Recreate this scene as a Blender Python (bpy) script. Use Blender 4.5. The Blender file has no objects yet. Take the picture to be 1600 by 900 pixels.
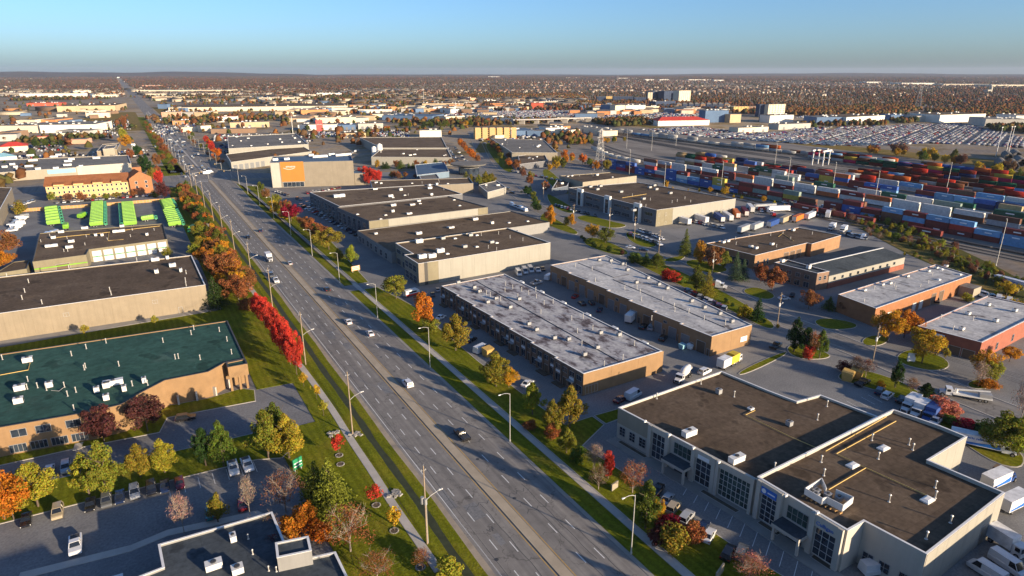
import bpy, bmesh, math, random
import numpy as np
from mathutils import Vector, Matrix
R = math.radians
HAZE = 2.6e-5
rnd = random.Random(7)
SC = bpy.context.scene
COL = SC.collection
# ---------------------------------------------------------------- camera, sky, sun, exposure
# survey frame in metres: +Y runs along the main road, +X is to its right, the drone hovers over (0, 0)
cam_d = bpy.data.cameras.new('camera')
cam = bpy.data.objects.new('camera', cam_d); COL.objects.link(cam)
cam.location = (0, 0, 85)
cam.rotation_euler = (R(90 - 18.675), 0, R(-30.63))
cam_d.sensor_width = 36; cam_d.lens = 22.5
cam_d.clip_start = 1; cam_d.clip_end = 60000
SC.camera = cam
SUN_EL, SUN_AZ = R(12.3), R(157.5)          # azimuth clockwise from +Y
w = bpy.data.worlds.new('World'); SC.world = w; w.use_nodes = True
nt = w.node_tree; nt.nodes.clear()
sky = nt.nodes.new('ShaderNodeTexSky'); sky.sky_type = 'NISHITA'; sky.sun_disc = False
sky.sun_elevation = SUN_EL; sky.sun_rotation = SUN_AZ
sky.altitude = 200; sky.air_density = 0.8; sky.dust_density = 1.3; sky.ozone_density = 4.5
bg = nt.nodes.new('ShaderNodeBackground'); bg.inputs[1].default_value = 0.098
wo = nt.nodes.new('ShaderNodeOutputWorld')
nt.links.new(sky.outputs[0], bg.inputs[0]); nt.links.new(bg.outputs[0], wo.inputs[0])
sun_d = bpy.data.lights.new('sun', 'SUN'); sun_d.energy = 5.0; sun_d.angle = R(0.5); sun_d.color = (1, .80, .56)
sun = bpy.data.objects.new('sun', sun_d); COL.objects.link(sun)
SV = Vector((math.sin(SUN_AZ) * math.cos(SUN_EL), math.cos(SUN_AZ) * math.cos(SUN_EL), math.sin(SUN_EL)))
sun.rotation_euler = SV.to_track_quat('Z', 'Y').to_euler()
sun.location = SV * 500
SC.view_settings.view_transform = 'Standard'; SC.view_settings.look = 'None'
SC.view_settings.exposure = 1.12; SC.view_settings.gamma = 1; SC.view_settings.use_curve_mapping = False

# ---------------------------------------------------------------- materials
MATS = {}
def _noise(nt, scale, detail=5, rough=.6, vec=None, stretch=None):
    n = nt.nodes.new('ShaderNodeTexNoise'); n.inputs['Scale'].default_value = scale
    n.inputs['Detail'].default_value = detail; n.inputs['Roughness'].default_value = rough
    g = nt.nodes.new('ShaderNodeNewGeometry'); src = g.outputs['Position']
    if stretch:
        m = nt.nodes.new('ShaderNodeMapping'); m.inputs['Scale'].default_value = stretch
        nt.links.new(src, m.inputs[0]); src = m.outputs[0]
    nt.links.new(src, n.inputs['Vector'])
    return n.outputs['Fac']
def _ramp(nt, fac, stops):
    r = nt.nodes.new('ShaderNodeValToRGB'); nt.links.new(fac, r.inputs[0])
    e = r.color_ramp.elements
    e[0].position, e[0].color = stops[0][0], (*stops[0][1], 1); e[1].position, e[1].color = stops[-1][0], (*stops[-1][1], 1)
    for p, c in stops[1:-1]:
        x = e.new(p); x.color = (*c, 1)
    return r.outputs[0]
def _mix(nt, fac, a, b, mode='MIX'):
    m = nt.nodes.new('ShaderNodeMix'); m.data_type = 'RGBA'; m.blend_type = mode
    if isinstance(fac, float): m.inputs[0].default_value = fac
    else: nt.links.new(fac, m.inputs[0])
    for i, c in ((6, a), (7, b)):
        if isinstance(c, tuple): m.inputs[i].default_value = (*c, 1)
        else: nt.links.new(c, m.inputs[i])
    return m.outputs[2]
def newmat(name, rough=.8, metal=0, spec=.3):
    m = bpy.data.materials.new(name); m.use_nodes = True; nt = m.node_tree
    b = nt.nodes['Principled BSDF']; b.inputs['Roughness'].default_value = rough; b.inputs['Metallic'].default_value = metal
    b.inputs['Specular IOR Level'].default_value = spec
    MATS[name] = m
    return m, nt, b
def dim(c, k): return tuple(x * k for x in c)
def mat(name, c, var=.25, scale=.5, rough=.85, metal=0, spec=.3, fine=6., bump=0):
    m, nt, b = newmat(name, rough, metal, spec)
    n1 = _noise(nt, scale); n2 = _noise(nt, fine, 3)
    a = _ramp(nt, n1, [(.3, dim(c, 1 - var)), (.7, dim(c, 1 + var))])
    a = _mix(nt, .35, a, _mix(nt, n2, dim(c, 1 - var), dim(c, 1 + var)))
    if name.startswith(('wall_', 'brick_', 'stucco')) and name != 'wall_paint':
        st = _ramp(nt, _noise(nt, 1.1, 5, .7, stretch=(1, 1, .07)), [(.3, (.91,) * 3), (.55, (1.0,) * 3), (.75, (1.03,) * 3)] if name.startswith('wall_') else [(.25, (.95,) * 3), (.7, (1.02,) * 3)])
        a = _mix(nt, 1., a, st, 'MULTIPLY')
    nt.links.new(a, b.inputs['Base Color'])
    if bump:
        bp = nt.nodes.new('ShaderNodeBump'); bp.inputs['Strength'].default_value = bump; bp.inputs['Distance'].default_value = .05
        nt.links.new(n2, bp.inputs['Height']); nt.links.new(bp.outputs[0], b.inputs['Normal'])
    return m
def mat_patch(name, stops, scale, fine=3., rough=.9, stretch=None, detail=8):
    m, nt, b = newmat(name, rough, spec=.06)
    a = _ramp(nt, _noise(nt, scale, detail, .65, stretch=stretch), stops)
    f = _ramp(nt, _noise(nt, fine, 4), [(.3, (.75,) * 3), (.7, (1.2,) * 3)])
    a = _mix(nt, 1.0, a, f, 'MULTIPLY')
    if name.startswith('roof_') and name not in ('roof_terracotta',):
        br = nt.nodes.new('ShaderNodeTexBrick'); br.inputs['Scale'].default_value = .1; br.inputs['Mortar Size'].default_value = .004; br.inputs['Brick Width'].default_value = 1.3; br.inputs['Row Height'].default_value = .25
        for i, c in ((1, (1, 1, 1, 1)), (2, (.93, .93, .94, 1)), (3, (.72, .72, .72, 1))): br.inputs[i].default_value = c
        g = nt.nodes.new('ShaderNodeNewGeometry'); nt.links.new(g.outputs['Position'], br.inputs['Vector']); a = _mix(nt, 1., a, br.outputs['Color'], 'MULTIPLY')
        pd = _ramp(nt, _noise(nt, .16, 3, .5, stretch=(1, .8, 1)), [(.34, (.68,) * 3), (.40, (1.12,) * 3), (.44, (1.,) * 3), (.66, (1.,) * 3), (.72, (1.16, 1.12, 1.06))]); a = _mix(nt, 1., a, pd, 'MULTIPLY')
    nt.links.new(a, b.inputs['Base Color'])
    return m
def mat_obj(name, rough=.35, coat=0., var=.12, scale=1.5, metal=0, spec=.5):
    """paint whose colour is the colour of the object that wears it"""
    m, nt, b = newmat(name, rough, metal, spec)
    oi = nt.nodes.new('ShaderNodeObjectInfo')
    f = _ramp(nt, _noise(nt, scale, 4), [(.3, (1 - var,) * 3), (.7, (1 + var,) * 3)])
    nt.links.new(_mix(nt, 1.0, oi.outputs['Color'], f, 'MULTIPLY'), b.inputs['Base Color'])
    b.inputs['Coat Weight'].default_value = coat
    return m
def mat_leaf(name, objcol=True, rough=.7):
    m, nt, b = newmat(name, rough, spec=.06)
    at = nt.nodes.new('ShaderNodeAttribute'); at.attribute_name = 'Col'
    if objcol:
        oi = nt.nodes.new('ShaderNodeObjectInfo'); c = _mix(nt, 1.0, oi.outputs['Color'], at.outputs['Color'], 'MULTIPLY')
    else: c = at.outputs['Color']
    nt.links.new(c, b.inputs['Base Color'])
    tr = nt.nodes.new('ShaderNodeBsdfTranslucent'); nt.links.new(c, tr.inputs[0])
    mx = nt.nodes.new('ShaderNodeMixShader'); mx.inputs[0].default_value = .3
    nt.links.new(b.outputs[0], mx.inputs[1]); nt.links.new(tr.outputs[0], mx.inputs[2])
    nt.links.new(mx.outputs[0], nt.nodes['Material Output'].inputs[0])
    return m
mat_patch('ground', [(.28, (.085, .080, .030)), (.38, (.21, .16, .085)), (.46, (.32, .26, .185)), (.53, (.24, .215, .185)), (.60, (.30, .22, .13)), (.70, (.12, .10, .04))], .013, .3)
def far_fields():
    m = MATS['ground']; nt = m.node_tree; b = nt.nodes['Principled BSDF']; src = b.inputs['Base Color'].links[0].from_socket
    f = _ramp(nt, _noise(nt, .0011, 4, .6), [(.40, (.72, .70, .72)), (.52, (1., 1., 1.)), (.60, (1.3, 1.2, 1.0))]); nt.links.new(_mix(nt, 1., src, f, 'MULTIPLY'), b.inputs['Base Color'])
far_fields()
mat_patch('yard_ballast', [(.3, (.11, .10, .09)), (.5, (.20, .18, .16)), (.7, (.28, .26, .23))], .05, 2., stretch=(1, .25, 1))
mat_patch('asphalt', [(.25, (.14, .14, .142)), (.5, (.20, .197, .193)), (.75, (.255, .248, .238))], .06, 2.5)
mat_patch('asphalt_dark', [(.3, (.135, .135, .14)), (.55, (.19, .19, .192)), (.8, (.24, .237, .232))], .07, 2.)
mat('concrete', (.40, .37, .33), .18, .3, .85)
mat('concrete_dark', (.26, .245, .22), .2, .3, .9)
mat('gravel', (.30, .25, .19), .3, .4, .95)
mat('paint_white', (.62, .62, .60), .2, 1.5, .7)
mat('paint_yellow', (.42, .27, .08), .2, 1.5, .7)
def road_mat():
    m, nt, b = newmat('road', .85, spec=.12)
    a = _ramp(nt, _noise(nt, 1., 4, .6, stretch=(.55, .012, 1)), [(.3, (.145, .137, .13)), (.5, (.195, .183, .17)), (.7, (.26, .243, .22))])
    f = _ramp(nt, _noise(nt, .35, 8, .7), [(.3, (.82,) * 3), (.7, (1.15,) * 3)])
    a = _mix(nt, 1., a, f, 'MULTIPLY')
    v = nt.nodes.new('ShaderNodeTexVoronoi'); v.feature = 'DISTANCE_TO_EDGE'; v.inputs['Scale'].default_value = .14
    g = nt.nodes.new('ShaderNodeNewGeometry'); mp = nt.nodes.new('ShaderNodeMapping'); mp.inputs['Scale'].default_value = (1, .7, 1)
    n = nt.nodes.new('ShaderNodeTexNoise'); n.inputs['Scale'].default_value = .6; n.inputs['Detail'].default_value = 4
    nt.links.new(g.outputs['Position'], n.inputs['Vector'])
    ad = nt.nodes.new('ShaderNodeMix'); ad.data_type = 'VECTOR'; ad.inputs[0].default_value = .6
    sc = nt.nodes.new('ShaderNodeVectorMath'); sc.operation = 'MULTIPLY_ADD'; sc.inputs[1].default_value = (5, 5, 0)
    nt.links.new(n.outputs['Color'], sc.inputs[0]); nt.links.new(g.outputs['Position'], sc.inputs[2])
    nt.links.new(sc.outputs[0], mp.inputs[0]); nt.links.new(mp.outputs[0], v.inputs['Vector'])
    k = _ramp(nt, v.outputs['Distance'], [(.002, (.62,) * 3), (.010, (1,) * 3)])
    nt.links.new(_mix(nt, 1., a, k, 'MULTIPLY'), b.inputs['Base Color'])
road_mat()
def grass_mat(name, c1, c2, c3, stripe=False):
    m, nt, b = newmat(name, .95, spec=.02)
    a = _ramp(nt, _noise(nt, .09, 7, .65), [(.28, c1), (.5, c2), (.72, c3)])
    f = _ramp(nt, _noise(nt, 1.7, 5, .7), [(.3, (.6,) * 3), (.7, (1.4,) * 3)])
    a = _mix(nt, 1., a, f, 'MULTIPLY')
    lit = _ramp(nt, _noise(nt, 5.5, 3, .8), [(.64, (0, 0, 0)), (.70, (1, 1, 1))]); lp = _ramp(nt, _noise(nt, .06, 4), [(.45, (0, 0, 0)), (.6, (1, 1, 1))])
    a = _mix(nt, _mix(nt, 1., lit, lp, 'MULTIPLY'), a, (.22, .10, .03))
    if stripe:
        wv = nt.nodes.new('ShaderNodeTexWave'); wv.inputs['Scale'].default_value = .17; wv.inputs['Distortion'].default_value = 1.2
        g = nt.nodes.new('ShaderNodeNewGeometry'); nt.links.new(g.outputs['Position'], wv.inputs['Vector'])
        a = _mix(nt, 1., a, _ramp(nt, wv.outputs['Fac'], [(.2, (.9,) * 3), (.8, (1.1,) * 3)]), 'MULTIPLY')
    nt.links.new(a, b.inputs['Base Color'])
    bp = nt.nodes.new('ShaderNodeBump'); bp.inputs['Strength'].default_value = .8; bp.inputs['Distance'].default_value = .12
    nt.links.new(_noise(nt, 3., 4), bp.inputs['Height']); nt.links.new(bp.outputs[0], b.inputs['Normal'])
grass_mat('grass', (.085, .105, .009), (.13, .14, .010), (.20, .165, .022), True)
grass_mat('grass_dry', (.10, .10, .022), (.19, .14, .045), (.26, .16, .06))
grass_mat('weeds', (.05, .06, .018), (.09, .085, .025), (.15, .12, .045))
mat('ditch_shade', (.035, .042, .02), .4, .6)  # dark tone paints the bank's shade into the ditch bed
mat('median_concrete', (.36, .30, .22), .2, .3)
mat('soil', (.10, .075, .05), .35, .8, .95)
mat_patch('roof_brown', [(.25, (.088, .064, .043)), (.5, (.135, .098, .066)), (.75, (.185, .14, .097))], .07, 1.2)
mat_patch('roof_dark', [(.25, (.072, .053, .036)), (.5, (.112, .081, .056)), (.75, (.16, .12, .084))], .08, 1.)
mat_patch('roof_slate', [(.3, (.045, .055, .065)), (.7, (.075, .088, .098))], .1, 1.)
mat_patch('roof_grey', [(.25, (.13, .125, .115)), (.6, (.20, .19, .175)), (.8, (.26, .25, .22))], .04, .8)
mat_patch('roof_green', [(.22, (.045, .055, .048)), (.42, (.034, .082, .066)), (.6, (.042, .10, .08)), (.8, (.085, .13, .11))], .06, .6)
mat_patch('roof_white', [(.20, (.05, .042, .042)), (.335, (.16, .145, .14)), (.39, (.36, .355, .355)), (.6, (.50, .49, .47)), (.8, (.62, .60, .56))], .22, .9, stretch=(1, .6, 1))
mat_patch('roof_white_stain', [(.30, (.045, .036, .036)), (.42, (.14, .12, .125)), (.48, (.32, .31, .32)), (.62, (.47, .46, .44)), (.8, (.60, .58, .54))], .30, .9, stretch=(1, .5, 1))
mat_patch('roof_terracotta', [(.3, (.22, .085, .038)), (.7, (.32, .13, .058))], .2, 2.)
mat('roof_red', (.50, .045, .03), .2, .3); mat('roof_blue', (.06, .11, .18), .2, .1); mat('roof_sky', (.22, .42, .50), .15, .2)
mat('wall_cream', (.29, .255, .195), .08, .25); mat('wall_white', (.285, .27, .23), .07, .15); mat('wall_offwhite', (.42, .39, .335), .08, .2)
mat('wall_taupe', (.235, .20, .15), .12, .25); mat('wall_tan', (.245, .20, .14), .12, .3); mat('wall_grey', (.24, .235, .225), .12, .3)
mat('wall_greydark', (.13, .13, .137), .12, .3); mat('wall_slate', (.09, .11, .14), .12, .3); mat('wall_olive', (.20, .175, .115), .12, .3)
mat('wall_bluegrey', (.15, .21, .27), .1, .1)
mat('brick_tan', (.27, .155, .08), .2, .6, fine=9); mat('brick_orange', (.29, .125, .055), .2, .6, fine=9); mat('brick_red', (.26, .088, .055), .22, .6, fine=9)
mat('brick_brown', (.20, .125, .085), .25, .6, fine=9); mat('brick_peach', (.245, .15, .074), .16, .4)
mat('orange_panel', (.40, .175, .035), .06, .2, .5)
mat('stucco_yellow', (.55, .37, .17), .12, .4)
mat('cap_white', (.66, .65, .63), .1, 1., .5); mat('cap_dark', (.06, .055, .05), .1, 1., .6); mat('cap_blue', (.10, .16, .26), .1, 1., .5)
mat('metal_white', (.62, .61, .58), .12, 1., .45, spec=.5); mat('metal_grey', (.34, .34, .34), .18, 1., .4, .3)
mat('metal_dark', (.05, .05, .052), .2, 1., .5); mat('galvanised', (.48, .46, .42), .15, 2., .45, .4)
mat('wood_pole', (.24, .185, .13), .25, 2., .9); mat('pipe_yellow', (.52, .36, .12), .2, 2., .7); mat('timber', (.42, .24, .09), .2, 1., .8)
mat('door_white', (.58, .565, .53), .08, .8, .5); mat('door_brown', (.11, .075, .05), .15, .8, .6); mat('door_grey', (.17, .175, .18), .12, .8, .5)
mat('green_bright', (.165, .35, .028), .2, .6, .5); mat('green_band', (.02, .20, .09), .12, .6, .5)
mat('sign_blue', (.02, .13, .46), .08, 1., .4); mat('sign_white', (.72, .72, .72), .06, 1., .4); mat('sign_red', (.55, .03, .025), .08, 1., .4)
mat('tyre', (.015, .015, .016), .2, 4., .9); mat('rim', (.35, .35, .36), .15, 4., .3, .7)
mat('lamp_clear', (.62, .62, .6), .1, 4., .15, spec=.8); mat('lamp_red', (.35, .012, .01), .1, 4., .2, spec=.8)
mat('bark', (.10, .075, .055), .35, 3., .95); mat('bark_pale', (.26, .21, .17), .3, 3., .95)
mat('rail', (.16, .12, .09), .25, 1., .5, .6); mat('red_dirt', (.22, .10, .05), .3, .6)
mat_obj('car_paint', .22, .6, .06, 1.); mat_obj('dull_paint', .6, 0, .22, .7); mat_obj('wall_paint', .85, 0, .10, .1, spec=.2)
mat_leaf('leaf'); mat_leaf('far_mass', False, .95)
def glass_mat():
    m, nt, b = newmat('glass', .06, 0, .9)
    a = _ramp(nt, _noise(nt, .35, 3), [(.35, (.010, .014, .022)), (.65, (.035, .048, .066))])
    nt.links.new(a, b.inputs['Base Color'])
    m, nt, b = newmat('glass_car', .08, 0, .8); b.inputs['Base Color'].default_value = (.012, .015, .02, 1)
    m, nt, b = newmat('glass_green', .06, 0, .9)
    a = _ramp(nt, _noise(nt, .5, 3), [(.35, (.012, .028, .026)), (.65, (.05, .085, .075))])
    nt.links.new(a, b.inputs['Base Color'])
glass_mat()
def container_mat():
    m, nt, b = newmat('container_paint', .55)
    oi = nt.nodes.new('ShaderNodeObjectInfo')
    f = _ramp(nt, _noise(nt, .7, 5), [(.3, (.78,) * 3), (.7, (1.15,) * 3)])
    c = _mix(nt, 1., oi.outputs['Color'], f, 'MULTIPLY')
    nt.links.new(c, b.inputs['Base Color'])
    wv = nt.nodes.new('ShaderNodeTexWave'); wv.bands_direction = 'Y'; wv.inputs['Scale'].default_value = 1.1
    tc = nt.nodes.new('ShaderNodeTexCoord'); nt.links.new(tc.outputs['Object'], wv.inputs['Vector'])
    bp = nt.nodes.new('ShaderNodeBump'); bp.inputs['Strength'].default_value = .5; bp.inputs['Distance'].default_value = .04
    nt.links.new(wv.outputs['Fac'], bp.inputs['Height']); nt.links.new(bp.outputs[0], b.inputs['Normal'])
container_mat()

# ---------------------------------------------------------------- mesh helpers
class MB:
    def __init__(s): s.v = []; s.f = []; s.m = []
    def add(s, vs, fs, m=0):
        o = len(s.v); s.v += [tuple(v) for v in vs]
        for f in fs: s.f.append(tuple(i + o for i in f)); s.m.append(m)
        return s
    def box(s, x0, x1, y0, y1, z0, z1, m=0, mt=None):
        vs = [(x0, y0, z0), (x1, y0, z0), (x1, y1, z0), (x0, y1, z0), (x0, y0, z1), (x1, y0, z1), (x1, y1, z1), (x0, y1, z1)]
        s.add(vs, [(3, 2, 1, 0), (0, 1, 5, 4), (1, 2, 6, 5), (2, 3, 7, 6), (3, 0, 4, 7)], m)
        o = len(s.v) - 8; s.f.append((o + 4, o + 5, o + 6, o + 7)); s.m.append(m if mt is None else mt)
        return s
    def prism(s, poly, z0, z1, m=0, mt=None, bottom=False):
        n = len(poly); vs = [(x, y, z0) for x, y in poly] + [(x, y, z1) for x, y in poly]
        s.add(vs, [(i, (i + 1) % n, n + (i + 1) % n, n + i) for i in range(n)], m)
        o = len(s.v) - 2 * n; s.f.append(tuple(o + n + i for i in range(n))); s.m.append(m if mt is None else mt)
        if bottom: s.f.append(tuple(o + i for i in reversed(range(n)))); s.m.append(m)
        return s
    def tube(s, pts, r, n=6, m=0, r2=None):
        pts = [Vector(p) for p in pts]; k = len(pts); vs = []
        for i, p in enumerate(pts):
            d = (pts[min(i + 1, k - 1)] - pts[max(i - 1, 0)]).normalized()
            u = d.orthogonal().normalized(); q = d.cross(u)
            rr = r if r2 is None else r + (r2 - r) * i / (k - 1)
            vs += [p + (u * math.cos(a) + q * math.sin(a)) * rr for a in (2 * math.pi * j / n for j in range(n))]
        fs = [(i * n + j, i * n + (j + 1) % n, (i + 1) * n + (j + 1) % n, (i + 1) * n + j) for i in range(k - 1) for j in range(n)]
        fs += [tuple(reversed(range(n))), tuple((k - 1) * n + j for j in range(n))]
        return s.add(vs, fs, m)
    def loft(s, rings, m=0, cap=True, closed=True):
        n = len(rings[0]); vs = [p for r in rings for p in r]
        fs = [(i * n + j, i * n + (j + 1) % n, (i + 1) * n + (j + 1) % n, (i + 1) * n + j) for i in range(len(rings) - 1) for j in range(n)]
        if cap: fs += [tuple(reversed(range(n))), tuple((len(rings) - 1) * n + j for j in range(n))]
        return s.add(vs, fs, m)
    def disc_y(s, cx, cy, cz, r, wd, n=10, m=0):        # wheel-like drum, axis along x
        vs = []
        for x in (cx - wd / 2, cx + wd / 2):
            vs += [(x, cy + r * math.cos(2 * math.pi * j / n), cz + r * math.sin(2 * math.pi * j / n)) for j in range(n)]
        fs = [(j, (j + 1) % n, n + (j + 1) % n, n + j) for j in range(n)] + [tuple(reversed(range(n))), tuple(n + j for j in range(n))]
        return s.add(vs, fs, m)
    def mesh(s, name, mats, smooth=False, fix=True):
        me = bpy.data.meshes.new(name); me.from_pydata(s.v, [], s.f)
        for x in ([mats] if isinstance(mats, str) else mats): me.materials.append(MATS[x])
        me.polygons.foreach_set('material_index', s.m)
        if smooth: me.polygons.foreach_set('use_smooth', [True] * len(s.f))
        if fix:
            bm = bmesh.new(); bm.from_mesh(me); bmesh.ops.recalc_face_normals(bm, faces=bm.faces); bm.to_mesh(me); bm.free()
        me.update()
        return me
def link(name, data, parent=None, loc=(0, 0, 0), rz=0., sc=None, color=None):
    o = bpy.data.objects.new(name, data); COL.objects.link(o)
    o.location = loc
    if rz: o.rotation_euler = (0, 0, rz)
    if sc: o.scale = sc
    if parent: o.parent = parent
    if color: o.color = (*color, 1)
    return o
THINGS = []
def tag(o, label, cat, group=None):
    o['label'] = label; o['category'] = cat
    if group: o['group'] = group
    THINGS.append(o)
    return o
def thing(name, label, cat, loc, rz=0., group=None): return tag(link(name, None, None, loc, rz), label, cat, group)
def struct(name, me, kind='structure', **k):
    o = link(name, me, **k); o['kind'] = kind
    return o
def mesh_np(name, v, f, mats, col=None, smooth=False):
    me = bpy.data.meshes.new(name); k = f.shape[1]
    me.vertices.add(len(v)); me.vertices.foreach_set('co', v.astype(np.float32).ravel())
    me.loops.add(f.size); me.loops.foreach_set('vertex_index', f.astype(np.int32).ravel())
    me.polygons.add(len(f)); me.polygons.foreach_set('loop_start', np.arange(0, f.size, k, dtype=np.int32))
    for x in ([mats] if isinstance(mats, str) else mats): me.materials.append(MATS[x])
    if col is not None:
        a = me.color_attributes.new('Col', 'FLOAT_COLOR', 'POINT')
        a.data.foreach_set('color', np.c_[col, np.ones(len(v))].astype(np.float32).ravel())
    me.update(calc_edges=True); me.validate()
    return me
def area2(p): return sum(p[i][0] * p[(i + 1) % len(p)][1] - p[(i + 1) % len(p)][0] * p[i][1] for i in range(len(p)))
def inset(poly, d):
    n = len(poly); out = []
    for i in range(n):
        p0, p1, p2 = (Vector(poly[(i + k) % n]) for k in (-1, 0, 1))
        a = (p1 - p0).normalized(); b = (p2 - p1).normalized()
        na = Vector((-a.y, a.x)); nb = Vector((-b.y, b.x))
        k = 1 + na.dot(nb)
        out.append(tuple(p1 + (na + nb) * d / max(k, .3)))
    return out
def quad(p, q, r): return [p, q, r, (p[0] + r[0] - q[0], p[1] + r[1] - q[1])]      # SW, SE, NE -> fourth corner
def sheet(name, poly, z, m, kind='structure', parent=None, **k):
    b = MB(); b.add([(x, y, z) for x, y in poly], [tuple(range(len(poly)))])
    o = link(name, b.mesh(name, m, fix=False), parent)
    if area2(poly) < 0: o.data.flip_normals()
    if not parent: o['kind'] = kind
    return o
def slab(name, poly, z, m, parent=None):                 # a raised sheet with a kerb face
    if area2(poly) < 0: poly = poly[::-1]
    o = link(name, MB().prism(poly, 0, z).mesh(name, m), parent)
    if not parent: o['kind'] = 'structure'
    return o
def strip(pts, wd):                                       # polygon along a centre line
    L, Rr = [], []
    for i, p in enumerate(pts):
        a = Vector(pts[max(i - 1, 0)]); b = Vector(pts[min(i + 1, len(pts) - 1)]); d = (b - a).normalized(); n = Vector((-d.y, d.x)) * wd / 2
        L.append(tuple(Vector(p) + n)); Rr.append(tuple(Vector(p) - n))
    return Rr + L[::-1]
def smooth_line(pts, k=6):
    out = []; P = [Vector(p) for p in pts]
    for i in range(len(P) - 1):
        p0, p1, p2, p3 = P[max(i - 1, 0)], P[i], P[i + 1], P[min(i + 2, len(P) - 1)]
        for j in range(k):
            t = j / k
            out.append(tuple(.5 * (2 * p1 + (p2 - p0) * t + (2 * p0 - 5 * p1 + 4 * p2 - p3) * t * t + (3 * p1 - p0 - 3 * p2 + p3) * t ** 3)))
    return out + [tuple(P[-1])]
# ---------------------------------------------------------------- the setting: ground, roads, lots, lawns
def ground_mesh():
    rs = [0, 60, 150, 300, 600, 1200, 2400, 4800, 9000, 15500]; n = 96; b = MB(); vs = [(0, 0, -.02)]; fs = []
    for r in rs[1:]: vs += [(r * math.cos(2 * math.pi * j / n), r * math.sin(2 * math.pi * j / n), -.02) for j in range(n)]
    fs += [(0, 1 + j, 1 + (j + 1) % n) for j in range(n)]
    for i in range(len(rs) - 2):
        o = 1 + i * n; fs += [(o + j, o + n + j, o + n + (j + 1) % n, o + (j + 1) % n) for j in range(n)]
    return b.add(vs, fs).mesh('ground', 'ground', fix=False)
struct('ground', ground_mesh())
def hills(name, az0, az1, r0, hmax, seed, base):
    n = 90; rg = random.Random(seed); ph = [rg.uniform(0, 6.3) for _ in range(6)]; b = MB(); rings = []
    for i in range(n + 1):
        t = i / n; a = R(az0 + (az1 - az0) * t)
        h = base + hmax * max(0, math.sin(math.pi * min(1, max(0, t)))) ** .5 * (.72 + .16 * math.sin(5 * t + ph[0]) + .12 * math.sin(11 * t + ph[1]) + .05 * math.sin(29 * t + ph[2]) + .03 * math.sin(61 * t + ph[3]))
        rings.append([(r * math.sin(a), r * math.cos(a), z) for r, z in ((r0, -1), (r0 + 500, h * .55), (r0 + 1300, h), (r0 + 2600, h * .8), (r0 + 4500, -1))])
    k = 5; vs = [p for q in rings for p in q]
    b.add(vs, [(i * k + j, i * k + j + 1, (i + 1) * k + j + 1, (i + 1) * k + j) for i in range(n) for j in range(k - 1)])
    return struct(name, b.mesh(name, 'hill', True))
mat_patch('hill', [(.3, (.050, .045, .040)), (.5, (.075, .06, .045)), (.7, (.10, .085, .06))], .002, .02)
hills('hills', -28, 16, 11500, 135, 1, 4); hills('hills', 8, 46, 13200, 34, 2, 4); hills('hills', 38, 88, 12800, 72, 3, 4)
# paved areas, each a sheet a few millimetres over the one below
sheet('parking_lot', [(74, -60), (366, -60), (366, 60), (300, 108), (385, 245), (372, 520), (150, 560), (74, 560)], .0, 'asphalt')
sheet('parking_lot', [(-220, -60), (34, -60), (34, 590), (-220, 590)], .0, 'asphalt_dark')
sheet('rail_yard', [(366, -60), (366, 60), (345, 175), (387, 245), (372, 340), (378, 520), (560, 860), (700, 900), (712, 560), (690, 250), (700, -60)], .0, 'yard_ballast')
road = sheet('road', [(43.9, -60), (67.2, -60), (68.6, 480), (70.5, 560), (69, 640), (68, 8000), (43, 8000), (43.5, 640), (41, 560), (43.9, 470)], .012, 'road')
sheet('road', [(-420, 592), (20, 592), (44, 586), (44, 636), (20, 626), (-420, 626)], .008, 'road')
sheet('road', [(68, 584), (110, 566), (200, 560), (296, 545), (300, 566), (200, 584), (110, 592), (68, 634)], .008, 'road')
SIDE = smooth_line([(452.75, 882.06), (385.43, 739.01), (301.2, 557.97), (259.82, 449), (230.85, 364.24), (218.97, 309.35), (218.46, 260.6), (211.75, 214.35), (200.32, 168.9), (194.72, 142.5), (192.81, 109.62), (190.7, 87.89), (188.56, 71.63), (187.97, 58.02), (187, 30), (186, -40)])
sheet('road', strip(SIDE, 11), .012, 'road')
for s in (-5.9, 5.9):
    P2 = []
    for i, p in enumerate(SIDE):
        a = Vector(SIDE[max(i - 1, 0)]); b = Vector(SIDE[min(i + 1, len(SIDE) - 1)]); d = (b - a).normalized(); P2.append((p[0] + d.y * s, p[1] - d.x * s))
    slab('kerb', strip(P2, .35), .12, 'concrete')
# verge with the drainage ditch beside the main road
def verge(y0, y1):
    pr = [(36.9, .10), (38.5, .28), (39.5, -.01), (40.5, -.01), (41.6, .16), (42.6, .10), (43.2, 0)]
    b = MB(); n = 60; vs = []; rg = random.Random(5)
    for i in range(n + 1):
        y = y0 + (y1 - y0) * i / n; w1 = .15 * math.sin(y * .13); vs += [(x + w1, y, z * (1 + .3 * math.sin(y * .31 + x))) for x, z in pr]
    k = len(pr); b.add(vs, [(i * k + j, i * k + j + 1, (i + 1) * k + j + 1, (i + 1) * k + j) for i in range(n) for j in range(k - 1)])
    return b.mesh('verge', 'grass', True)
struct('verge', verge(-20, 560))
sheet('ditch_bed', [(38.9, -20), (41.0, -20), (41.0, 560), (38.9, 560)], .05, 'ditch_shade')
sheet('road_shoulder', [(42.6, -60), (44.3, -60), (44.1, 470), (41.6, 560), (40.0, 560), (42.3, 470)], .016, 'gravel')
slab('road_median', [(53.9, -60), (56.0, -60), (56.0, 584), (53.9, 584)], .14, 'median_concrete')
slab('road_median', [(54.2, 642), (55.8, 642), (55.8, 1700), (54.2, 1700)], .14, 'concrete')
slab('road_gutter', [(67.2, -60), (68.1, -60), (69.6, 480), (71.4, 555), (70.4, 555), (68.6, 480)], .07, 'concrete_dark')
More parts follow.
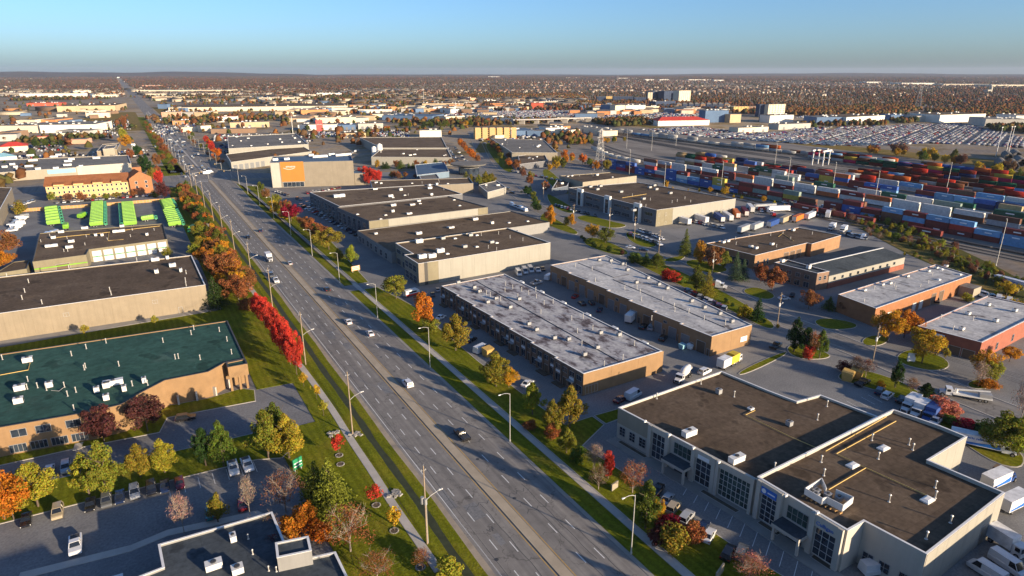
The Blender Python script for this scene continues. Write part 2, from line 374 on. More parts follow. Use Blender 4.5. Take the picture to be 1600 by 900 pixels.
sheet('edge_line', [(56.3, -60), (56.5, -60), (56.5, 580), (56.3, 580)], .02, 'paint_yellow', parent=road)
sheet('edge_line', [(53.35, -60), (53.55, -60), (53.55, 580), (53.35, 580)], .02, 'paint_yellow', parent=road)
sheet('edge_line', [(44.9, -60), (45.05, -60), (45.05, 560), (44.9, 560)], .02, 'paint_white', parent=road)
sheet('stop_line', [(45, 577), (53, 577), (53, 578), (45, 578)], .02, 'paint_white', parent=road)
for yy in (584, 588.5): sheet('crossing_line', [(44, yy), (69, yy), (69, yy + .5), (44, yy + .5)], .02, 'paint_white', parent=road)
for xx in (41.5, 44.5): sheet('crossing_line', [(xx, 593), (xx + .5, 593), (xx + .5, 627), (xx, 627)], .02, 'paint_white', parent=road)
DASH = MB().add([(-.09, 0, 0), (.09, 0, 0), (.09, 3.2, 0), (-.09, 3.2, 0)], [(0, 1, 2, 3)]).mesh('lane_dash', 'paint_white', fix=False)
for x in (47.6, 50.7, 59.9, 63.5):
    for i in range(56): link('lane_dash', DASH, road, (x, 45 + i * 9.3 + (x * 3.1) % 4, .021))
fd = MB()
for x in (47.6, 50.7, 59.9, 63.5):
    for i in range(95): y = 645 + i * 9.3; fd.add([(x - .11, y, .021), (x + .11, y, .021), (x + .11, y + 3.5, .021), (x - .11, y + 3.5, .021)], [(0, 1, 2, 3)])
link('far_lane_dashes', fd.mesh('far_lane_dashes', 'paint_white', fix=False), road)['kind'] = 'stuff'
rg = random.Random(3)
for i in range(22):
    x = rg.choice((46, 49, 52, 58, 61.5, 65)) + rg.uniform(-.4, .4); y = rg.uniform(60, 330); w_ = rg.uniform(.5, 1.5); l_ = rg.uniform(2, 9)
    sheet('road_patch', [(x - w_, y), (x + w_, y + rg.uniform(-.2, .2)), (x + w_, y + l_), (x - w_, y + l_)], .016, 'asphalt_dark', parent=road)
MH = MB().tube([(0, 0, 0), (0, 0, .008)], .42, 14).mesh('manhole_cover', 'metal_dark')
for i in range(12): link('manhole_cover', MH, road, (rg.choice((46.2, 52.2, 58.2, 65.4)), 62 + i * 17 + rg.uniform(-5, 5), .017))
b = MB()
for i in range(46):
    y = rg.uniform(55, 420); x0, x1 = ((44.2, 53.8), (56.2, 67))[i % 2]; a_ = rg.uniform(0, .5); c_ = rg.uniform(.5, 1); n = 12; ph = rg.uniform(0, 6)
    if i % 3: pts = [(x0 + (x1 - x0) * (a_ + (c_ - a_) * t / n), y + .5 * math.sin(t * 1.3 + ph) + .25 * math.sin(t * 3.1)) for t in range(n + 1)]
    else: xx = rg.choice((47.6, 50.7, 59.9, 63.5, 54, 61.6)) + .5; pts = [(xx + .12 * math.sin(t * 1.7 + ph), y + t * 2.2) for t in range(n + 1)]
    for p, q in zip(pts, pts[1:]):
        d = (Vector(q) - Vector(p)).normalized() * .055; b.add([(p[0] - d.y, p[1] + d.x, .0185), (p[0] + d.y, p[1] - d.x, .0185), (q[0] + d.y, q[1] - d.x, .0185), (q[0] - d.y, q[1] + d.x, .0185)], [(0, 1, 2, 3)])
link('crack_sealing', b.mesh('crack_sealing', 'metal_dark', fix=False), road)
# lawns: a kerbed island with turf on it
def lawn(poly, m='grass', z=.12, kerb=True, k=.22):
    if area2(poly) < 0: poly = poly[::-1]
    if kerb:
        o = slab('lawn_kerb', poly, z, 'concrete')
        return sheet('lawn', inset(poly, k), z + .012, m, 'structure')
    return slab('lawn', poly, z, m)
lawn([(68.1, -60), (72.5, -60), (72.6, 246), (68.9, 246)], kerb=False, z=.09)
lawn([(69.2, 254), (72.9, 254), (74.0, 540), (71.2, 556), (69.8, 480)], kerb=False, z=.09)
lawn([(74.3, -60), (92, -60), (92, 34), (87, 60), (84.5, 88), (82.5, 106), (93, 111), (93, 116), (84.5, 116), (83, 160), (84, 196), (85, 215), (80.5, 246), (74.5, 246)], z=.10)
lawn([(74.6, 254), (79.5, 254), (85, 330), (84, 400), (82, 450), (84, 530), (75.5, 540)], z=.10)
lawn([(93.5, 111), (118, 112.2), (118, 114.8), (93.5, 116)], z=.10)
lawn([(36.9, -20), (36.9, 560), (22, 560), (21, 470), (20.5, 262), (21, 250), (-60, 249), (-60, 224), (20.5, 220), (20.5, 176), (30.2, 175), (30.2, 150), (19.5, 150), (20.5, 112), (22, 80), (20, -20)][::-1], z=.09, kerb=False)
# the sidewalks, one slab after another
SLAB = MB().box(-.82, .82, 0, 1.46, 0, .13).mesh('paving_slab', 'concrete')
side_w = struct('sidewalk', MB().box(72.62, 74.28, -40, 560, 0, .09).mesh('sidewalk', 'concrete_dark'))
for i in range(140): link('paving_slab', SLAB, side_w, (73.45, 46 + i * 1.5, 0))
WL = smooth_line([(35.88, 86.3), (35.66, 97.1), (35.47, 107.95), (35.56, 121.38), (35.45, 136.05), (35.63, 152.02), (35.44, 166.65), (35.02, 181.06), (34.49, 196.34), (35.2, 230), (34.5, 330), (33.5, 560)], 8)
side_l = struct('sidewalk', MB().prism(strip(WL, 1.75), 0, .10).mesh('sidewalk', 'concrete'))
acc = 0.; last = Vector(WL[0])
for i in range(1, len(WL)):
    a = Vector(WL[i - 1]); b = Vector(WL[i]); d = b - a; L = d.length
    while acc < L and a.y < 200:
        p = a + d * (acc / L); link('paving_slab', SLAB, side_l, (p.x, p.y, .012), math.atan2(-d.x, d.y)); acc += 1.5
    acc -= L
    if acc < 0: acc = 0
sheet('driveway', [(67.3, 246), (86, 246), (86, 254), (67.5, 254)], .10, 'asphalt')
sheet('driveway', [(72.4, 246.2), (74.4, 246.2), (74.4, 253.8), (72.4, 253.8)], .11, 'concrete')
# left lots
LOT_A = [(-36.61, 167.26), (-21.86, 166.74), (-4.35, 164.69), (-2.2, 171.74), (19.16, 169.41), (28.58, 168.95), (28.87, 152.22), (12.55, 152.96), (-9.92, 154.41), (-27.1, 155.18), (-35.3, 155.81)]
lawn([(-41.4, 153.46), (-35.23, 155.26), (-27.06, 154.62), (-9.93, 153.82), (12.45, 152.34), (25.65, 151.55), (24.77, 142.38), (19.36, 137.38), (13.98, 139.66), (-2.9, 140.85), (-22.91, 141.8), (-33.23, 142.19), (-39.73, 142.37)], z=.10)
lawn([(-60, 169.2), (-36.57, 166.95), (-21.85, 166.42), (-4.37, 164.35), (-2.22, 171.38), (19.09, 169.03), (20, 176), (17, 179), (8, 177.5), (-2, 178.5), (-11.6, 169.3), (-18, 169.2), (-36, 171.4), (-60, 173.6)], z=.10)
slab('footpath', [(-22.6, 165.8), (-20.9, 165.7), (-20.6, 168.8), (-22.3, 168.9)], .14, 'concrete')
slab('footpath', [(-60, 250), (16.5, 250), (16.5, 253.4), (-60, 256)], .14, 'concrete_dark')
slab('footpath', strip([(-28.83, 123.18), (-11.53, 121.18), (-5.32, 122.42), (10.5, 119.68), (14, 112.6)], 1.9), .13, 'concrete')
slab('footpath', [(-12.2, 112.2), (-7, 112.2), (-6.9, 105), (-12, 104.6)], .12, 'concrete_dark')
# right: kerbed islands along the side street and between the lots
for p in ([(218.28, 209.22), (226.47, 208.18), (228.7, 194.46), (224.16, 186.67), (213.8, 188.33), (212.22, 198.32)], [(209.03, 166.57), (217.44, 165.45), (214.77, 153.92), (206.41, 151.85), (205, 161.52)],
          [(201.74, 129.39), (209.54, 129.18), (214.23, 119.84), (208.72, 116.83), (198.44, 121.56)], [(200.44, 110), (208.34, 111.06), (212.88, 106.43), (202.73, 103.74), (197.18, 106.43)],
          [(196.13, 96.17), (204.41, 98.03), (210.92, 95.93), (209.91, 88.01), (204.45, 83.8), (196.9, 84.72), (193.48, 91.33)], [(196.25, 75.96), (202.5, 76.02), (202.9, 72.02), (198.61, 70.92), (194.72, 73.23)],
          [(167.28, 96.87), (173.59, 99.02), (180.45, 96.47), (182.33, 84.2), (174.72, 71.62), (172.13, 62.66), (170.89, 51.04), (161.96, 47.39), (158.76, 53.05), (166.16, 67.27), (171.51, 82.59), (168.92, 91.22)],
          [(172.58, 118.62), (180.66, 119.85), (181.5, 113.35), (181.33, 107.15), (175.8, 107.11), (169.35, 111.48)], [(145.52, 114.63), (171.29, 117.64), (170.59, 115.19), (145.13, 111.92)],
          [(198.34, 228.72), (208.07, 228.26), (206.13, 204.26), (200.32, 168.9), (193.38, 147.2), (187.11, 132.38), (181.24, 131.74), (184.5, 148.55), (189.07, 175.56), (195.58, 214.07)],
          [(195.66, 261.46), (211.55, 271.3), (209.15, 241.57), (204.02, 230.66), (195.8, 232.86)], [(230.46, 266.93), (239.08, 268.87), (233.31, 251.81), (228.05, 236.24), (218.94, 235.77), (220.46, 249.86)],
          [(229.17, 313.67), (243.29, 316.14), (242.16, 295.62), (245.93, 279.61), (231.73, 276.83), (228.66, 293.69)], [(224.42, 338.63), (216.32, 310.92), (210.8, 282.07), (204.01, 275.77), (203.74, 295.23), (205.71, 317.2)],
          [(263.39, 396.13), (255.58, 365.62), (243.9, 327.1), (232.91, 322.29), (237.2, 350.3)], [(208.37, 215.08), (218.31, 216.89), (228.32, 216.28), (214.65, 208.87)],
          [(316.95, 484.51), (335.36, 501.83), (293.32, 411.3), (283.1, 384.46), (267.38, 378.59), (282.47, 417.72)], [(381.64, 714.69), (402.98, 728.62), (309.63, 517.07), (286.95, 484.63), (296.76, 524.68)]):
    for _ in range(2): p = [q for i in range(len(p)) for q in ((.75 * p[i][0] + .25 * p[(i + 1) % len(p)][0], .75 * p[i][1] + .25 * p[(i + 1) % len(p)][1]), (.25 * p[i][0] + .75 * p[(i + 1) % len(p)][0], .25 * p[i][1] + .75 * p[(i + 1) % len(p)][1]))]
    lawn(p)
lawn([(389.26, 245.7), (398.91, 239.99), (382.75, 202.46), (361.31, 163.38), (334.81, 128.07), (320.78, 112.25), (307.96, 96.07), (264.48, 79.79), (274.88, 93.51), (293.51, 114.66), (308.29, 136.85), (321.45, 161.13), (345.55, 195.35), (361.58, 218.91)], 'weeds', .06, False)
sheet('dirt_track', strip(smooth_line([(366.44, 220.02), (334.36, 174.79), (314.25, 142.61), (298.08, 116.73), (285.14, 97.69), (272.93, 82.96)]), 3.6), .072, 'grass_dry')
lawn([(374, 330), (383, 330), (389, 262), (383, 250)], 'weeds', .06, False)
sheet('driveway', [(120, 112.5), (190, 112.5), (190, 121), (120, 121)], .006, 'asphalt')
for p in ([(690, 240), (715, 560), (730, 900), (760, 900), (745, 560), (760, 240)], [(330, 640), (520, 950), (560, 950), (420, 600)], [(-60, 1150), (30, 1150), (30, 1700), (-60, 1700)], [(72, 1250), (100, 1250), (100, 1900), (72, 1900)]):
    lawn(p, 'grass_dry', .05, False)
for (x0, x1, y0, y1) in ((28, 41, 640, 1500), (24, 41, 627, 700)): lawn([(x0, y0), (x1, y0), (x1 - 1, y1), (x0, y1)], 'grass', .06, False)
# parking bays near the camera: stall lines
bay = MB().add([(-.06, 0, 0), (.06, 0, 0), (.05, 4.6, 0), (-.05, 4.6, 0)], [(0, 1, 2, 3)]).mesh('stall_line', 'paint_white', fix=False)
lots = link('stall_lines', None); lots['kind'] = 'structure'; lots.name = 'lot_marking'
for i in range(7): link('stall_line', bay, lots, (-4 + i * 2.9, 134.8, .006), R(1))
for i in range(14): link('stall_line', bay, lots, (89.5, 100 - i * 3.0 - 20, .006), R(-62))
for i in range(17): link('stall_line', bay, lots, (140 + i * 2.8, 84.5 - i * .3, .006), R(-10))
# ---------------------------------------------------------------- buildings
CACHE = {}
def cached(key, fn):
    if key not in CACHE: CACHE[key] = fn()
    return CACHE[key]
def m_unit(w, d, h, m='metal_white'):
    def f():
        b = MB(); b.box(-w / 2, w / 2, -d / 2, d / 2, .25, h); b.box(-w / 2 + .1, w / 2 - .1, -d / 2 + .1, d / 2 - .1, 0, .25, 1)
        b.box(-w / 2 - .04, w / 2 + .04, -d / 2 - .04, d / 2 + .04, h, h + .07)
        b.tube([(0, 0, h + .07), (0, 0, h + .28)], min(w, d) * .3, 10, 1)
        for k in range(3): b.box(w / 2 + .0, w / 2 + .03, -d * .38 + k * d * .27, -d * .38 + k * d * .27 + d * .2, .45, h - .15, 1)
        return b.mesh('rooftop_unit', [m, 'metal_dark'])
    return cached(('u', w, d, h, m), f)
def m_pipe(h, r, m='galvanised'):
    def f():
        b = MB(); b.tube([(0, 0, 0), (0, 0, h)], r, 8); b.tube([(0, 0, h), (0, 0, h + .18)], r * 1.9, 8, r2=r * .9); b.tube([(0, 0, 0), (0, 0, .15)], r * 2.2, 8, r2=r)
        return b.mesh('vent_pipe', m)
    return cached(('p', h, r, m), f)
def m_sky(w, d):
    def f():
        b = MB(); b.box(-w / 2, w / 2, -d / 2, d / 2, 0, .3); i = .15
        b.loft([[(-w / 2 + .06, -d / 2 + .06, .3), (w / 2 - .06, -d / 2 + .06, .3), (w / 2 - .06, d / 2 - .06, .3), (-w / 2 + .06, d / 2 - .06, .3)],
                [(-w / 4, -d / 4, .5), (w / 4, -d / 4, .5), (w / 4, d / 4, .5), (-w / 4, d / 4, .5)]], 1)
        return b.mesh('skylight', ['metal_white', 'cap_white'])
    return cached(('s', w, d), f)
class Bld:
    def __init__(s, name, label, cat, poly, h, wall='wall_grey', roof='roof_brown', cap='cap_white', par=.5, group=None, z0=0., color=None, roofz=None):
        if area2(poly) < 0: poly = poly[::-1]
        c = (sum(p[0] for p in poly) / len(poly), sum(p[1] for p in poly) / len(poly))
        s.o = Vector((c[0], c[1], 0)); s.root = thing(name, label, cat, (c[0], c[1], 0), 0., group); s.color = color
        s.poly = poly; s.h = h; s.block(poly, h, wall, roof, cap, par, z0)
    def child(s, name, me, p=(0, 0, 0), rz=0., parent=None, color=None):
        return link(name, me, s.root, tuple(Vector(p) - s.o), rz, color=color or s.color)
    def block(s, poly, h, wall, roof, cap='cap_white', par=.5, z0=0., bottom=False):
        if area2(poly) < 0: poly = poly[::-1]
        P = [(x - s.o.x, y - s.o.y) for x, y in poly]; n = len(P); I = inset(P, .3)
        b = MB(); T = h + par
        b.add([(x, y, z0) for x, y in P] + [(x, y, T) for x, y in P], [(i, (i + 1) % n, n + (i + 1) % n, n + i) for i in range(n)])
        if par > .05: b.add([(x, y, h - .1) for x, y in I] + [(x, y, T) for x, y in I], [((i + 1) % n, i, n + i, n + (i + 1) % n) for i in range(n)])
        if bottom: b.add([(x, y, z0) for x, y in P], [tuple(reversed(range(n)))])
        link('wall', b.mesh('wall', wall, fix=False), s.root, color=s.color)
        link('roof', MB().add([(x, y, h) for x, y in I], [tuple(range(n))]).mesh('roof', roof, fix=False), s.root)
        O = inset(P, -.05); J = inset(P, .36); b = MB()
        b.add([(x, y, z) for z in (T, T + .08) for Q in (O, J) for x, y in Q],
              [(2 * n + i, 2 * n + (i + 1) % n, 3 * n + (i + 1) % n, 3 * n + i) for i in range(n)] + [(i, (i + 1) % n, 2 * n + (i + 1) % n, 2 * n + i) for i in range(n)] +
              [(n + (i + 1) % n, n + i, 3 * n + i, 3 * n + (i + 1) % n) for i in range(n)] + [(n + i, n + (i + 1) % n, (i + 1) % n, i) for i in range(n)])
        link('parapet_cap', b.mesh('parapet_cap', cap, fix=False), s.root)
        return s
    def fr(s, i, a, z, poly=None):
        P = poly or s.poly; p = Vector(P[i]); q = Vector(P[(i + 1) % len(P)]); d = (q - p).normalized()
        return (p.x + d.x * a, p.y + d.y * a, z), math.atan2(d.y, d.x), (q - p).length
    def on(s, name, i, a, z, me, poly=None, color=None):
        loc, rz, _ = s.fr(i, a, z, poly)
        return s.child(name, me, loc, rz, color=color)
    def panels(s, i, a0, a1, z0, z1, w, m, poly=None, name='wall_panel'):
        n = max(1, round((a1 - a0) / w)); pw = (a1 - a0) / n
        me = cached(('panel', round(pw, 3), round(z1 - z0, 2), m), lambda: MB().box(.02, pw - .02, -.06, -.004, 0, z1 - z0).mesh(name, m))
        for k in range(n): s.on(name, i, a0 + k * pw, z0, me, poly)
    def win(s, i, a0, a1, z0, z1, nx=1, nz=1, glass='glass', frame='metal_grey', panes=True, poly=None, name='window', fw=.09):
        w, h = round(a1 - a0, 2), round(z1 - z0, 2)
        def f():
            b = MB(); b.box(0, w, -.10, -.004, 0, fw); b.box(0, w, -.10, -.004, h - fw, h); b.box(0, fw, -.10, -.004, fw, h - fw); b.box(w - fw, w, -.10, -.004, fw, h - fw)
            for k in range(1, nx): x = w * k / nx; b.box(x - fw * .4, x + fw * .4, -.09, -.004, fw, h - fw)
            for k in range(1, nz): z = h * k / nz; b.box(fw, w - fw, -.085, -.004, z - fw * .4, z + fw * .4)
            if not panes: b.box(fw, w - fw, -.05, -.003, fw, h - fw, 1)
            return b.mesh(name, [frame, glass])
        o = s.on(name, i, a0, z0, cached(('w', w, h, nx, nz, glass, frame, panes, fw), f), poly)
        if panes:
            pw, ph = w / nx, h / nz
            me = cached(('pane', round(pw, 3), round(ph, 3), glass), lambda: MB().box(.05, pw - .05, -.05, -.003, .05, ph - .05).mesh('pane', glass))
            for a in range(nx):
                for c in range(nz): link('pane', me, o, (a * pw, 0, c * ph))
        return o
    def door(s, i, a0, a1, z1, m='door_grey', slats=5, z0=0., poly=None, name='door', frame='metal_grey'):
        w, h = round(a1 - a0, 2), round(z1 - z0, 2)
        def f():
            b = MB(); b.box(-.12, 0, -.12, -.004, 0, h + .12, 1); b.box(w, w + .12, -.12, -.004, 0, h + .12, 1); b.box(0, w, -.12, -.004, h, h + .12, 1)
            for k in range(slats): b.box(.01, w - .01, -.06, -.004, h * k / slats + .02, h * (k + 1) / slats - .01)
            return b.mesh(name, [m, frame])
        return s.on(name, i, a0, z0, cached(('d', w, h, m, slats, frame), f), poly)
    def unit(s, p, w=2.2, d=1.6, h=1.3, m='metal_white', rz=0., z=None, name='rooftop_unit'): return s.child(name, m_unit(w, d, h, m), (p[0], p[1], s.h if z is None else z), rz)
    def pipes(s, pts, h=1.3, r=.12, z=None):
        for p in pts: s.child('vent_pipe', m_pipe(h, r), (p[0], p[1], s.h if z is None else z))
    def skylights(s, pts, w=1.6, d=1.3, z=None):
        for p in pts: s.child('skylight', m_sky(w, d), (p[0], p[1], s.h if z is None else z))
    def run(s, pts, z, m='pipe_yellow', r=.1, name='roof_pipe'):
        b = MB(); b.tube([(x - s.o.x, y - s.o.y, z) for x, y in pts], r, 6, 0); return link(name, b.mesh(name, m), s.root)
    def scatter(s, n, seed, poly=None, units=True):
        P = inset(poly or s.poly, 2.5); rg = random.Random(seed); xs = [p[0] for p in P]; ys = [p[1] for p in P]; k = 0; t = 0
        while k < n and t < 400:
            t += 1; x = rg.uniform(min(xs), max(xs)); y = rg.uniform(min(ys), max(ys))
            if not inside((x, y), P): continue
            k += 1; q = rg.random()
            if q < .4 and units: s.unit((x, y), rg.choice((1.6, 2.2, 3.)), 1.6, rg.choice((1., 1.4)), rz=0)
            elif q < .7: s.pipes([(x, y)], rg.uniform(.8, 1.6), .13)
            else: s.skylights([(x, y)])
    def letters(s, text, i, a, z, size, m, poly=None, off=.14, name='lettering'):
        loc, rz, _ = s.fr(i, a, z, poly); d = Vector((math.cos(rz), math.sin(rz))); nrm = Vector((d.y, -d.x)) * off
        o = text_obj(text, size, m); o.parent = s.root; o.location = Vector((loc[0] + nrm.x, loc[1] + nrm.y, z)) - s.o; o.rotation_euler = (R(90), 0, rz); o.name = name
        return o
def inside(p, P):
    r = False; n = len(P)
    for i in range(n):
        (x0, y0), (x1, y1) = P[i], P[(i + 1) % n]
        if (y0 > p[1]) != (y1 > p[1]) and p[0] < (x1 - x0) * (p[1] - y0) / (y1 - y0) + x0: r = not r
    return r
def text_obj(text, size, m, ext=.04):
    cu = bpy.data.curves.new('lettering', 'FONT'); cu.body = text; cu.size = size; cu.extrude = ext; cu.resolution_u = 2
    o = bpy.data.objects.new('tmp', cu); COL.objects.link(o); dg = bpy.context.evaluated_depsgraph_get(); dg.update()
    me = bpy.data.meshes.new_from_object(o.evaluated_get(dg)); bpy.data.objects.remove(o)
    me.materials.clear(); me.materials.append(MATS[m]); me.name = 'lettering'
    return link('lettering', me)

# --- cream two-block office and warehouse, bottom right
NB = [(91.9, 104.9), (96.9, 68.3), (141.7, 70.4), (139.7, 84.1), (131.7, 85), (130.4, 92.3), (128.7, 106.1)]
SB = [(96.9, 68.3), (97.6, 49.6), (102.5, 49.6), (103.5, 39.4), (133.4, 40.8), (132.1, 54.1), (148.7, 54.7), (148.5, 60.1), (146.7, 69.9)]
B = Bld('office_warehouse', 'cream office and warehouse with dark flat roof and tall glazed bays along its front', 'building', NB, 7.7, 'wall_offwhite', 'roof_dark', par=.5)
B.block(SB, 8.2, 'wall_offwhite', 'roof_dark', par=.75)
FAC = [(91.9, 104.9), (96.9, 68.3)]; L0 = math.dist(*FAC); FAC2 = [(96.9, 68.3), (97.6, 49.6)]
for a, b in ((.9, 2.7), (4., 5.8), (7., 9.)): B.win(0, a, b, 1.2, 3.6, 2, 3, poly=NB)
def bay(poly, a0, a1, z1, nx, nz, pil=.9, gl='glass', top=8.5):
    B.win(0, a0, a1, .4, z1, nx, nz, gl, 'metal_white', poly=poly)
    me = cached(('pil', pil, top), lambda: MB().box(0, pil, -.75, -.004, 0, top).mesh('pilaster', 'wall_offwhite'))
    for a in (a0 - pil - .1, a1 + .1): B.on('pilaster', 0, a, 0, me, poly)
    B.on('bay_header', 0, a0 - .1, z1 + .1, cached(('bh', round(a1 - a0, 2), top - z1), lambda: MB().box(.0, a1 - a0 + .2, -.6, -.004, 0, top - z1 - .1).mesh('bay_header', 'wall_offwhite')), poly)
def entry(poly, a0, a1):
    B.win(0, a0, a1, 4.3, 7.2, 4, 2, 'glass_green', 'metal_grey', poly=poly); B.win(0, a0 + .6, a1 - .6, .1, 2.9, 4, 1, 'glass', 'metal_dark', poly=poly, name='entrance')
    w = a1 - a0 + 1.4
    B.on('canopy', 0, a0 - .7, 3.2, cached(('can', round(w, 2)), lambda: MB().box(0, w, -3.4, -.01, 0, .7, 0, 1).mesh('canopy', ['wall_offwhite', 'roof_slate'])), poly)
    for x in (a0 - .5, a1 + .2): B.on('column', 0, x, 0, cached('ccol', lambda: MB().box(0, .45, -3.2, -2.75, 0, 3.2).mesh('column', 'wall_offwhite')), poly)
bay(NB, 10.9, 14.7, 7.0, 3, 4); entry(NB, 16.9, 21.6); bay(NB, 22.9, 26.9, 6.4, 3, 4)
bay(NB, 28.8, 36.0, 6.9, 7, 5, .7, 'glass_green')
bay(SB, 1.6, 5.2, 6.4, 3, 5, .9, top=8.95); entry(SB, 7.2, 11.6); bay(SB, 13.2, 17.2, 6.4, 3, 4, 1., top=8.95)
B.on('fascia_sign', 0, 23.6, 6.7, MB().box(0, 2.8, -.68, -.62, 0, .9).mesh('fascia_sign', 'sign_white'), NB)
fs = B.on('fascia_sign', 0, 1.7, 6.7, MB().box(0, 3.4, -.74, -.62, 0, 1.5).mesh('fascia_sign', 'sign_blue'), SB)
link('emblem', MB().tube([(.65, -.75, .75), (.65, -.79, .75)], .48, 16).mesh('emblem', 'sign_white'), fs)
link('stripe', MB().box(1.5, 3.1, -.78, -.75, .62, .88).mesh('stripe', 'sign_white'), fs)
B.letters('Culligan', 0, 13.35, 7.1, 1.05, 'sign_blue', SB, .66)
for a in (.8, 3.6, 7.): B.win(2, a, a + 1.9, 1., 3.2, 2, 2, poly=SB)
B.panels(0, 0, 10, 4.2, 8.1, 10, 'wall_cream', NB)
B.panels(3, .2, 29.7, .1, 8.8, 3.7, 'wall_white', SB)
B.panels(5, .2, 16.4, .1, 8.8, 4.1, 'wall_white', SB)
B.door(3, 22.5, 25.5, 4.2, 'door_brown', 6, poly=SB, name='dock_door')
B.unit((97.94, 87.55), 3.4, 1.5, 1.5); B.unit((98.94, 75.09), 3.6, 1.5, 1.5); B.unit((118.82, 98.03), 1.2, 1.2, 1.4, 'metal_grey'); B.unit((120.79, 78.87), 1.2, 1.2, 1.3, 'metal_grey')
B.unit((119.19, 88.38), 1.3, 1.1, .6)
B.run([(119.61, 87.42), (115.92, 87.14), (116.8, 75.52), (117.97, 68.9)], 7.95, 'pipe_yellow', .09)
B.pipes([(121.03, 95.02), (128.92, 77.31), (103.62, 104.17), (119.06, 104.26), (136.64, 80.12)], 1.5, .13, 7.7)
B.pipes([(113.48, 65.67), (109.71, 62.48), (124.79, 60.32), (135.74, 60.04), (121.47, 47.23), (116.4, 41.98), (108.33, 41.93), (112.8, 51.04), (124.79, 48.95), (130.53, 65.2), (103.04, 68.97), (134.43, 58.51)], 1.5, .14, 8.2)
B.skylights([(117.8, 61.53), (129.49, 62.01), (119.42, 47.56)], 2.6, 1.6, 8.2)
for pts in ([(117.63, 67.53), (143, 69.27)], [(118.74, 65.76), (142.91, 66.96)], [(106.14, 58.96), (119.22, 59.57), (118.75, 65.47)], [(119.22, 59.57), (120.61, 48.11)]): B.run(pts, 8.42, 'pipe_yellow', .1, 'gas_pipe')
def screen():
    p = [Vector((100.43, 60.25)), Vector((100.5, 56.66)), Vector((101.55, 56.47)), Vector((101.9, 53.48)), Vector((105.76, 53.97)), Vector((105.1, 57.03)), Vector((103.89, 58.2)), Vector((106.05, 60.65))]
    b = MB(); q = [(v.x - B.o.x, v.y - B.o.y) for v in p]
    for i in range(8):
        if i in (5,): continue
        a, c = Vector(q[i]), Vector(q[(i + 1) % 8]); d = (c - a).normalized(); n = Vector((-d.y, d.x)) * .07
        b.prism([tuple(a - n), tuple(c - n), tuple(c + n), tuple(a + n)], 8.7, 10.1)
    sc = link('equipment_screen', b.mesh('equipment_screen', 'metal_white'), B.root)
    c = sum((Vector((*v, 0)) for v in p), Vector()) / 8
    for k, (dx, dy) in enumerate(((-1.6, 1.6), (.4, .4), (1.4, -1.2), (-.4, 2.2))): link('rooftop_unit', m_unit(1.3, 1., 1.1, 'metal_grey'), sc, (c.x - B.o.x + dx, c.y - B.o.y + dy, 8.3))
    bb = MB()
    for k in range(9):
        t = k / 8; a = p[0].lerp(p[3], t) - B.o.xy; bb.box(a.x - .7, a.x + .1, a.y - .09, a.y + .09, 8.35, 8.6)
    link('support_rails', bb.mesh('support_rails', 'timber'), sc)
screen()
for a_ in (8.6, 15.8, 22.4, 28.9, 43.8, 50.): B.child('parapet_lamp', cached('plamp', lambda: MB().box(-.35, .35, -.2, .2, 0, .45).mesh('parapet_lamp', 'metal_white')), (91.9 + 5.7 * a_ / 55.6, 104.9 - 55.3 * a_ / 55.6, 9.03 if a_ > 37 else 8.28))
for i, (x, y) in enumerate(((133.2, 93), (135, 90), (137, 87))):      # dock shelters on the east side
    B.child('dock_shelter', cached('dsh', lambda: MB().box(0, 4.6, -1.8, 1.8, 0, 4.6, 0, 1).mesh('dock_shelter', ['wall_white', 'roof_grey'])), (130.6 + i * .3, 101 - i * 4.4, 0))
slab('footpath', [(88.7, 105), (93.4, 68.2), (94.0, 46), (97.4, 46), (97, 68.3), (92, 105)], .14, 'concrete_dark')
for (p, q) in (((90.6, 103), (91.6, 94.5)), ((93.3, 79), (94.4, 70.2)), ((95.6, 66), (95.9, 61.5)), ((96.3, 54.6), (96.4, 50.6))):
    lawn([p, (p[0] + 1.25, p[1] + .1), (q[0] + 1.2, q[1]), q], 'soil', .16, True, .12)

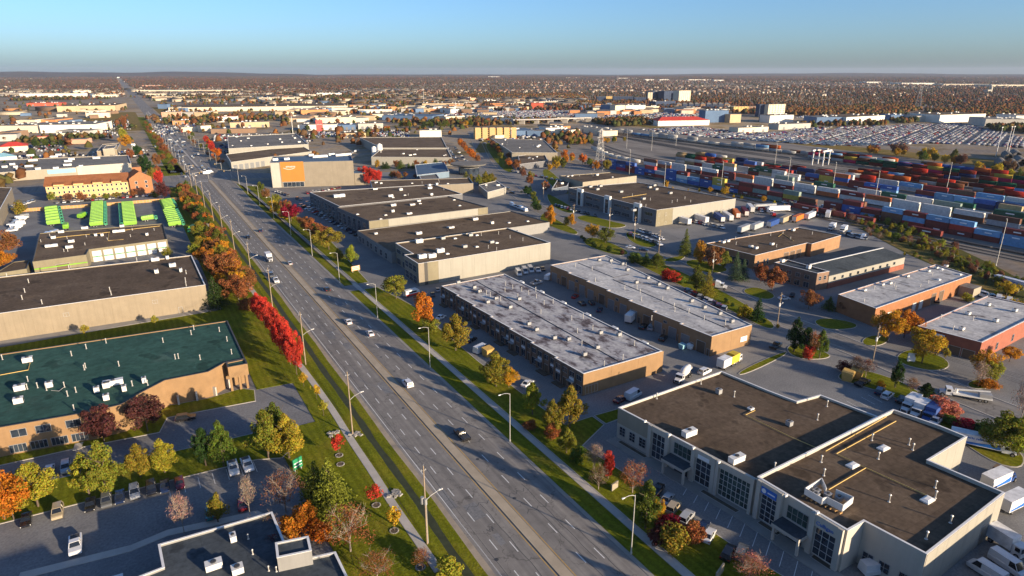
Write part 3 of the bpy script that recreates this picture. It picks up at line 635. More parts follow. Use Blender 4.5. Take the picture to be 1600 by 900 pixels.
# --- the two brick strip plazas
def plaza(name, label, poly_w, poly_e, h, wall, wallS, roof):
    """poly_w: west edge north to south with steps, poly_e: south-east then north-east corners"""
    return Bld(name, label, 'building', poly_w + poly_e, h, wall, roof, 'cap_white', .25)
n = 7; wP = []
for k in range(n):
    y0, y1 = 215 - k * 12.7, 215 - (k + 1) * 12.7; wP += [(95.7 + .12 * k, y0), (96.6 + .12 * k, y1)]
P2 = wP + [(126.4, 126.3), (124.3, 216)]
B2 = Bld('strip_plaza', 'two-storey brown brick plaza with stained white roof right beside the main road', 'building', P2, 6.6, 'brick_brown', 'roof_white_stain', 'cap_white', .2)
for k in range(n):
    i = 2 * k
    for j in range(4):
        a = .5 + j * 3.05
        B2.win(i, a + .3, a + 2.6, 4.1, 5.7, 3 if j % 2 else 2, 1, panes=k > 2, poly=P2)
        if (j + k) % 3 == 1: B2.door(i, a + .5, a + 2.4, 2.6, 'door_brown', 3, poly=P2, name='shop_door')
        else: B2.win(i, a + .2, a + 2.7, .35, 2.7, 2, 1, panes=k > 2, poly=P2, name='shop_window')
        B2.on('pier', i, a - .32, 0, cached('pier', lambda: MB().box(0, .5, -.45, -.004, 0, 6.3).mesh('pier', 'brick_brown')), P2)
        if (j * 3 + k) % 4 == 0: B2.on('awning', i, a + .2, 2.85, cached('awn', lambda: MB().box(0, 2.6, -1.2, -.01, 0, .22).mesh('awning', 'metal_grey')), P2)
        if (j + k) % 2 == 0: B2.on('fascia_sign', i, a + .3, 3.1, cached('fsg', lambda: MB().box(0, 2.3, -.16, -.005, 0, .7).mesh('fascia_sign', 'sign_white')), P2)
    B2.on('planting_bed', i, 1.5 + (k % 2) * 4, 0, cached('pbed', lambda: MB().box(0, 4.2, -2.2, -.5, 0, .35).mesh('planting_bed', 'soil')), P2)
SI = 2 * n - 1
B2.panels(SI, .02, 29.6, 0.05, 6.7, 9.85, 'brick_peach', P2); B2.win(SI, .8, 5.2, .3, 2.8, 4, 1, poly=P2, name='shop_window')
B2.pipes([(x, y) for x, y in ((117.62, 203.52),(107.24, 189.29),(118, 198.81),(114.4, 189.07),(119.87, 185.01),(118.55, 177.91),(113.6, 197.06),(119.37, 194.5),(119.71, 190.05),(123.94, 191.8),(106.4, 195.44),(122.04, 177.39),(118.28, 160.83),(122.63, 160.29),(113.39, 150.89),(119.2, 150.54),(108.62, 142.09),(105.55, 127.41),(112.78, 128.03),(122.27, 134.01),(123.75, 141.75),(106.21, 198.05),(112.72, 171.04))], 1.5, .11)
for x, y in ((105.39, 206.27),(104.98, 201.31),(106.52, 191.31),(101.97, 189.27),(113.36, 186.46),(106.21, 180.7),(103.57, 164.25),(103.07, 158.84),(104.22, 150.37),(107.39, 147.34),(104.86, 135.77),(111.16, 137.85),(123.06, 142.16),(119.02, 146.34),(102.89, 214.99)): B2.unit((x, y), 1.3, 1.1, 1.1, 'metal_grey' if x % 2 else 'metal_white')
B2.run([(110.3, 214), (111, 128)], 6.66, 'cap_dark', .13, 'expansion_joint')
for k in range(6): B2.child('scupper', cached('scup', lambda: MB().box(0, .7, -1.2, 1.2, -.5, .35).mesh('scupper', 'metal_white')), (126.2 - .25 * k, 134 + 14 * k, 6.6))
wP = []
for k in range(7):
    y0, y1 = 217 - k * 12.9, 217 - (k + 1) * 12.9; wP += [(147.6 - .2 * k, y0), (148.6 - .2 * k, y1)]
P3 = wP + [(166, 126.8), (177.8, 217.2)]
B3 = Bld('strip_plaza', 'tan brick plaza with white roof and a row of overhead doors facing the yard', 'building', P3, 6.6, 'brick_tan', 'roof_white', 'cap_white', .2)
for k in range(7):
    i = 2 * k
    B3.door(i, 1.2, 4.4, 3.9, 'door_grey', 6, poly=P3, name='overhead_door'); B3.door(i, 7.6, 10.8, 3.9, 'door_grey' if k % 2 else 'door_brown', 6, poly=P3, name='overhead_door')
    B3.door(i, 5.2, 6.1, 2.2, 'door_brown', 2, poly=P3); B3.door(i, 11.6, 12.5, 2.2, 'door_brown', 2, poly=P3)
    if k % 2: B3.win(i, 5., 6.6, 4.4, 5.4, 2, 1, panes=False, poly=P3)
B3.panels(13, .02, 18.2, .05, 6.7, 9.1, 'brick_peach', P3); B3.on('fascia_sign', 13, 13.6, 1.9, MB().box(0, 3, -.2, -.07, 0, 1.7).mesh('fascia_sign', 'sign_white'), P3)
B3.pipes([(x, y) for x, y in ((155.54, 209.97),(158.78, 202.68),(150.41, 189.66),(154.26, 176.46),(158.24, 174.1),(156.29, 170.08),(157.56, 159.49),(156.4, 152.47),(156.69, 145.72),(159.21, 131.95),(141.22, 147.24),(151, 163.38),(171.65, 205.98),(174.6, 199.78),(156.27, 138.33),(153.42, 149.09))], 1.5, .12)
for x, y in ((169.58, 211.77),(173.28, 208.43),(174.43, 202.09),(170.82, 194.49),(162.7, 179.58),(170.46, 181.61),(168.58, 173.35),(168.09, 168.27),(165.52, 153.21),(164.53, 146.17),(164.34, 139.06),(162.35, 132.06)): B3.unit((x, y), 1.4, 1.2, 1.1, 'metal_grey')
B3.run([(160, 214), (160, 190), (168, 190)], 6.66, 'cap_dark', .12, 'expansion_joint'); B3.run([(158, 188), (157, 130)], 6.66, 'cap_dark', .12, 'expansion_joint')

# --- dark-roofed warehouses up the right side of the road
P4 = [(96, 238.2), (162.3, 239), (160, 275), (100, 275), (100, 254), (96, 254)]
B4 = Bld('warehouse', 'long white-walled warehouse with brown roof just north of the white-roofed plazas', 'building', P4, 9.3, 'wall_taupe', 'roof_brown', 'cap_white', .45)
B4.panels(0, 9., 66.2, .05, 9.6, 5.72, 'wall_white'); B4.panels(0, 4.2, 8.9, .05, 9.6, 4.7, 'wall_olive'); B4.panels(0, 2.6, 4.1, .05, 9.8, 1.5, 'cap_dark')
for a in (1., 5.4, 9.8): B4.win(5, a, a + 3.6, 5.2, 8., 3, 2); B4.win(5, a, a + 3.6, .2, 3.6, 3, 2, name='entrance')
for a in (1.5, 8.5, 15.): B4.win(3, a, a + 5, 5.6, 7.6, 4, 1); B4.win(3, a, a + 4, .3, 3.2, 4, 1)
for x, y, ww in ((110.31, 271.23,3.4),(111.75, 250.83,3.4),(101.28, 246.28,3.6),(105.22, 245.1,3.4)): B4.unit((x, y), ww, 1.8, 1.8)
for x, y in ((124.73, 252.87),(139.11, 253.67),(136.79, 270.69),(122.64, 271.79)): B4.unit((x, y), 2., 1.8, 1.2, 'metal_grey')
B4.skylights([(128.17, 269.95), (130, 251.05), (140.06, 270.25), (141.16, 252.45), (113.38, 247.08)]); B4.pipes([(141.94, 269.13), (150.47, 267.1), (151.46, 257.61), (154.17, 250.29), (133.45, 246.41), (135.08, 241.63)])
B5 = Bld('warehouse', 'low grey flat-roofed unit squeezed between two taller white-walled warehouses', 'building', [(98, 275.6), (159, 275.6), (159, 289.5), (196, 290), (193, 327), (97.5, 325)], 5.3, 'wall_grey', 'roof_brown', 'cap_dark', .3)
for a in (3, 8, 15, 20, 27, 34, 41): B5.win(5, a, a + 2.6, .6, 3.6, 2, 2, panes=False)
for a in (6, 15): B5.win(2, a, a + 1.2, 2.6, 3.8, 1, 1, panes=False)
B5.scatter(9, 3, [(100, 278), (157, 278), (157, 290), (190, 292), (190, 322), (100, 322)])
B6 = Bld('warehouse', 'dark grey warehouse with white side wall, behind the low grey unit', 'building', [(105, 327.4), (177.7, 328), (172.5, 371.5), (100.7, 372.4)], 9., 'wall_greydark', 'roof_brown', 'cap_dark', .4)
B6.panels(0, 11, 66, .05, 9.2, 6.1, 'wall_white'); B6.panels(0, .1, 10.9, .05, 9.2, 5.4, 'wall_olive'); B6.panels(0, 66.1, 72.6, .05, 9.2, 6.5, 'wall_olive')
for k in range(6): B6.win(3, 2 + k * 7, 6 + k * 7, 1, 7.5, 2, 3, panes=False)
B6.scatter(12, 5)
B7 = Bld('warehouse', 'dark grey warehouse with brown roof, second behind the low grey unit', 'building', [(102.5, 372.8), (183, 372.2), (182, 416), (99.2, 430)], 9.3, 'wall_greydark', 'roof_brown', 'cap_white', .4)
for k in range(8): B7.win(3, 2 + k * 7, 6 + k * 7, 1, 7.5, 2, 3, panes=False)
B7.scatter(12, 6); B7.unit((111.5, 404.37), 7, 3, 1.8)
B8 = Bld('warehouse', 'narrow brown-roofed building behind the dark grey warehouses, tan east end', 'building', [(144, 436), (215, 419), (224, 443), (153.5, 469)], 7., 'wall_taupe', 'roof_brown', 'cap_blue', .4); B8.scatter(8, 8)
P9 = [(92.3, 518.5), (150.5, 497.7), (161.5, 541), (103, 560)]
B9 = Bld('retail_building', 'tall windowless taupe building with an orange panel on its front', 'building', P9, 18.6, 'wall_taupe', 'roof_blue', 'cap_blue', .6)
B9.block([(150.9, 498.2), (158.6, 495.4), (163, 512), (155, 515)], 9, 'wall_taupe', 'roof_blue', 'cap_blue', .3)
B9.panels(0, .1, 6.5, 0.1, 18.9, 6.4, 'wall_offwhite'); B9.panels(0, 7.2, 24.4, 4.4, 19.6, 8.6, 'orange_panel'); B9.panels(0, 27.0, 61., .1, 18.9, 4.86, 'wall_taupe')
B9.win(0, 8, 23.6, .2, 4., 5, 1, frame='metal_white')
B9.letters('amazon', 0, 11.2, 15.3, 2.3, 'sign_white', None, .2)
sw = MB(); sw.tube([(-1.2 + t * 8.5, -.2, 14.9 - 1.1 * math.sin(t * math.pi)) for t in [i / 12 for i in range(13)]], .16, 6)
B9.on('sign_stroke', 0, 10.6, 0, sw.mesh('sign_stroke', 'sign_white'))
for x, y, ww in ((130.66, 547.93,4),(134.84, 535.73,12),(146.48, 543.54,5),(150.31, 536.3,5),(157.07, 537.27,8),(107.88, 533.1,4),(99.21, 533.75,4)): B9.unit((x, y), ww, 3, 1.8)
B10 = Bld('warehouse', 'broad beige-roofed building with white front right behind the orange-panelled one', 'building', quad((78.72, 629.07), (162, 675.05), (166.74, 741.35)), 7.5, 'wall_white', 'roof_brown', 'cap_white', .4)
for k in range(6): B10.door(0, 2 + k * 6, 6 + k * 6, 5, 'door_grey', 4, name='dock_door')
B10b = Bld('warehouse', 'big grey-roofed warehouse with white wall above the orange-panelled building', 'building', quad((89.55, 720.15), (170.54, 721.48), (188.64, 860.06)), 10, 'wall_white', 'roof_grey', 'cap_white', .5); B10b.scatter(14, 4)
B11 = Bld('warehouse', 'white-walled warehouse behind a row of small conifers, brown roof in two levels', 'building', [(199.7, 601.2), (263.9, 557.6), (291, 625), (231, 660.4)], 7.5, 'wall_white', 'roof_brown', 'cap_white', .4)
B11.block([(231.6, 661), (291, 626), (336, 738), (247, 782)], 8.5, 'wall_white', 'roof_brown', 'cap_white', .4); B11.scatter(8, 9); B11.child('silo', MB().tube([(0, 0, 0), (0, 0, 13)], 3, 14).tube([(0, 0, 13), (0, 0, 14.5)], 3, 14, r2=.4).mesh('silo', 'metal_white', True), (*(226.77, 653.74), 0)); B11.child('silo', MB().tube([(0, 0, 0), (0, 0, 11)], 2.5, 14).tube([(0, 0, 11), (0, 0, 12.2)], 2.5, 14, r2=.4).mesh('silo', 'metal_white', True), (*(219.84, 651.76), 0))
B12 = Bld('warehouse', 'grey-roofed warehouse with pale wall on the right of the tree-lined side street', 'building', [(333.9, 563.9), (371.8, 538.3), (429.4, 650.3), (386, 702.7)], 7.5, 'wall_cream', 'roof_grey', 'cap_white', .4); B12.scatter(8, 10)
B12b = Bld('office_building', 'small dark-fronted annex before the grey-roofed side street warehouse', 'building', quad((304.71, 500.92), (340.61, 508.63), (371.39, 562.03)), 5, 'wall_greydark', 'roof_brown', 'cap_white', .4); B12b.scatter(5, 11)
P13 = [(256, 269.4), (322.9, 270.4), (311.9, 350.5), (256, 356.5)]
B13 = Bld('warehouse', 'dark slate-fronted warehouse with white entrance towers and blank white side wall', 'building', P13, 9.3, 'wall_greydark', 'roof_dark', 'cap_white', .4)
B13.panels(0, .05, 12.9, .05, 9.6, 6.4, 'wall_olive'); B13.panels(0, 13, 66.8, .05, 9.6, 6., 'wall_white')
for a in (1.5, 7.): B13.win(0, a, a + 1.3, 5.5, 7.5, 1, 1, panes=False, fw=.1); B13.win(0, a, a + 1.3, .5, 2.2, 1, 1, panes=False)
for a in (12, 41, 69):
    B13.on('entrance_tower', 3, a, 0, cached('etow', lambda: MB().box(0, 5.5, -1.6, -.01, 0, 11.2).box(1.2, 4.2, -1.7, -1.6, .3, 9, 1).mesh('entrance_tower', ['metal_white', 'glass'])))
for a in (2, 20, 28, 49, 57, 77): B13.win(3, a, a + 7, 5.4, 7.4, 5, 1); B13.win(3, a, a + 7, 1., 3.2, 5, 1)
for k in range(8): B13.door(0, 20 + k * 5.6, 23.2 + k * 5.6, 4.2, 'door_grey', 5, name='dock_door')
for x, y in ((270.74, 351.54),(268.69, 341.04),(276.19, 325.39),(278.42, 349.99),(272.31, 299.15),(244.02, 275.44),(300.88, 305.34),(302.88, 320.79),(312.32, 332.97),(304.31, 328.68)): B13.unit((x, y), 2.4, 2, 1.3, 'metal_grey')
B13.pipes([(x, y) for x, y in ((275.11, 312.65),(274.66, 295.33),(280.45, 282.38),(296.2, 287.47),(291.66, 278.09),(258.74, 281.64),(262.33, 290.79),(323.63, 286.54),(286.05, 283.78))], 1.4, .14); B13.run([(264.44, 310.04), (286.8, 312.39)], 9.45, 'pipe_yellow', .12)
B13b = Bld('warehouse', 'tan-walled brown-roofed building just behind the slate-fronted warehouse', 'building', [(285.9, 380.2), (340.7, 383.5), (334.9, 408.6), (288.5, 414.4)], 7.3, 'wall_cream', 'roof_dark', 'cap_dark', .4); B13b.scatter(7, 12)
B13c = Bld('office_building', 'small low office with pale canopy fascia left of the slate-fronted warehouse', 'building', quad((257.36, 378.68), (274.27, 383.52), (302.13, 416.68)), 4.6, 'wall_slate', 'roof_dark', 'cap_white', .8); B13c.scatter(4, 13)
P14 = [(236.1, 183.4), (276, 185.6), (276, 183.2), (304.1, 186.6), (300.7, 208.7), (233.1, 210.1)]
B14 = Bld('workshop_building', 'orange-brown brick workshop with brown roof beside the blue-grey gabled building', 'building', P14, 6.2, 'brick_tan', 'roof_dark', 'cap_white', .3)
for a in (2, 6.5, 9): B14.win(0, a, a + 1.3, 1., 3.6, 1, 2, panes=False)
for a in (22, 27, 32): B14.door(0, a, a + 3.4, 4.2, 'door_brown', 5, name='overhead_door')
B14.win(5, 3, 9, 1, 3.6, 4, 1); B14.win(5, 12, 24, 1, 3.6, 7, 1, panes=False)
for x, y in ((241.48, 206.81),(245.28, 207.42),(246.18, 194.34),(246.37, 191.54),(258.73, 192.38),(292.27, 205.79)): B14.unit((x, y), 1.8, 1.4, 1.1)
B14.pipes([(x, y) for x, y in ((252.51, 209),(244.89, 201.97),(262.46, 209.14),(274.13, 205.33),(281.74, 203.96),(257.58, 188.94),(294.71, 196.28),(276.01, 195.09))], 1.2, .13); B14.run([(274.87, 201.33), (282.55, 204.59), (274.82, 192.39)], 6.35, 'pipe_yellow', .1)
P15 = [(232.9, 150.1), (239.6, 149.4), (239.6, 169.3), (231, 169.3)]
B15 = Bld('workshop_building', 'long building with blue-grey gabled metal roof and pale ridge', 'building', P15, 7., 'brick_brown', 'roof_slate', 'cap_white', .5)
def gable(Bx, x0, x1, y0, y1, h, rise, ov, wall, roof, base=None, hb=2.6, alongx=True):
    o = Bx.o; b = MB(); X0, X1, Y0, Y1 = x0 - o.x, x1 - o.x, y0 - o.y, y1 - o.y; m = (Y0 + Y1) / 2
    b.box(X0, X1, Y0, Y1, 0, h); b.add([(X0, Y0, h), (X0, Y1, h), (X0, m, h + rise), (X1, Y0, h), (X1, Y1, h), (X1, m, h + rise)], [(0, 2, 1), (3, 4, 5)])
    link('wall', b.mesh('wall', wall), Bx.root, color=Bx.color)
    b = MB(); t = .18; k = rise / (m - Y0)
    for s1, ya, yb in ((0, Y0 - ov, m), (1, Y1 + ov, m)):
        za = h - ov * k + .03; zb = h + rise + .03
        b.loft([[(X0 - ov, ya, za), (X1 + ov, ya, za), (X1 + ov, ya, za + t), (X0 - ov, ya, za + t)], [(X0 - ov, yb, zb), (X1 + ov, yb, zb), (X1 + ov, yb, zb + t), (X0 - ov, yb, zb + t)]])
    rf = link('roof', b.mesh('roof', roof), Bx.root)
    link('ridge_cap', MB().box(X0 - ov, X1 + ov, m - .35, m + .35, h + rise + .1, h + rise + .32).mesh('ridge_cap', 'cap_white'), rf)
    if base: link('base_course', MB().box(X0 - .12, X1 + .12, Y0 - .12, Y1 + .12, 0, hb).mesh('base_course', base), Bx.root)
gable(B15, 239.7, 295, 149.2, 170.5, 5.6, 1.6, .3, 'wall_white', 'roof_slate', 'brick_red', 2.3)
for k in range(9): B15.on('window', 0, 0, 0, cached('w15', lambda: MB().box(0, 1.1, -.08, 0, 0, 1.2).mesh('window', 'glass'))).location = Vector((243 + k * 5.4, 149.12, 3.3)) - B15.o
for a in (1.2, 4.): B15.win(0, a, a + 1.3, 4.2, 6., 1, 2)
for a in (2, 6, 10, 14): B15.win(3, a, a + 2.2, 4., 5.8, 2, 1); B15.win(3, a, a + 2.4, .4, 2.8, 2, 1)
B15.unit((236.84, 157.06), 1.6, 1.4, 1.6, 'metal_white'); B15.unit((235.49, 168.87), 1.8, 1.4, 1.4)
P16 = [(215.8, 115.3), (286.9, 118.1), (290, 133.8), (218.3, 131.2)]
B16 = Bld('workshop_building', 'long orange brick unit with pale grey roof left of the rail embankment', 'building', P16, 6.5, 'brick_orange', 'roof_white', 'cap_white', .25)
for a in (4, 8.5, 26, 31): B16.door(0, a, a + 2.6, 3.4, 'door_white', 5, name='overhead_door')
for a in (40, 46): B16.door(0, a, a + 3.2, 4.4, 'door_brown', 5, name='overhead_door')
for a in (12, 16, 20): B16.win(0, a, a + 1.5, 1., 2.6, 1, 1, panes=False)
B16.child('lean_to', MB().prism([(0, 0), (6.5, .3), (6.5, -5.2), (0, -5.5)][::-1], 0, 4.2, 0, 1).mesh('lean_to', ['wall_cream', 'roof_grey']), (277, 117.6, 0))
B16.scatter(10, 16, units=False)
for x, y in ((243.3, 129.45),(247.42, 128.84),(262.36, 130.49),(276.93, 129.96),(284.65, 130.66),(291.09, 130.09),(230.74, 128.9)): B16.unit((x, y), 1.5, 1.2, .8)
P17 = [(215.6, 81.8), (268, 84.6), (265.2, 102.6), (212.6, 99.3)]
B17 = Bld('workshop_building', 'red brick unit with stained white roof at the right edge, gold tree before it', 'building', P17, 6.2, 'brick_red', 'roof_white', 'cap_white', .25)
for a in (9.6, 13.4): B17.door(3, a, a + 3.2, 3., 'door_brown', 5, name='overhead_door')
B17.win(3, 5., 8.2, .3, 4.2, 2, 2, name='entrance'); B17.on('fascia_sign', 3, 5.2, 4.5, MB().box(0, 2.8, -.2, -.12, 0, 1.2).mesh('fascia_sign', 'sign_white'))
for x, y in ((253.95, 97.48),(238.26, 96.5),(255.55, 89.84),(239.05, 88.48),(221.53, 90.45)): B17.unit((x, y), 1.5, 1.3, 1.)
B17.pipes([(227.18, 99.57), (219.8, 92.1), (234.54, 93.16)], 1.2, .12)
for a in (12, 24, 36): B17.win(0, a, a + 1.5, 1., 3.4, 1, 2, panes=False)

# --- left of the road
P_L1 = [(-75, 174), (-35.4, 171), (-17.9, 168.8), (-11.6, 169.1), (-6.7, 173.9), (-1.3, 178.3), (9.2, 178.0), (14.0, 182.0), (19.3, 182.0), (19.3, 216), (-41.1, 221.2), (-75, 224)]
L1 = Bld('office_building', 'peach brick building with green flat roof and zigzag front at the left', 'building', P_L1, 7.3, 'brick_peach', 'roof_green', 'cap_dark', .25)
L1.block([(14.2, 178.3), (19.3, 178.0), (19.3, 181.7), (14.2, 181.7)], 7.3, 'brick_peach', 'roof_green', 'cap_dark', .25, z0=4.2, bottom=True)
for p in ((14.5, 178.6), (18.6, 178.4), (16.8, 178.5)): L1.child('column', cached('l1col', lambda: MB().box(-.3, .3, -.3, .3, 0, 4.3).mesh('column', 'brick_peach')), (*p, 0))
for a in (36, 40.0): L1.win(0, a - 24, a - 21, 4.3, 6.3, 2, 1)
for a in (19, 23.3, 30, 34.3): L1.win(0, a, a + 3, 4.4, 6.4, 2, 1)
for a in (1.5, 6.3, 12.3): L1.win(1, a, a + 3.1, 4.4, 6.4, 2, 1)
for a in (0.5, 4.6, 8.7, 12.8): L1.win(1, a, a + 3.4, .5, 2.6, 4, 1)
for a in (14, 18.1, 22.2, 26.3, 30.4, 34.5): L1.win(0, a, a + 3.4, .5, 2.6, 4, 1)
for i, a in ((5, 2.), (5, 6.5), (6, .5), (6, 5.5)): L1.on('buttress', i, a, 0, cached('but', lambda: MB().box(0, .5, -.9, -.004, 0, 2.6).mesh('buttress', 'concrete')))
for x, y, ww in ((-33.65, 191.44,2.4),(-33.14, 183.34,2.),(-33.74, 211.08,2.4),(-27.27, 189.71,1.6),(-12.95, 182.48,4.5),(-14.52, 181.75,1.6),(-10.55, 177.36,1.),(-5.97, 180.04,1.),(-16.62, 180.15,1.2),(-14.48, 174.18,1.3)): L1.unit((x, y), ww, 1.5, 1.5)
L1.pipes([(x, y) for x, y in ((-40.2, 216.87),(-32.48, 196.59),(-32.16, 191.37),(-29.95, 190.89),(-27.84, 188),(-23.97, 187.76),(-21.27, 182.9),(-21.25, 172.26),(-19.63, 198.41),(-19.9, 213.63),(-19.89, 197.17),(-14.88, 215.59),(-11.69, 195.13),(-5.31, 177.96),(-0.03, 207.36),(2.18, 192.27),(3, 192.29),(9.04, 213.79),(15.82, 207.93),(-8.78, 179.6),(-22.99, 181.54),(-23.39, 209.94),(7.91, 209.6),(8.26, 188.17),(16.79, 198.52),(16.55, 187.83))], 1.4, .12)
L1.run([(-39.34, 204.57), (-33.13, 204.53), (-33.15, 209.75)], 7.5, 'pipe_yellow', .1); L1.run([(-26.77, 186.93), (-25.05, 185.51), (-23.93, 187.7)], 7.5, 'galvanised', .07)
P_L2 = [(-75, 256.5), (17, 253.5), (16.7, 301), (-75, 306)]
L2 = Bld('warehouse', 'long tan ribbed-wall warehouse with dark roof at the left', 'building', P_L2, 9.2, 'wall_tan', 'roof_dark', 'cap_white', .35)
L2.panels(0, .1, 91.9, .05, 9.4, 2.55, 'wall_tan')
for a in (47, 74): L2.win(0, a, a + 1.7, 5.2, 6.6, 2, 1, panes=False)
L2.door(0, 82, 83.2, 2.4, 'door_white', 2)
L2.pipes([(x, y) for x, y in ((-48.23, 304.56),(-40.18, 291.45),(-40.19, 278.53),(-40.13, 269.7),(-33.73, 260.59),(-28.03, 305.5),(-13.25, 259.31),(-3.98, 304.18),(12.22, 273.6),(10.79, 256.84),(11.09, 262.91),(-13.66, 264.47))], 1.5, .14)
for x, y, ww in ((2.76, 300.19,3),(8.39, 287.07,2.4),(2.25, 280.5,1.4),(10.7, 277.48,1.),(7.39, 300.85,1.2)): L2.unit((x, y), ww, 1.8, 1.5)
P_L3 = [(-43.5, 338), (-23.7, 339.5), (-22.9, 349.7), (10, 352.6), (10.5, 392.6), (-45.7, 400)]
L3 = Bld('depot_building', 'brown-roofed truck depot with a row of white bay doors and green trim', 'building', P_L3, 6., 'wall_olive', 'roof_brown', 'cap_dark', .3)
for k in range(7): L3.door(2, 1. + k * 4.6, 4.6 + k * 4.6, 5.1, 'door_white', 5, name='bay_door'); L3.on('green_band', 2, .9 + k * 4.6, 2.2, cached('gband', lambda: MB().box(0, 3.8, -.14, -.07, 0, .45).mesh('green_band', 'green_band')))
L3.on('green_band', 0, 0, 2.6, MB().box(0, 19.8, -.3, -.01, 0, .5).mesh('green_band', 'green_bright')); L3.door(0, 8, 13, 3.6, 'door_brown', 4, name='overhead_door')
L3.block([(-57, 334), (-45.9, 336), (-46, 352), (-52, 352)], 3.8, 'wall_olive', 'roof_brown', 'cap_dark', .2)
for x, y, ww in ((-38.62, 383.78,2.),(-38.22, 364.95,5.),(-30.54, 370.19,2.6),(-30.76, 357.83,3.),(-10.46, 382.72,5.5),(-20.58, 379.2,1.2),(-17.79, 377.55,1.2),(1.81, 367.5,1.2),(-36.1, 396.29,2.6),(-25.86, 400.12,3),(-8.88, 395.2,2.)): L3.unit((x, y), ww, 1.7, 1.3)
L3.pipes([(x, y) for x, y in ((-40.69, 391.11),(-32.85, 380.36),(-24.73, 380.11),(-4.35, 384.03),(5.49, 378.21),(-43.55, 379.33),(-32.76, 352.41),(-31.22, 351.51),(-24.73, 361.09),(-15.51, 367.12),(-5.54, 368.75))], 1.1, .12); L3.run([(-37.61, 385.29), (-17.83, 384.52), (-1.88, 386.65), (8.7, 387.29)], 6.2, 'pipe_yellow', .12); L3.run([(-15, 384.46), (-15.2, 364.56), (-8.65, 363.63)], 6.2, 'pipe_yellow', .09)
L4 = Bld('hotel', 'cream three-storey hotel with brown pitched roof and brick gable at its right end', 'building', [(-53, 547), (-2.5, 542.5), (-1.5, 566), (-52, 570)], 9.6, 'stucco_yellow', 'roof_brown', 'cap_dark', .02)
def hotel():
    o = L4.o; b = MB(); e0, e1 = (-54, 545.8), (-2.4, 541.2); k0, k1 = (-53, 558.5), (-2, 554.5); f0, f1 = (-52, 571), (-1.4, 567)
    b.add([(e0[0] - o.x, e0[1] - o.y, 9.5), (e1[0] - o.x, e1[1] - o.y, 9.5), (k1[0] - o.x, k1[1] - o.y, 14.6), (k0[0] - o.x, k0[1] - o.y, 14.6), (f0[0] - o.x, f0[1] - o.y, 9.5), (f1[0] - o.x, f1[1] - o.y, 9.5)],
          [(0, 1, 2, 3), (3, 2, 5, 4), (0, 3, 4), (1, 5, 2)])
    link('roof', b.mesh('roof', 'roof_terracotta'), L4.root)
    for z in (.6, 3.8, 7.0):
        for k in range(17): L4.win(0, 1. + k * 2.93, 2.2 + k * 2.93, z, z + 1.7, 1, 1, panes=False, frame='metal_white')
    for k in range(4): L4.child('dormer', cached('dorm', lambda: MB().box(0, 6, -1, 3, 0, 1.1).add([(-.3, -1.3, 1.1), (6.3, -1.3, 1.1), (6.3, 4, 2.2), (-.3, 4, 2.2)], [(0, 1, 2, 3)], 1).mesh('dormer', ['stucco_yellow', 'roof_terracotta'])), (-48 + k * 11.6, 545.6 - k * 1.04, 9.4), R(-5))
    b = MB(); q = [(-2.2, 540), (12.3, 543.5), (9, 560), (-4.5, 557)]; c = [(x - o.x, y - o.y) for x, y in q]
    b.prism(c, 0, 11.5); m1 = ((c[0][0] + c[1][0]) / 2, (c[0][1] + c[1][1]) / 2); m2 = ((c[2][0] + c[3][0]) / 2, (c[2][1] + c[3][1]) / 2)
    b.add([(*c[0], 11.5), (*c[1], 11.5), (*m1, 16.2), (*c[2], 11.5), (*c[3], 11.5), (*m2, 16.2)], [(0, 1, 2), (3, 4, 5)])
    b.add([(*c[0], 11.52), (*c[1], 11.52), (*m1, 16.3), (*c[2], 11.52), (*c[3], 11.52), (*m2, 16.3)], [(1, 3, 5, 2), (0, 2, 5, 4)], 1)
    link('gable_wing', b.mesh('gable_wing', ['brick_orange', 'roof_terracotta']), L4.root)
    for a, z in ((3.5, 1), (3.5, 4.2), (3.5, 7.4), (10, 4.2), (10, 7.4)): L4.win(0, a, a + 1.6, z, z + 1.9, 1, 1, panes=False, frame='metal_white', poly=q)
    L4.child('chimney', MB().box(-3, 3, -2, 2, 0, 17).mesh('chimney', 'brick_orange'), (4, 563, 0))
    L4.child('porch', MB().box(0, 7, -3, 0, 0, 3).add([(-.4, -3.4, 3), (7.4, -3.4, 3), (7.4, .1, 4.4), (-.4, .1, 4.4)], [(0, 1, 2, 3)], 1).mesh('porch', ['brick_orange', 'roof_terracotta']), (-1.5, 540.2, 0), R(13))
hotel()
L5 = Bld('retail_strip', 'long cream retail strip with flat grey roof behind the brown-roofed hotel', 'building', [(-190, 652), (1.3, 668), (0, 740), (-200, 775)], 7., 'wall_cream', 'roof_grey', 'cap_white', .5)
L5.on('fascia_sign', 0, 130, 3.5, MB().box(0, 20, -.3, -.06, 0, 3.4).mesh('fascia_sign', 'roof_sky')); L5.panels(0, 151, 190, .1, 8.2, 13, 'wall_offwhite')
for x, y, ww in ((-92.31, 697.37,4),(-84.28, 692.62,3),(-74.77, 691.5,6),(-66.68, 668.99,4),(-80.14, 672.67,4),(-53.98, 665.82,4),(-46.69, 684.1,6),(-47.6, 713.88,6),(-75.68, 735.62,7),(-36.26, 668.7,3),(-61.02, 759.24,6),(-81.6, 782.85,6),(-58.32, 774.91,5),(-25.93, 727.39,6),(-88.65, 713.65,4),(-45.78, 728.37,5)): L5.unit((x, y), ww, 3, 1.7)
L6 = Bld('workshop_building', 'brown-roofed building cut by the left edge, left of the brown-roofed hotel', 'building', quad((-102.45, 499.66), (-69.65, 466.46), (-73.31, 560.36)), 8, 'wall_taupe', 'roof_brown', 'cap_white', .3)
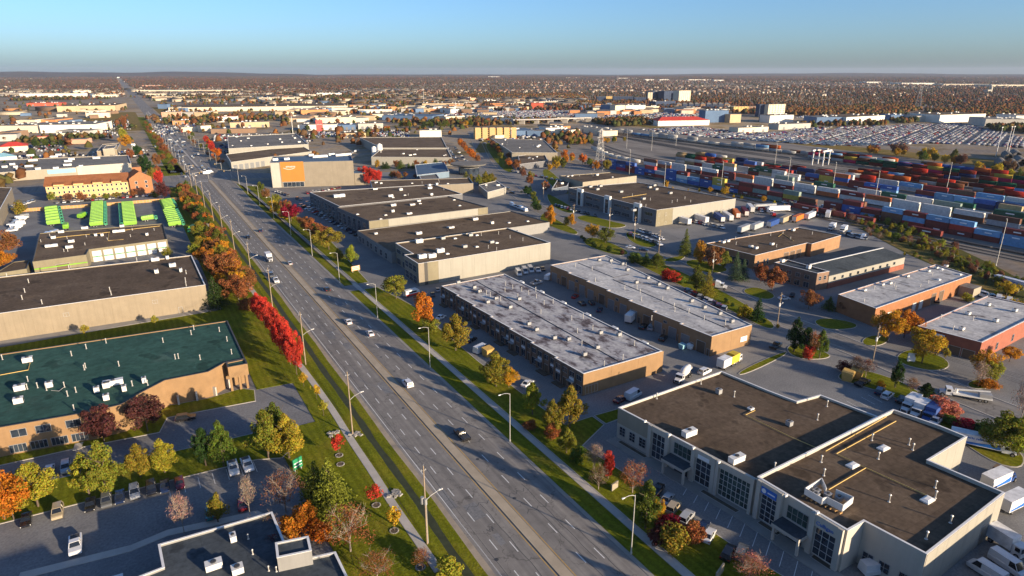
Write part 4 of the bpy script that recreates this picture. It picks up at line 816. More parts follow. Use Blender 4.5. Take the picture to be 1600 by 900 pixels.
P_L7 = [(-6.6, 111.3), (-6.3, 104.8), (-10.5, 104.4), (-10.5, 74), (20, 74), (19.8, 93.6), (12.9, 95.), (12.5, 110.3)]
L7 = Bld('office_building', 'low grey-walled building with dark roof and white coping at the bottom left corner', 'building', P_L7, 5.6, 'wall_grey', 'roof_slate', 'cap_white', .4)
L7.block([(10.4, 94.2), (15.8, 93.0), (16.2, 96.9), (10.9, 98.1)], 8.2, 'wall_grey', 'roof_slate', 'cap_white', .25)
L7.block([(-19.5, 104.5), (-12.5, 104.2), (-12.4, 109.4), (-19.4, 109.9)], 3.6, 'wall_offwhite', 'roof_grey', 'cap_white', .3)
for x, y, ww in ((1.2, 100.6,2.6),(4.47, 97.47,1.8),(5.02, 106.11,1.)): L7.unit((x, y), ww, 1.6, 1.3)
L7.pipes([(8.98, 95.31), (10.06, 94.5), (7.37, 105.29), (7.37, 100.81)], .9, .1)
# neighbours just outside the frame whose shadows reach into it
Bld('office_building', 'grey six-storey office block behind the viewer at left', 'building', [(-50, -8), (12, -8), (12, 40), (-50, 40)], 21, 'wall_grey', 'roof_grey')
Bld('warehouse', 'cream warehouse south of the cream office and warehouse', 'building', [(93, -40), (140, -40), (140, 15), (96, 15)], 11.5, 'wall_cream', 'roof_dark')
# --- small buildings further up
Bq = Bld('showroom', 'round glass showroom under a wide grey disc roof beside the side street', 'building', [((254.62, 503.78)[0] + 9 * math.cos(a * math.pi / 8), (254.62, 503.78)[1] + 9 * math.sin(a * math.pi / 8)) for a in range(16)], 6, 'glass', 'roof_grey', 'cap_white', .1)
Bq.child('disc_roof', MB().tube([(0, 0, 8.4), (0, 0, 9.6)], 15, 28, r2=16).tube([(0, 0, 6), (0, 0, 8.4)], 6, 16, r2=14.5).mesh('disc_roof', 'roof_grey'), tuple(Bq.o))
Bld('office_building', 'white-walled single-storey building by the side street below the round showroom', 'building', quad((213.1, 393.54), (234.36, 404.12), (243.14, 434.13)), 4.5, 'wall_white', 'roof_grey', 'cap_white', .3).scatter(4, 31)
Bld('office_building', 'low blue-grey roofed building left of the round showroom', 'building', quad((200.73, 491.43), (231.95, 496.35), (254.29, 554.76)), 4.5, 'wall_bluegrey', 'roof_blue', 'cap_white', .3)
Bld('office_building', 'small white-roofed building between red trees and the round showroom', 'building', quad((193.39, 463.59), (210.4, 467.42), (223.1, 505.66)), 4., 'wall_white', 'roof_grey', 'cap_white', .3)
Bld('shop_building', 'tan box-like shop beside the car park at the left of the far avenue', 'building', quad((-27.31, 804.18), (-9.33, 812.35), (-4.99, 886.79)), 6, 'wall_tan', 'roof_grey', 'cap_white', .4).block(quad((-21.55, 800.77), (-11.13, 807.04), (-8.51, 845.2)), 8, 'wall_cream', 'roof_grey')
# ---------------------------------------------------------------- vehicles (front towards +Y)
def sect(y, hw, z0, z1, tw=None, ch=.12):
    tw = hw if tw is None else tw
    return [(-hw, y, z0), (hw, y, z0), (hw, y, z1 - ch), (tw - ch * .6, y, z1), (-tw + ch * .6, y, z1), (-hw, y, z1 - ch)]
CARS = {  # length, width, body stations (y from -1..1, half width, z0, z1), cabin (y0b, y0t, y1t, y1b, z0, z1), wheel radius, wheel y
    'sedan': (4.7, 1.82, [(-1, .78, .42, .88), (-.94, .88, .25, .98), (-.55, .91, .2, 1.0), (.35, .91, .2, .95), (.8, .88, .22, .84), (.96, .8, .3, .72), (1, .7, .4, .62)], (-.72, -.36, .12, .46, .93, 1.45), .33, .6),
    'suv': (4.8, 1.92, [(-1, .86, .45, 1.05), (-.97, .94, .3, 1.1), (-.5, .96, .28, 1.12), (.4, .96, .28, 1.1), (.85, .93, .3, 1.0), (.97, .85, .38, .88), (1, .78, .48, .76)], (-.96, -.84, .14, .48, 1.06, 1.74), .37, .6),
    'pickup': (5.8, 2.0, [(-1, .94, .5, 1.12), (-.97, .98, .42, 1.15), (-.2, 1., .4, 1.15), (.4, 1., .4, 1.18), (.88, .97, .42, 1.12), (.98, .92, .45, 1.0), (1, .85, .5, .9)], (-.16, -.1, .26, .46, 1.12, 1.88), .4, .62),
    'van': (5.9, 2.05, [(-1, .96, .45, 1.2), (-.98, 1., .35, 1.25), (-.3, 1.02, .35, 1.25), (.5, 1.02, .35, 1.25), (.85, .98, .36, 1.12), (.98, .9, .4, .95), (1, .82, .5, .85)], (-.995, -.97, .5, .74, 1.18, 2.35), .36, .64)}
def car_parts(kind):
    Ln, W, st, cb, wr, wy = CARS[kind]; k = Ln / 2; out = []
    b = MB(); b.loft([sect(y * k, hw * W / 1.82, z0, z1, ch=.1) for y, hw, z0, z1 in st])
    y0b, y0t, y1t, y1b = (c * k for c in cb[:4]); z0, z1 = cb[4:]; wb = W / 2 - .05; wt = W / 2 - (.24 if kind != 'van' else .14)
    b.box(-wt - .02, wt + .02, y0t - .03, y1t + .05, z1 - .02, z1 + .05)                            # roof skin
    for s in (-1, 1):                                                                     # pillars
        for (ya, yb) in ((y0b, y0t), (y1b, y1t), ((y0b + y1b) / 2, (y0t + y1t) / 2)):
            b.tube([(s * wb, ya, z0 - .04), (s * wt, yb, z1)], .055, 4)
    if kind == 'van': 
        b.loft([[(-wb, y0b, z0), (wb, y0b, z0), (wt, y0t, z1), (-wt, y0t, z1)], [(-wb, k * .2, z0), (wb, k * .2, z0), (wt, k * .2, z1), (-wt, k * .2, z1)]])
    out.append(('body', b.mesh('body', 'car_paint'), True, (0, 0, 0)))
    g = MB(); ya, yt = (k * .2, k * .2) if kind == 'van' else (y0b, y0t)
    g.loft([[(-wb, ya, z0 - .03), (wb, ya, z0 - .03), (wt, yt, z1 - .01), (-wt, yt, z1 - .01)], [(-wb, y1b, z0 - .03), (wb, y1b, z0 - .03), (wt, y1t, z1 - .01), (-wt, y1t, z1 - .01)]])
    out.append(('glazing', g.mesh('glazing', 'glass_car'), False, (0, 0, 0)))
    if kind == 'pickup':
        out.append(('cargo_bed', MB().box(-.78, .78, -k + .12, y0b - .12, 1.12, 1.17).mesh('cargo_bed', 'metal_dark'), False, (0, 0, 0)))
    wm = MB().disc_y(0, 0, 0, wr, .24, 12, 0).disc_y(0, 0, 0, wr * .6, .26, 10, 1).mesh('wheel', ['tyre', 'rim'])
    for s in (-1, 1):
        for f in (-1, 1): out.append(('wheel', wm, False, (s * (W / 2 - .11), f * wy * k, wr)))
    z = st[-2][3] - .16
    hl = MB().box(-.2, .2, -.1, .04, -.08, .08).mesh('headlight', 'lamp_clear'); tl = MB().box(-.16, .16, -.04, .06, -.1, .1).mesh('tail_light', 'lamp_red')
    for s in (-1, 1):
        out.append(('headlight', hl, False, (s * W * .36, k * .965, z))); out.append(('tail_light', tl, False, (s * W * .4, -k * .985, st[1][3] - .2)))
    return out
def small_car(kind):
    Ln, W, st, cb, wr, wy = CARS[kind]; k = Ln / 2; b = MB()
    b.loft([sect(y * k, hw * W / 1.82, z0, z1, ch=.1) for y, hw, z0, z1 in (st[0], st[2], st[3], st[-1])])
    y0b, y0t, y1t, y1b = (c * k for c in cb[:4]); z0, z1 = cb[4:]; wb = W / 2 - .05; wt = W / 2 - .2
    b.loft([[(-wb, y0b, z0 - .02), (wb, y0b, z0 - .02), (wt, y0t, z1), (-wt, y0t, z1)], [(-wb, y1b, z0 - .02), (wb, y1b, z0 - .02), (wt, y1t, z1), (-wt, y1t, z1)]], 1 if kind != 'van' else 0)
    b.box(-wt, wt, y0t, y1t, z1, z1 + .05)
    for f in (-1, 1): b.disc_y(0, f * wy * k, wr, wr, W - .04, 8, 2)
    return b.mesh('parked_car', ['car_paint', 'glass_car', 'tyre'])
PROTO = {k: car_parts(k) for k in CARS}; SMALL = {k: small_car(k) for k in CARS}
CC = {'white': (.62, .62, .62), 'black': (.012, .012, .014), 'grey': (.10, .105, .11), 'silver': (.33, .34, .35), 'red': (.30, .015, .012), 'blue': (.02, .06, .22), 'tan': (.36, .29, .19), 'dark blue': (.012, .022, .06), 'teal': (.02, .14, .14), 'maroon': (.10, .008, .012), 'green': (.16, .50, .02), 'orange': (.55, .14, .02), 'yellow': (.55, .38, .03), 'brown': (.09, .05, .03)}
NAME = {'sedan': 'car', 'suv': 'sport_utility_car', 'pickup': 'pickup_truck', 'van': 'delivery_van'}; NOUN = {'sedan': 'car', 'suv': 'SUV', 'pickup': 'pickup truck', 'van': 'van'}
def car(p, kind, col, hd, where, group=None, small=False):
    rz = -R(hd); c = CC[col]; lab = '%s %s %s' % (col, NOUN[kind], where); cat = 'van' if kind == 'van' else 'pickup' if kind == 'pickup' else 'car'
    if small:
        o = link(NAME[kind], SMALL[kind], None, (p[0], p[1], .02), rz, color=c); return tag(o, lab, cat, group)
    t = thing(NAME[kind], lab, cat, (p[0], p[1], .02), rz, group)
    for n, me, paint, loc in PROTO[kind]: link(n, me, t, loc, color=c if paint else None)
    return t
def row(p, q, n, hd, where, group, kinds='sdsu', cols=None, seed=1, small=True, skip=.1, jit=.25):
    rg = random.Random(seed); K = {'s': 'sedan', 'u': 'suv', 'p': 'pickup', 'v': 'van', 'd': 'sedan'}; cols = cols or ['white', 'white', 'black', 'grey', 'silver', 'silver', 'dark blue', 'red', 'black']
    for i in range(n):
        if rg.random() < skip: continue
        t = i / max(1, n - 1)
        car((p[0] + (q[0] - p[0]) * t + rg.uniform(-jit, jit), p[1] + (q[1] - p[1]) * t + rg.uniform(-jit, jit)), K[rg.choice(kinds)], rg.choice(cols), hd + rg.uniform(-3, 3) + (180 if rg.random() < .3 else 0), where, group, small)
# on the main road
RD = 'cars driving on the main road'
for p, k, c, h, wtxt in (((57.85, 212.43), 'sedan', 'white', 0, 'on the main road, farther of the white pair'), ((61.07, 198.26), 'sedan', 'white', 0, 'on the main road, nearer of the white pair'),
        ((58.16, 156.8), 'suv', 'white', 0, 'alone on the main road, mid picture'), ((59.32, 124.25), 'pickup', 'black', 0, 'nearest vehicle on the main road'), ((61.21, 252.2), 'sedan', 'black', 0, 'on the main road by the driveway'),
        ((56.67, 298.73), 'sedan', 'silver', 0, 'on the main road beside a white box truck'), ((45.62, 275.17), 'pickup', 'white', 180, 'coming towards us behind a dark car'), ((45.44, 283.67), 'suv', 'grey', 180, 'coming towards us ahead of a white pickup'),
        ((57.01, 373.13), 'sedan', 'dark blue', 0, 'farther up the main road, alone'), ((48.61, 361.16), 'sedan', 'black', 180, 'coming towards us farther up the road')):
    car(p, k, c, h, wtxt, RD)
# office lot, bottom left
for i, (x, y, k, c) in enumerate(((-29.22, 140.26,'sedan','black'),(-24.01, 139.88,'suv','tan'),(-18.38, 139.36,'sedan','black'),(-15.55, 139.13,'suv','grey'),(-13.13, 139.16,'sedan','dark blue'),(-10.43, 139.31,'suv','silver'),(-7.33, 138.99,'suv','black'),(-4.79, 138.52,'sedan','dark blue'),(-1.97, 138.16,'sedan','maroon'))):
    car((x, y), k, c, 180 + (i * 37) % 5 - 2, 'in the row under the pines, bottom left lot', 'cars in the bottom left lot')
car((8.91, 138.01), 'pickup', 'white', 182, 'at the right end of the bottom left lot, left of a pair'); car((11.85, 137.7), 'pickup', 'white', 178, 'at the right end of the bottom left lot, right of a pair')
car((-20.45, 126.66), 'pickup', 'white', 178, 'with black bed alone in the aisle, bottom left'); car((8.56, 123.65), 'sedan', 'maroon', 5, 'beside the bare tree, bottom left lot'); car((2.52, 123.95), 'sedan', 'teal', 5, 'behind the small green tree, bottom left lot')
car((-26.58, 157.9), 'sedan', 'white', 182, 'under the pines before the peach brick building, left of two'); car((-23.45, 157.45), 'suv', 'silver', 178, 'under the pines before the peach brick building, right of two')
car((-31.83, 159.34), 'sedan', 'white', 180, 'behind the yellow-green pine at the left edge'); car((-34.54, 159.04), 'sedan', 'maroon', 180, 'at the left edge below the peach brick building'); car((1.83, 167.86), 'suv', 'black', 100, 'driving past the peach brick building')
# cream office lot
for i, (x, y, k, c) in enumerate(((85.75, 83.62,'sedan','black'),(85.12, 80.25,'sedan','silver'),(84.35, 77.58,'suv','tan'),(84.3, 73.94,'suv','silver'),(84.89, 70.07,'sedan','dark blue'),(84.2, 67.95,'sedan','white'),(83.71, 62.64,'suv','black'),(85.88, 61.55,'suv','grey'))):
    car((x, y), k, c, 62 + (i * 23) % 7, 'along the shrubs facing the cream office and warehouse', 'cars before the cream office')
for p, k, c, h, wtxt in (((87.3, 166.79), 'van', 'white', 70, 'parked by the lawn before the white-roofed plaza'), ((88.17, 199.56), 'sedan', 'white', 60, 'by the orange tree before the white-roofed plaza'), ((87.62, 139.36), 'sedan', 'white', 65, 'half hidden by trees before the plaza'), ((88.43, 175.7), 'sedan', 'black', 65, 'behind the white van before the plaza'), ((95.88, 224.32), 'sedan', 'grey', 20, 'at the north end of the stained white roof'), ((99.93, 228.34), 'sedan', 'silver', 20, 'in the gap between plaza and white-walled warehouse'),
        ((140.02, 230.92), 'van', 'white', 200, 'in the yard between the plazas, first of three'), ((143.95, 231.91), 'van', 'white', 200, 'in the yard between the plazas, second of three'), ((147.2, 232.24), 'van', 'white', 200, 'in the yard between the plazas, third of three'), ((149.92, 230.63), 'pickup', 'white', 200, 'beside three white vans between the plazas'), ((152.97, 231.09), 'sedan', 'black', 200, 'at the end of the row of white vans'),
        ((148.11, 218.63), 'van', 'white', 60, 'alone before the first overhead door of the tan plaza'), ((139.54, 215.52), 'pickup', 'silver', 80, 'loose in the yard between the plazas'), ((143.71, 193.33), 'sedan', 'red', 60, 'in the yard between the plazas'), ((141.05, 185.48), 'sedan', 'black', 10, 'square to the stained roof in the yard'), ((144.67, 184.17), 'sedan', 'black', 20, 'next to the door in the yard'), ((142.66, 176.44), 'sedan', 'dark blue', 50, 'near the box truck in the yard'),
        ((145.17, 155.14), 'suv', 'black', 60, 'right of the box truck in the yard'), ((147.26, 153.22), 'suv', 'silver', 60, 'against the tan plaza wall'), ((144.01, 144.03), 'suv', 'black', 60, 'near the south end of the tan plaza'), ((137.15, 119.09), 'suv', 'white', 80, 'beside the cement mixer'), ((108.83, 118.42), 'van', 'white', 75, 'behind the cream office roof edge'), ((104.39, 118.52), 'sedan', 'maroon', 75, 'next to the white van by the peach brick wall'),
        ((170.4, 90.8), 'pickup', 'black', 85, 'by the yellow bins'), ((169.76, 85.35), 'suv', 'dark blue', 70, 'left of the white SUV by the shrubs'), ((169.05, 82.76), 'suv', 'white', 80, 'by the shrubs east of the cream building'), ((170, 79.27), 'suv', 'black', 80, 'left of the parked box trucks'), ((165.74, 68.6), 'pickup', 'white', 260, 'below the blue box truck'),
        ((124.63, 34.84), 'van', 'white', 190, 'at the lower right corner'), ((119.44, 35.93), 'van', 'white', 5, 'with brown roof panel at the bottom right'), ((103.3, 46.38), 'van', 'white', 110, 'by the south corner of the cream building'), ((219.39, 122.6), 'sedan', 'white', 100, 'beside the orange brick unit'), ((213.08, 149.63), 'sedan', 'white', 120, 'before the blue-grey gabled building'), ((219.18, 150.42), 'sedan', 'black', 60, 'before the blue-grey gabled building'), ((214.5, 232.71), 'sedan', 'dark blue', 150, 'driving on the side street'), ((211.94, 239.92), 'sedan', 'white', 150, 'on the side street by the hedge'), ((171.12, 120.67), 'pickup', 'black', 75, 'by the dark pine south of the tan plaza'),
        ((261.37, 117.6), 'pickup', 'black', 60, 'between the two brick units at right')):
    car(p, k, c, h, wtxt)
row((94.55, 434.76), (101.17, 330.04), 17, 65, 'parked before the dark grey warehouses', 'cars before the dark grey warehouses', seed=3)
row((100.42, 441.46), (99.56, 366.28), 9, 65, 'parked close to the dark grey warehouse front', 'cars close to the dark warehouses', 'usp', seed=4)
row((108.65, 478.55), (135.96, 490.88), 12, 0, 'in the row under the orange-panelled building', 'cars under the orange-panelled building', cols=['red', 'white', 'maroon', 'red', 'silver', 'tan'], seed=5, skip=0)
row((90.9, 498.25), (98.67, 455.79), 9, 30, 'left of the orange-panelled building', 'cars left of the orange building', seed=6)
row((187.27, 176.63), (183.98, 153.56), 16, 60, 'under the hedge behind the tan plaza', 'cars behind the tan plaza', cols=['red', 'maroon', 'white', 'dark blue', 'black', 'silver'], seed=8, skip=.15)
row((240.14, 264.69), (238.79, 245.33), 8, 20, 'in the yard south of the slate-fronted warehouse', 'cars south of the slate warehouse', 'usp', seed=9)
row((230.6, 261.71), (228.95, 237.21), 8, 20, 'nearer row in the yard below the slate warehouse', 'nearer cars below the slate warehouse', 'usp', seed=10)
row((282.69, 267.61), (285.68, 246.72), 8, 200, 'by the white trailers', 'cars by the white trailers', 'up', seed=11)
row((240.14, 348.56), (243.28, 309.59), 13, 30, 'before the slate-fronted warehouse', 'cars before the slate warehouse', seed=12)
row((-70.56, 522.72), (-61.19, 542.39), 6, 10, 'in the shaded lot left of the hotel', 'cars left of the hotel', 'vsu', ['white', 'white', 'silver'], 13)
row((-46.49, 528.45), (9.24, 528.5), 28, 5, 'before the cream hotel', 'cars before the hotel', seed=14)
row((-44.68, 421.34), (-39.97, 425.32), 4, 20, 'beside the depot building', 'cars beside the depot', 'vs', ['white', 'silver', 'dark blue'], 15)
row((-64.5, 463.42), (-61.03, 485.5), 9, 80, 'in the cluttered yard at the left edge', 'vehicles in the cluttered yard', 'vpu', ['white', 'white', 'silver', 'grey'], 16, skip=0)
row((-63.12, 444.26), (-61.28, 461.51), 6, 80, 'nearest in the cluttered yard at the left edge', 'near vehicles in the cluttered yard', 'vp', ['white', 'white', 'silver'], 17, skip=0)
row((-21.75, 355.15), (-17.29, 355.09), 2, 0, 'before the depot bay doors', 'cars before the depot doors', 'v', ['white', 'silver'], 18, skip=0)
row((-46.37, 747.95), (-20.36, 793.98), 12, 0, 'in the shaded retail lot', 'cars in the shaded retail lot', seed=19)
row((-4.34, 702.97), (9.49, 820.89), 10, 90, 'in the lot along the avenue hedge', 'cars by the avenue hedge', seed=20)
row((266.91, 542.36), (323.14, 692.51), 12, 60, 'beside the white-walled warehouse car park', 'cars beside the two-level warehouse', seed=21); row((273.6, 538.4), (330.86, 687.94), 12, 60, 'second row by the two-level warehouse', 'second row by the two-level warehouse', seed=22)
row((154.9, 618.59), (225.07, 720.99), 12, 30, 'behind the orange-panelled building', 'cars behind the orange building', 'vup', ['white', 'white', 'silver'], 23)
row((294.68, 497.69), (301, 435.85), 10, 10, 'by the dark-fronted annex', 'cars by the annex', seed=24); row((215.14, 363.36), (213.79, 344.92), 5, 10, 'by the side street trees', 'cars by the side street', 'vp', ['white'], 25)
row((239.33, 404.21), (244.25, 420.18), 2, -30, 'on the side street far up', 'cars far up the side street', seed=26, skip=0)
# queue and far traffic
rg = random.Random(77); ft = 0
for x in (45.9, 49.2, 52.0, 58.0, 61.7, 65.4):
    y = 648 + rg.uniform(0, 10)
    while y < 1500:
        if rg.random() < .36: car((x + rg.uniform(-.2, .2), y), rg.choice(('sedan', 'suv', 'van', 'pickup', 'sedan')), rg.choice(('white', 'white', 'silver', 'black', 'grey', 'dark blue')), 0 if x > 55 else 180, 'in the dense traffic far up the avenue', 'cars far up the avenue', True)
        y += rg.uniform(9, 26) * (1 + (y - 650) / 900)
for x, y, k, c, h in ((42.3, 629.49,'sedan','black',180),(43.98, 620,'sedan','silver',180),(47.41, 613.8,'sedan','white',0),(56.78, 620.91,'van','white',90),(60.13, 627.64,'van','white',90),(32.27, 644.13,'suv','black',90),(37.63, 627.98,'sedan','black',180),(39.17, 610.49,'sedan','white',180),(29.85, 881.71,'suv','white',180),(34.12, 911.91,'van','white',180),(49.47, 920.06,'suv','white',180),(56.25, 933.92,'sedan','silver',90),(63.97, 929.35,'suv','white',100),(46.99, 948.58,'sedan','black',90),(51.02, 965.07,'suv','white',95)):
    car((x, y), k, c, h, 'at the big road junction', 'cars at the junction', True)

# ---- trucks
def wheels(b, ys, W, r=.5, m=2):
    for y in ys: b.disc_y(-W / 2 + .18, y, r, r, .34, 12, m); b.disc_y(W / 2 - .18, y, r, r, .34, 12, m)
def wheel_objs(t, ys, W, r=.5):
    me = cached(('tw', r), lambda: MB().disc_y(0, 0, 0, r, .34, 12, 0).disc_y(0, 0, 0, r * .55, .37, 10, 1).mesh('wheel', ['tyre', 'rim']))
    for y in ys:
        for s in (-1, 1): link('wheel', me, t, (s * (W / 2 - .2), y, r))
def cab_mesh(flat=False):
    def f():
        b = MB()
        if flat:
            b.loft([[(-1.1, 0, .5), (1.1, 0, .5), (1.1, 0, 2.6), (-1.1, 0, 2.6)], [(-1.1, 1.7, .5), (1.1, 1.7, .5), (1.05, 1.5, 2.6), (-1.05, 1.5, 2.6)]])
            b.box(-1., 1., 1.60, 1.68, 1.45, 2.4, 1); b.box(-1.12, 1.12, .5, 1.35, 1.5, 2.3, 1)
        else:
            b.box(-1.1, 1.1, 0, 1.5, .6, 2.5); b.box(-1., 1., 1.49, 1.55, 1.55, 2.35, 1); b.box(-1.12, 1.12, .45, 1.3, 1.55, 2.3, 1)
            b.loft([[(-.95, 1.5, .6), (.95, 1.5, .6), (.95, 1.5, 1.6), (-.95, 1.5, 1.6)], [(-.85, 2.9, .6), (.85, 2.9, .6), (.75, 2.9, 1.35), (-.75, 2.9, 1.35)]]); b.box(-.6, .6, 2.9, 2.95, .7, 1.25, 2)
        return b.mesh('cab', ['car_paint', 'glass_car', 'metal_dark'])
    return cached(('cab', flat), f)
def box_truck(p, hd, label, col='white', L=5.6, boxcol=None, flat=False, stripe=None, text=None, group=None, name='box_truck'):
    t = thing(name, label, 'truck', (p[0], p[1], .02), -R(hd), group); k = L / 2; cl = 1.7 if flat else 2.95
    link('cab', cab_mesh(flat), t, (0, k + .1, 0), color=CC[col])
    bx = link('cargo_box', cached(('cbox', L), lambda: MB().box(-1.25, 1.25, -k, k, 1.0, 3.5).box(-1.29, 1.29, -k - .02, k + .02, 3.46, 3.54).box(-1.29, 1.29, -k - .02, k + .02, .98, 1.1).mesh('cargo_box', 'dull_paint')), t, color=CC[boxcol or 'white'])
    link('chassis', cached(('chs', L), lambda: MB().box(-.5, .5, -k, k + 1.2, .6, 1.0).mesh('chassis', 'metal_dark')), t)
    link('rear_door', cached('rdoor', lambda: MB().box(-1.1, 1.1, -.06, 0, 0, 2.1).mesh('rear_door', 'door_white')), bx, (0, -k - .005, 1.2))
    if stripe:
        for s in (-1, 1): link('side_stripe', cached(('strp', L), lambda: MB().add([(0, -k * .9, 0), (0, k * .95, 0), (0, k * .95, 1.3), (0, k * .2, .7), (0, -k * .9, .35)], [(0, 1, 2, 3, 4)]).mesh('side_stripe', 'sign_blue')), bx, (s * 1.262, 0, 1.12))
    if text:
        for s in (-1, 1):
            b = MB(); q = random.Random(2)
            for n_ in range(22):
                if n_ % 6 != 5: b.box(-.012, .012, n_ * .3, n_ * .3 + q.uniform(.14, .24), q.uniform(0, .08), q.uniform(.38, .6))
            link('lettering', b.mesh('lettering', 'sign_blue'), bx, (s * 1.27, -k * .75, 2.45))
    wheel_objs(t, (-k * .55, k + (1.1 if flat else 2.2)), 2.4)
    return t
box_truck((49.7, 311.56), 180, 'white box truck driving towards us on the main road', L=5., group=None)
box_truck((145.3, 162.08), 60, 'white box truck backed against a door of the tan plaza', flat=True, L=6)
box_truck((145.46, 118.73), 80, 'white box truck parked beside the yellow-ended one', L=6, flat=True); box_truck((148.9, 119.3), 80, 'box truck with yellow rear panel south of the tan plaza', boxcol='yellow', L=4.5, flat=True)
box_truck((169.04, 76.18), 262, 'white box truck, farthest of three beside the pink bush', L=5); box_truck((168.31, 73.46), 262, 'white box truck in the middle of three beside the pink bush', L=4.6); box_truck((168.51, 70.67), 262, 'blue box truck with white roof nearest the white pickup', boxcol='blue', col='blue', L=4.6)
box_truck((162.83, 58.03), 150, 'long white truck with blue stripe behind the cream building', L=10, stripe=True, text=True)
box_truck((149.54, 47.92), 95, 'pale truck with blue side at the loading dock', L=7, stripe=True, col='blue'); box_truck((144.18, 42.39), 95, 'second pale truck at the loading dock, nearer', L=7, stripe=True); box_truck((130.18, 38.28), 190, 'white box truck near the lower right corner', L=4.6, flat=True)
def trailer(p, hd, label, col='white', L=14.5, group=None, tractor=None, name='semi_trailer'):
    t = thing(name, label, 'trailer', (p[0], p[1], .02), -R(hd), group); k = L / 2
    bx = link('cargo_box', cached(('trl', L), lambda: MB().box(-1.28, 1.28, -k, k, 1.15, 3.95).box(-1.32, 1.32, -k - .02, k + .02, 3.9, 3.99).box(-1.32, 1.32, -k - .02, k + .02, 1.1, 1.22).mesh('cargo_box', 'container_paint')), t, color=CC[col] if isinstance(col, str) else col)
    link('rear_door', cached('trdoor', lambda: MB().box(-1.15, -.02, -.06, 0, 0, 2.5).box(.02, 1.15, -.06, 0, 0, 2.5).mesh('rear_door', 'door_white')), bx, (0, -k - .03, 1.3))
    link('landing_gear', cached('lgear', lambda: MB().box(-.9, -.75, -.1, .1, .05, 1.15).box(.75, .9, -.1, .1, .05, 1.15).mesh('landing_gear', 'metal_dark')), t, (0, k * .5, 0))
    wheel_objs(t, (-k + 1.2, -k + 2.5), 2.5, .52)
    if tractor: semi(None, 0, None, tractor, t, k)
    return t
def semi(p, hd, label, col, t=None, off=0, group=None):
    if t is None: t = thing('semi_tractor', label, 'truck', (p[0], p[1], .02), -R(hd), group); off = -1.5
    link('cab', cab_mesh(False), t, (0, off + .6, .25), color=CC[col]); link('sleeper', cached('slp', lambda: MB().loft([[(-1.15, -1.2, .8), (1.15, -1.2, .8), (1.1, -1.2, 3.5), (-1.1, -1.2, 3.5)], [(-1.15, .6, .8), (1.15, .6, .8), (1.05, .6, 3.1), (-1.05, .6, 3.1)]]).mesh('sleeper', 'car_paint')), t, (0, off, 0), color=CC[col])
    link('chassis', cached('schs', lambda: MB().box(-.5, .5, -3.6, 3, .55, .95).mesh('chassis', 'metal_dark')), t, (0, off, 0)); wheel_objs(t, (off - 2.8, off - 1.6, off + 2.6), 2.4, .52)
    return t
# yard of the slate-fronted warehouse
trailer((275.29, 268.03), 8, 'white trailer at the dock of the slate-fronted warehouse, leftmost', tractor='red'); trailer((287.92, 266.51), 8, 'white trailer at the dock, second from the left')
trailer((299.49, 261.68), 30, 'blue semi-trailer beside a white one, south of the slate warehouse', 'blue'); trailer((306.55, 261.59), 30, 'white semi-trailer right behind the blue one')
trailer((316.97, 263.81), 40, 'orange semi-trailer in the slate warehouse yard', 'orange', tractor='orange'); trailer((325.9, 265.02), 40, 'dark red semi-trailer in the slate warehouse yard', 'maroon', tractor='white'); trailer((338.46, 271.11), 40, 'white trailer right of the red one by the white wall', tractor='white')
trailer((349.95, 268.98), 110, 'white trailer across the yard, farther of two', 'silver'); trailer((352.35, 260.58), 110, 'white trailer across the yard, nearer of two', 'white')
for i, (p, c) in enumerate((((288.96, 234.04), 'silver'), ((300.12, 234.53), 'silver'), ((314.6, 235.16), 'blue'), ((329.19, 238.09), 'tan'), ((338.73, 236.43), 'orange'), ((351.25, 237.19), 'white'))): trailer(p, 74, '%s trailer standing behind the orange-brown brick workshop' % c, c, 12)
trailer((363.94, 233.88), 60, 'white trailer by the heap of vehicles north of the workshop', 'white', 10); box_truck((338.44, 213.65), 250, 'white box truck behind the brown-roofed workshop, left', L=6); box_truck((338.35, 206.55), 250, 'white box truck behind the brown-roofed workshop, right', L=6)
for i in range(26):
    x, y = 1180 + rnd.uniform(0, 110), 322 + rnd.uniform(0, 20); p = (341.96, 257.71); q = (p[0] + rnd.uniform(-4, 46), p[1] + rnd.uniform(-26, 22))
    if i % 3 == 0: semi(q, rnd.uniform(0, 360), '%s tractor unit in the crowded truck yard' % ('white' if i % 2 else 'grey'), 'white' if i % 2 else 'grey', group='trucks in the crowded yard')
    else: car(q, rnd.choice(('van', 'pickup', 'suv')), rnd.choice(('white', 'black', 'dark blue', 'grey', 'red')), rnd.uniform(0, 360), 'in the crowded truck yard', 'vehicles in the crowded truck yard', True)
row((332.19, 199.88), (332.2, 190.02), 9, 70, 'by the weeds behind the workshop', 'vehicles by the weeds', 'pvu', ['white', 'silver', 'black'], 41, skip=0)
row((285.36, 112.13), (282.23, 98.6), 12, 70, 'in the cluttered yard behind the red brick unit', 'vehicles behind the red brick unit', 'pvu', ['white', 'white', 'silver', 'black'], 42, skip=0)
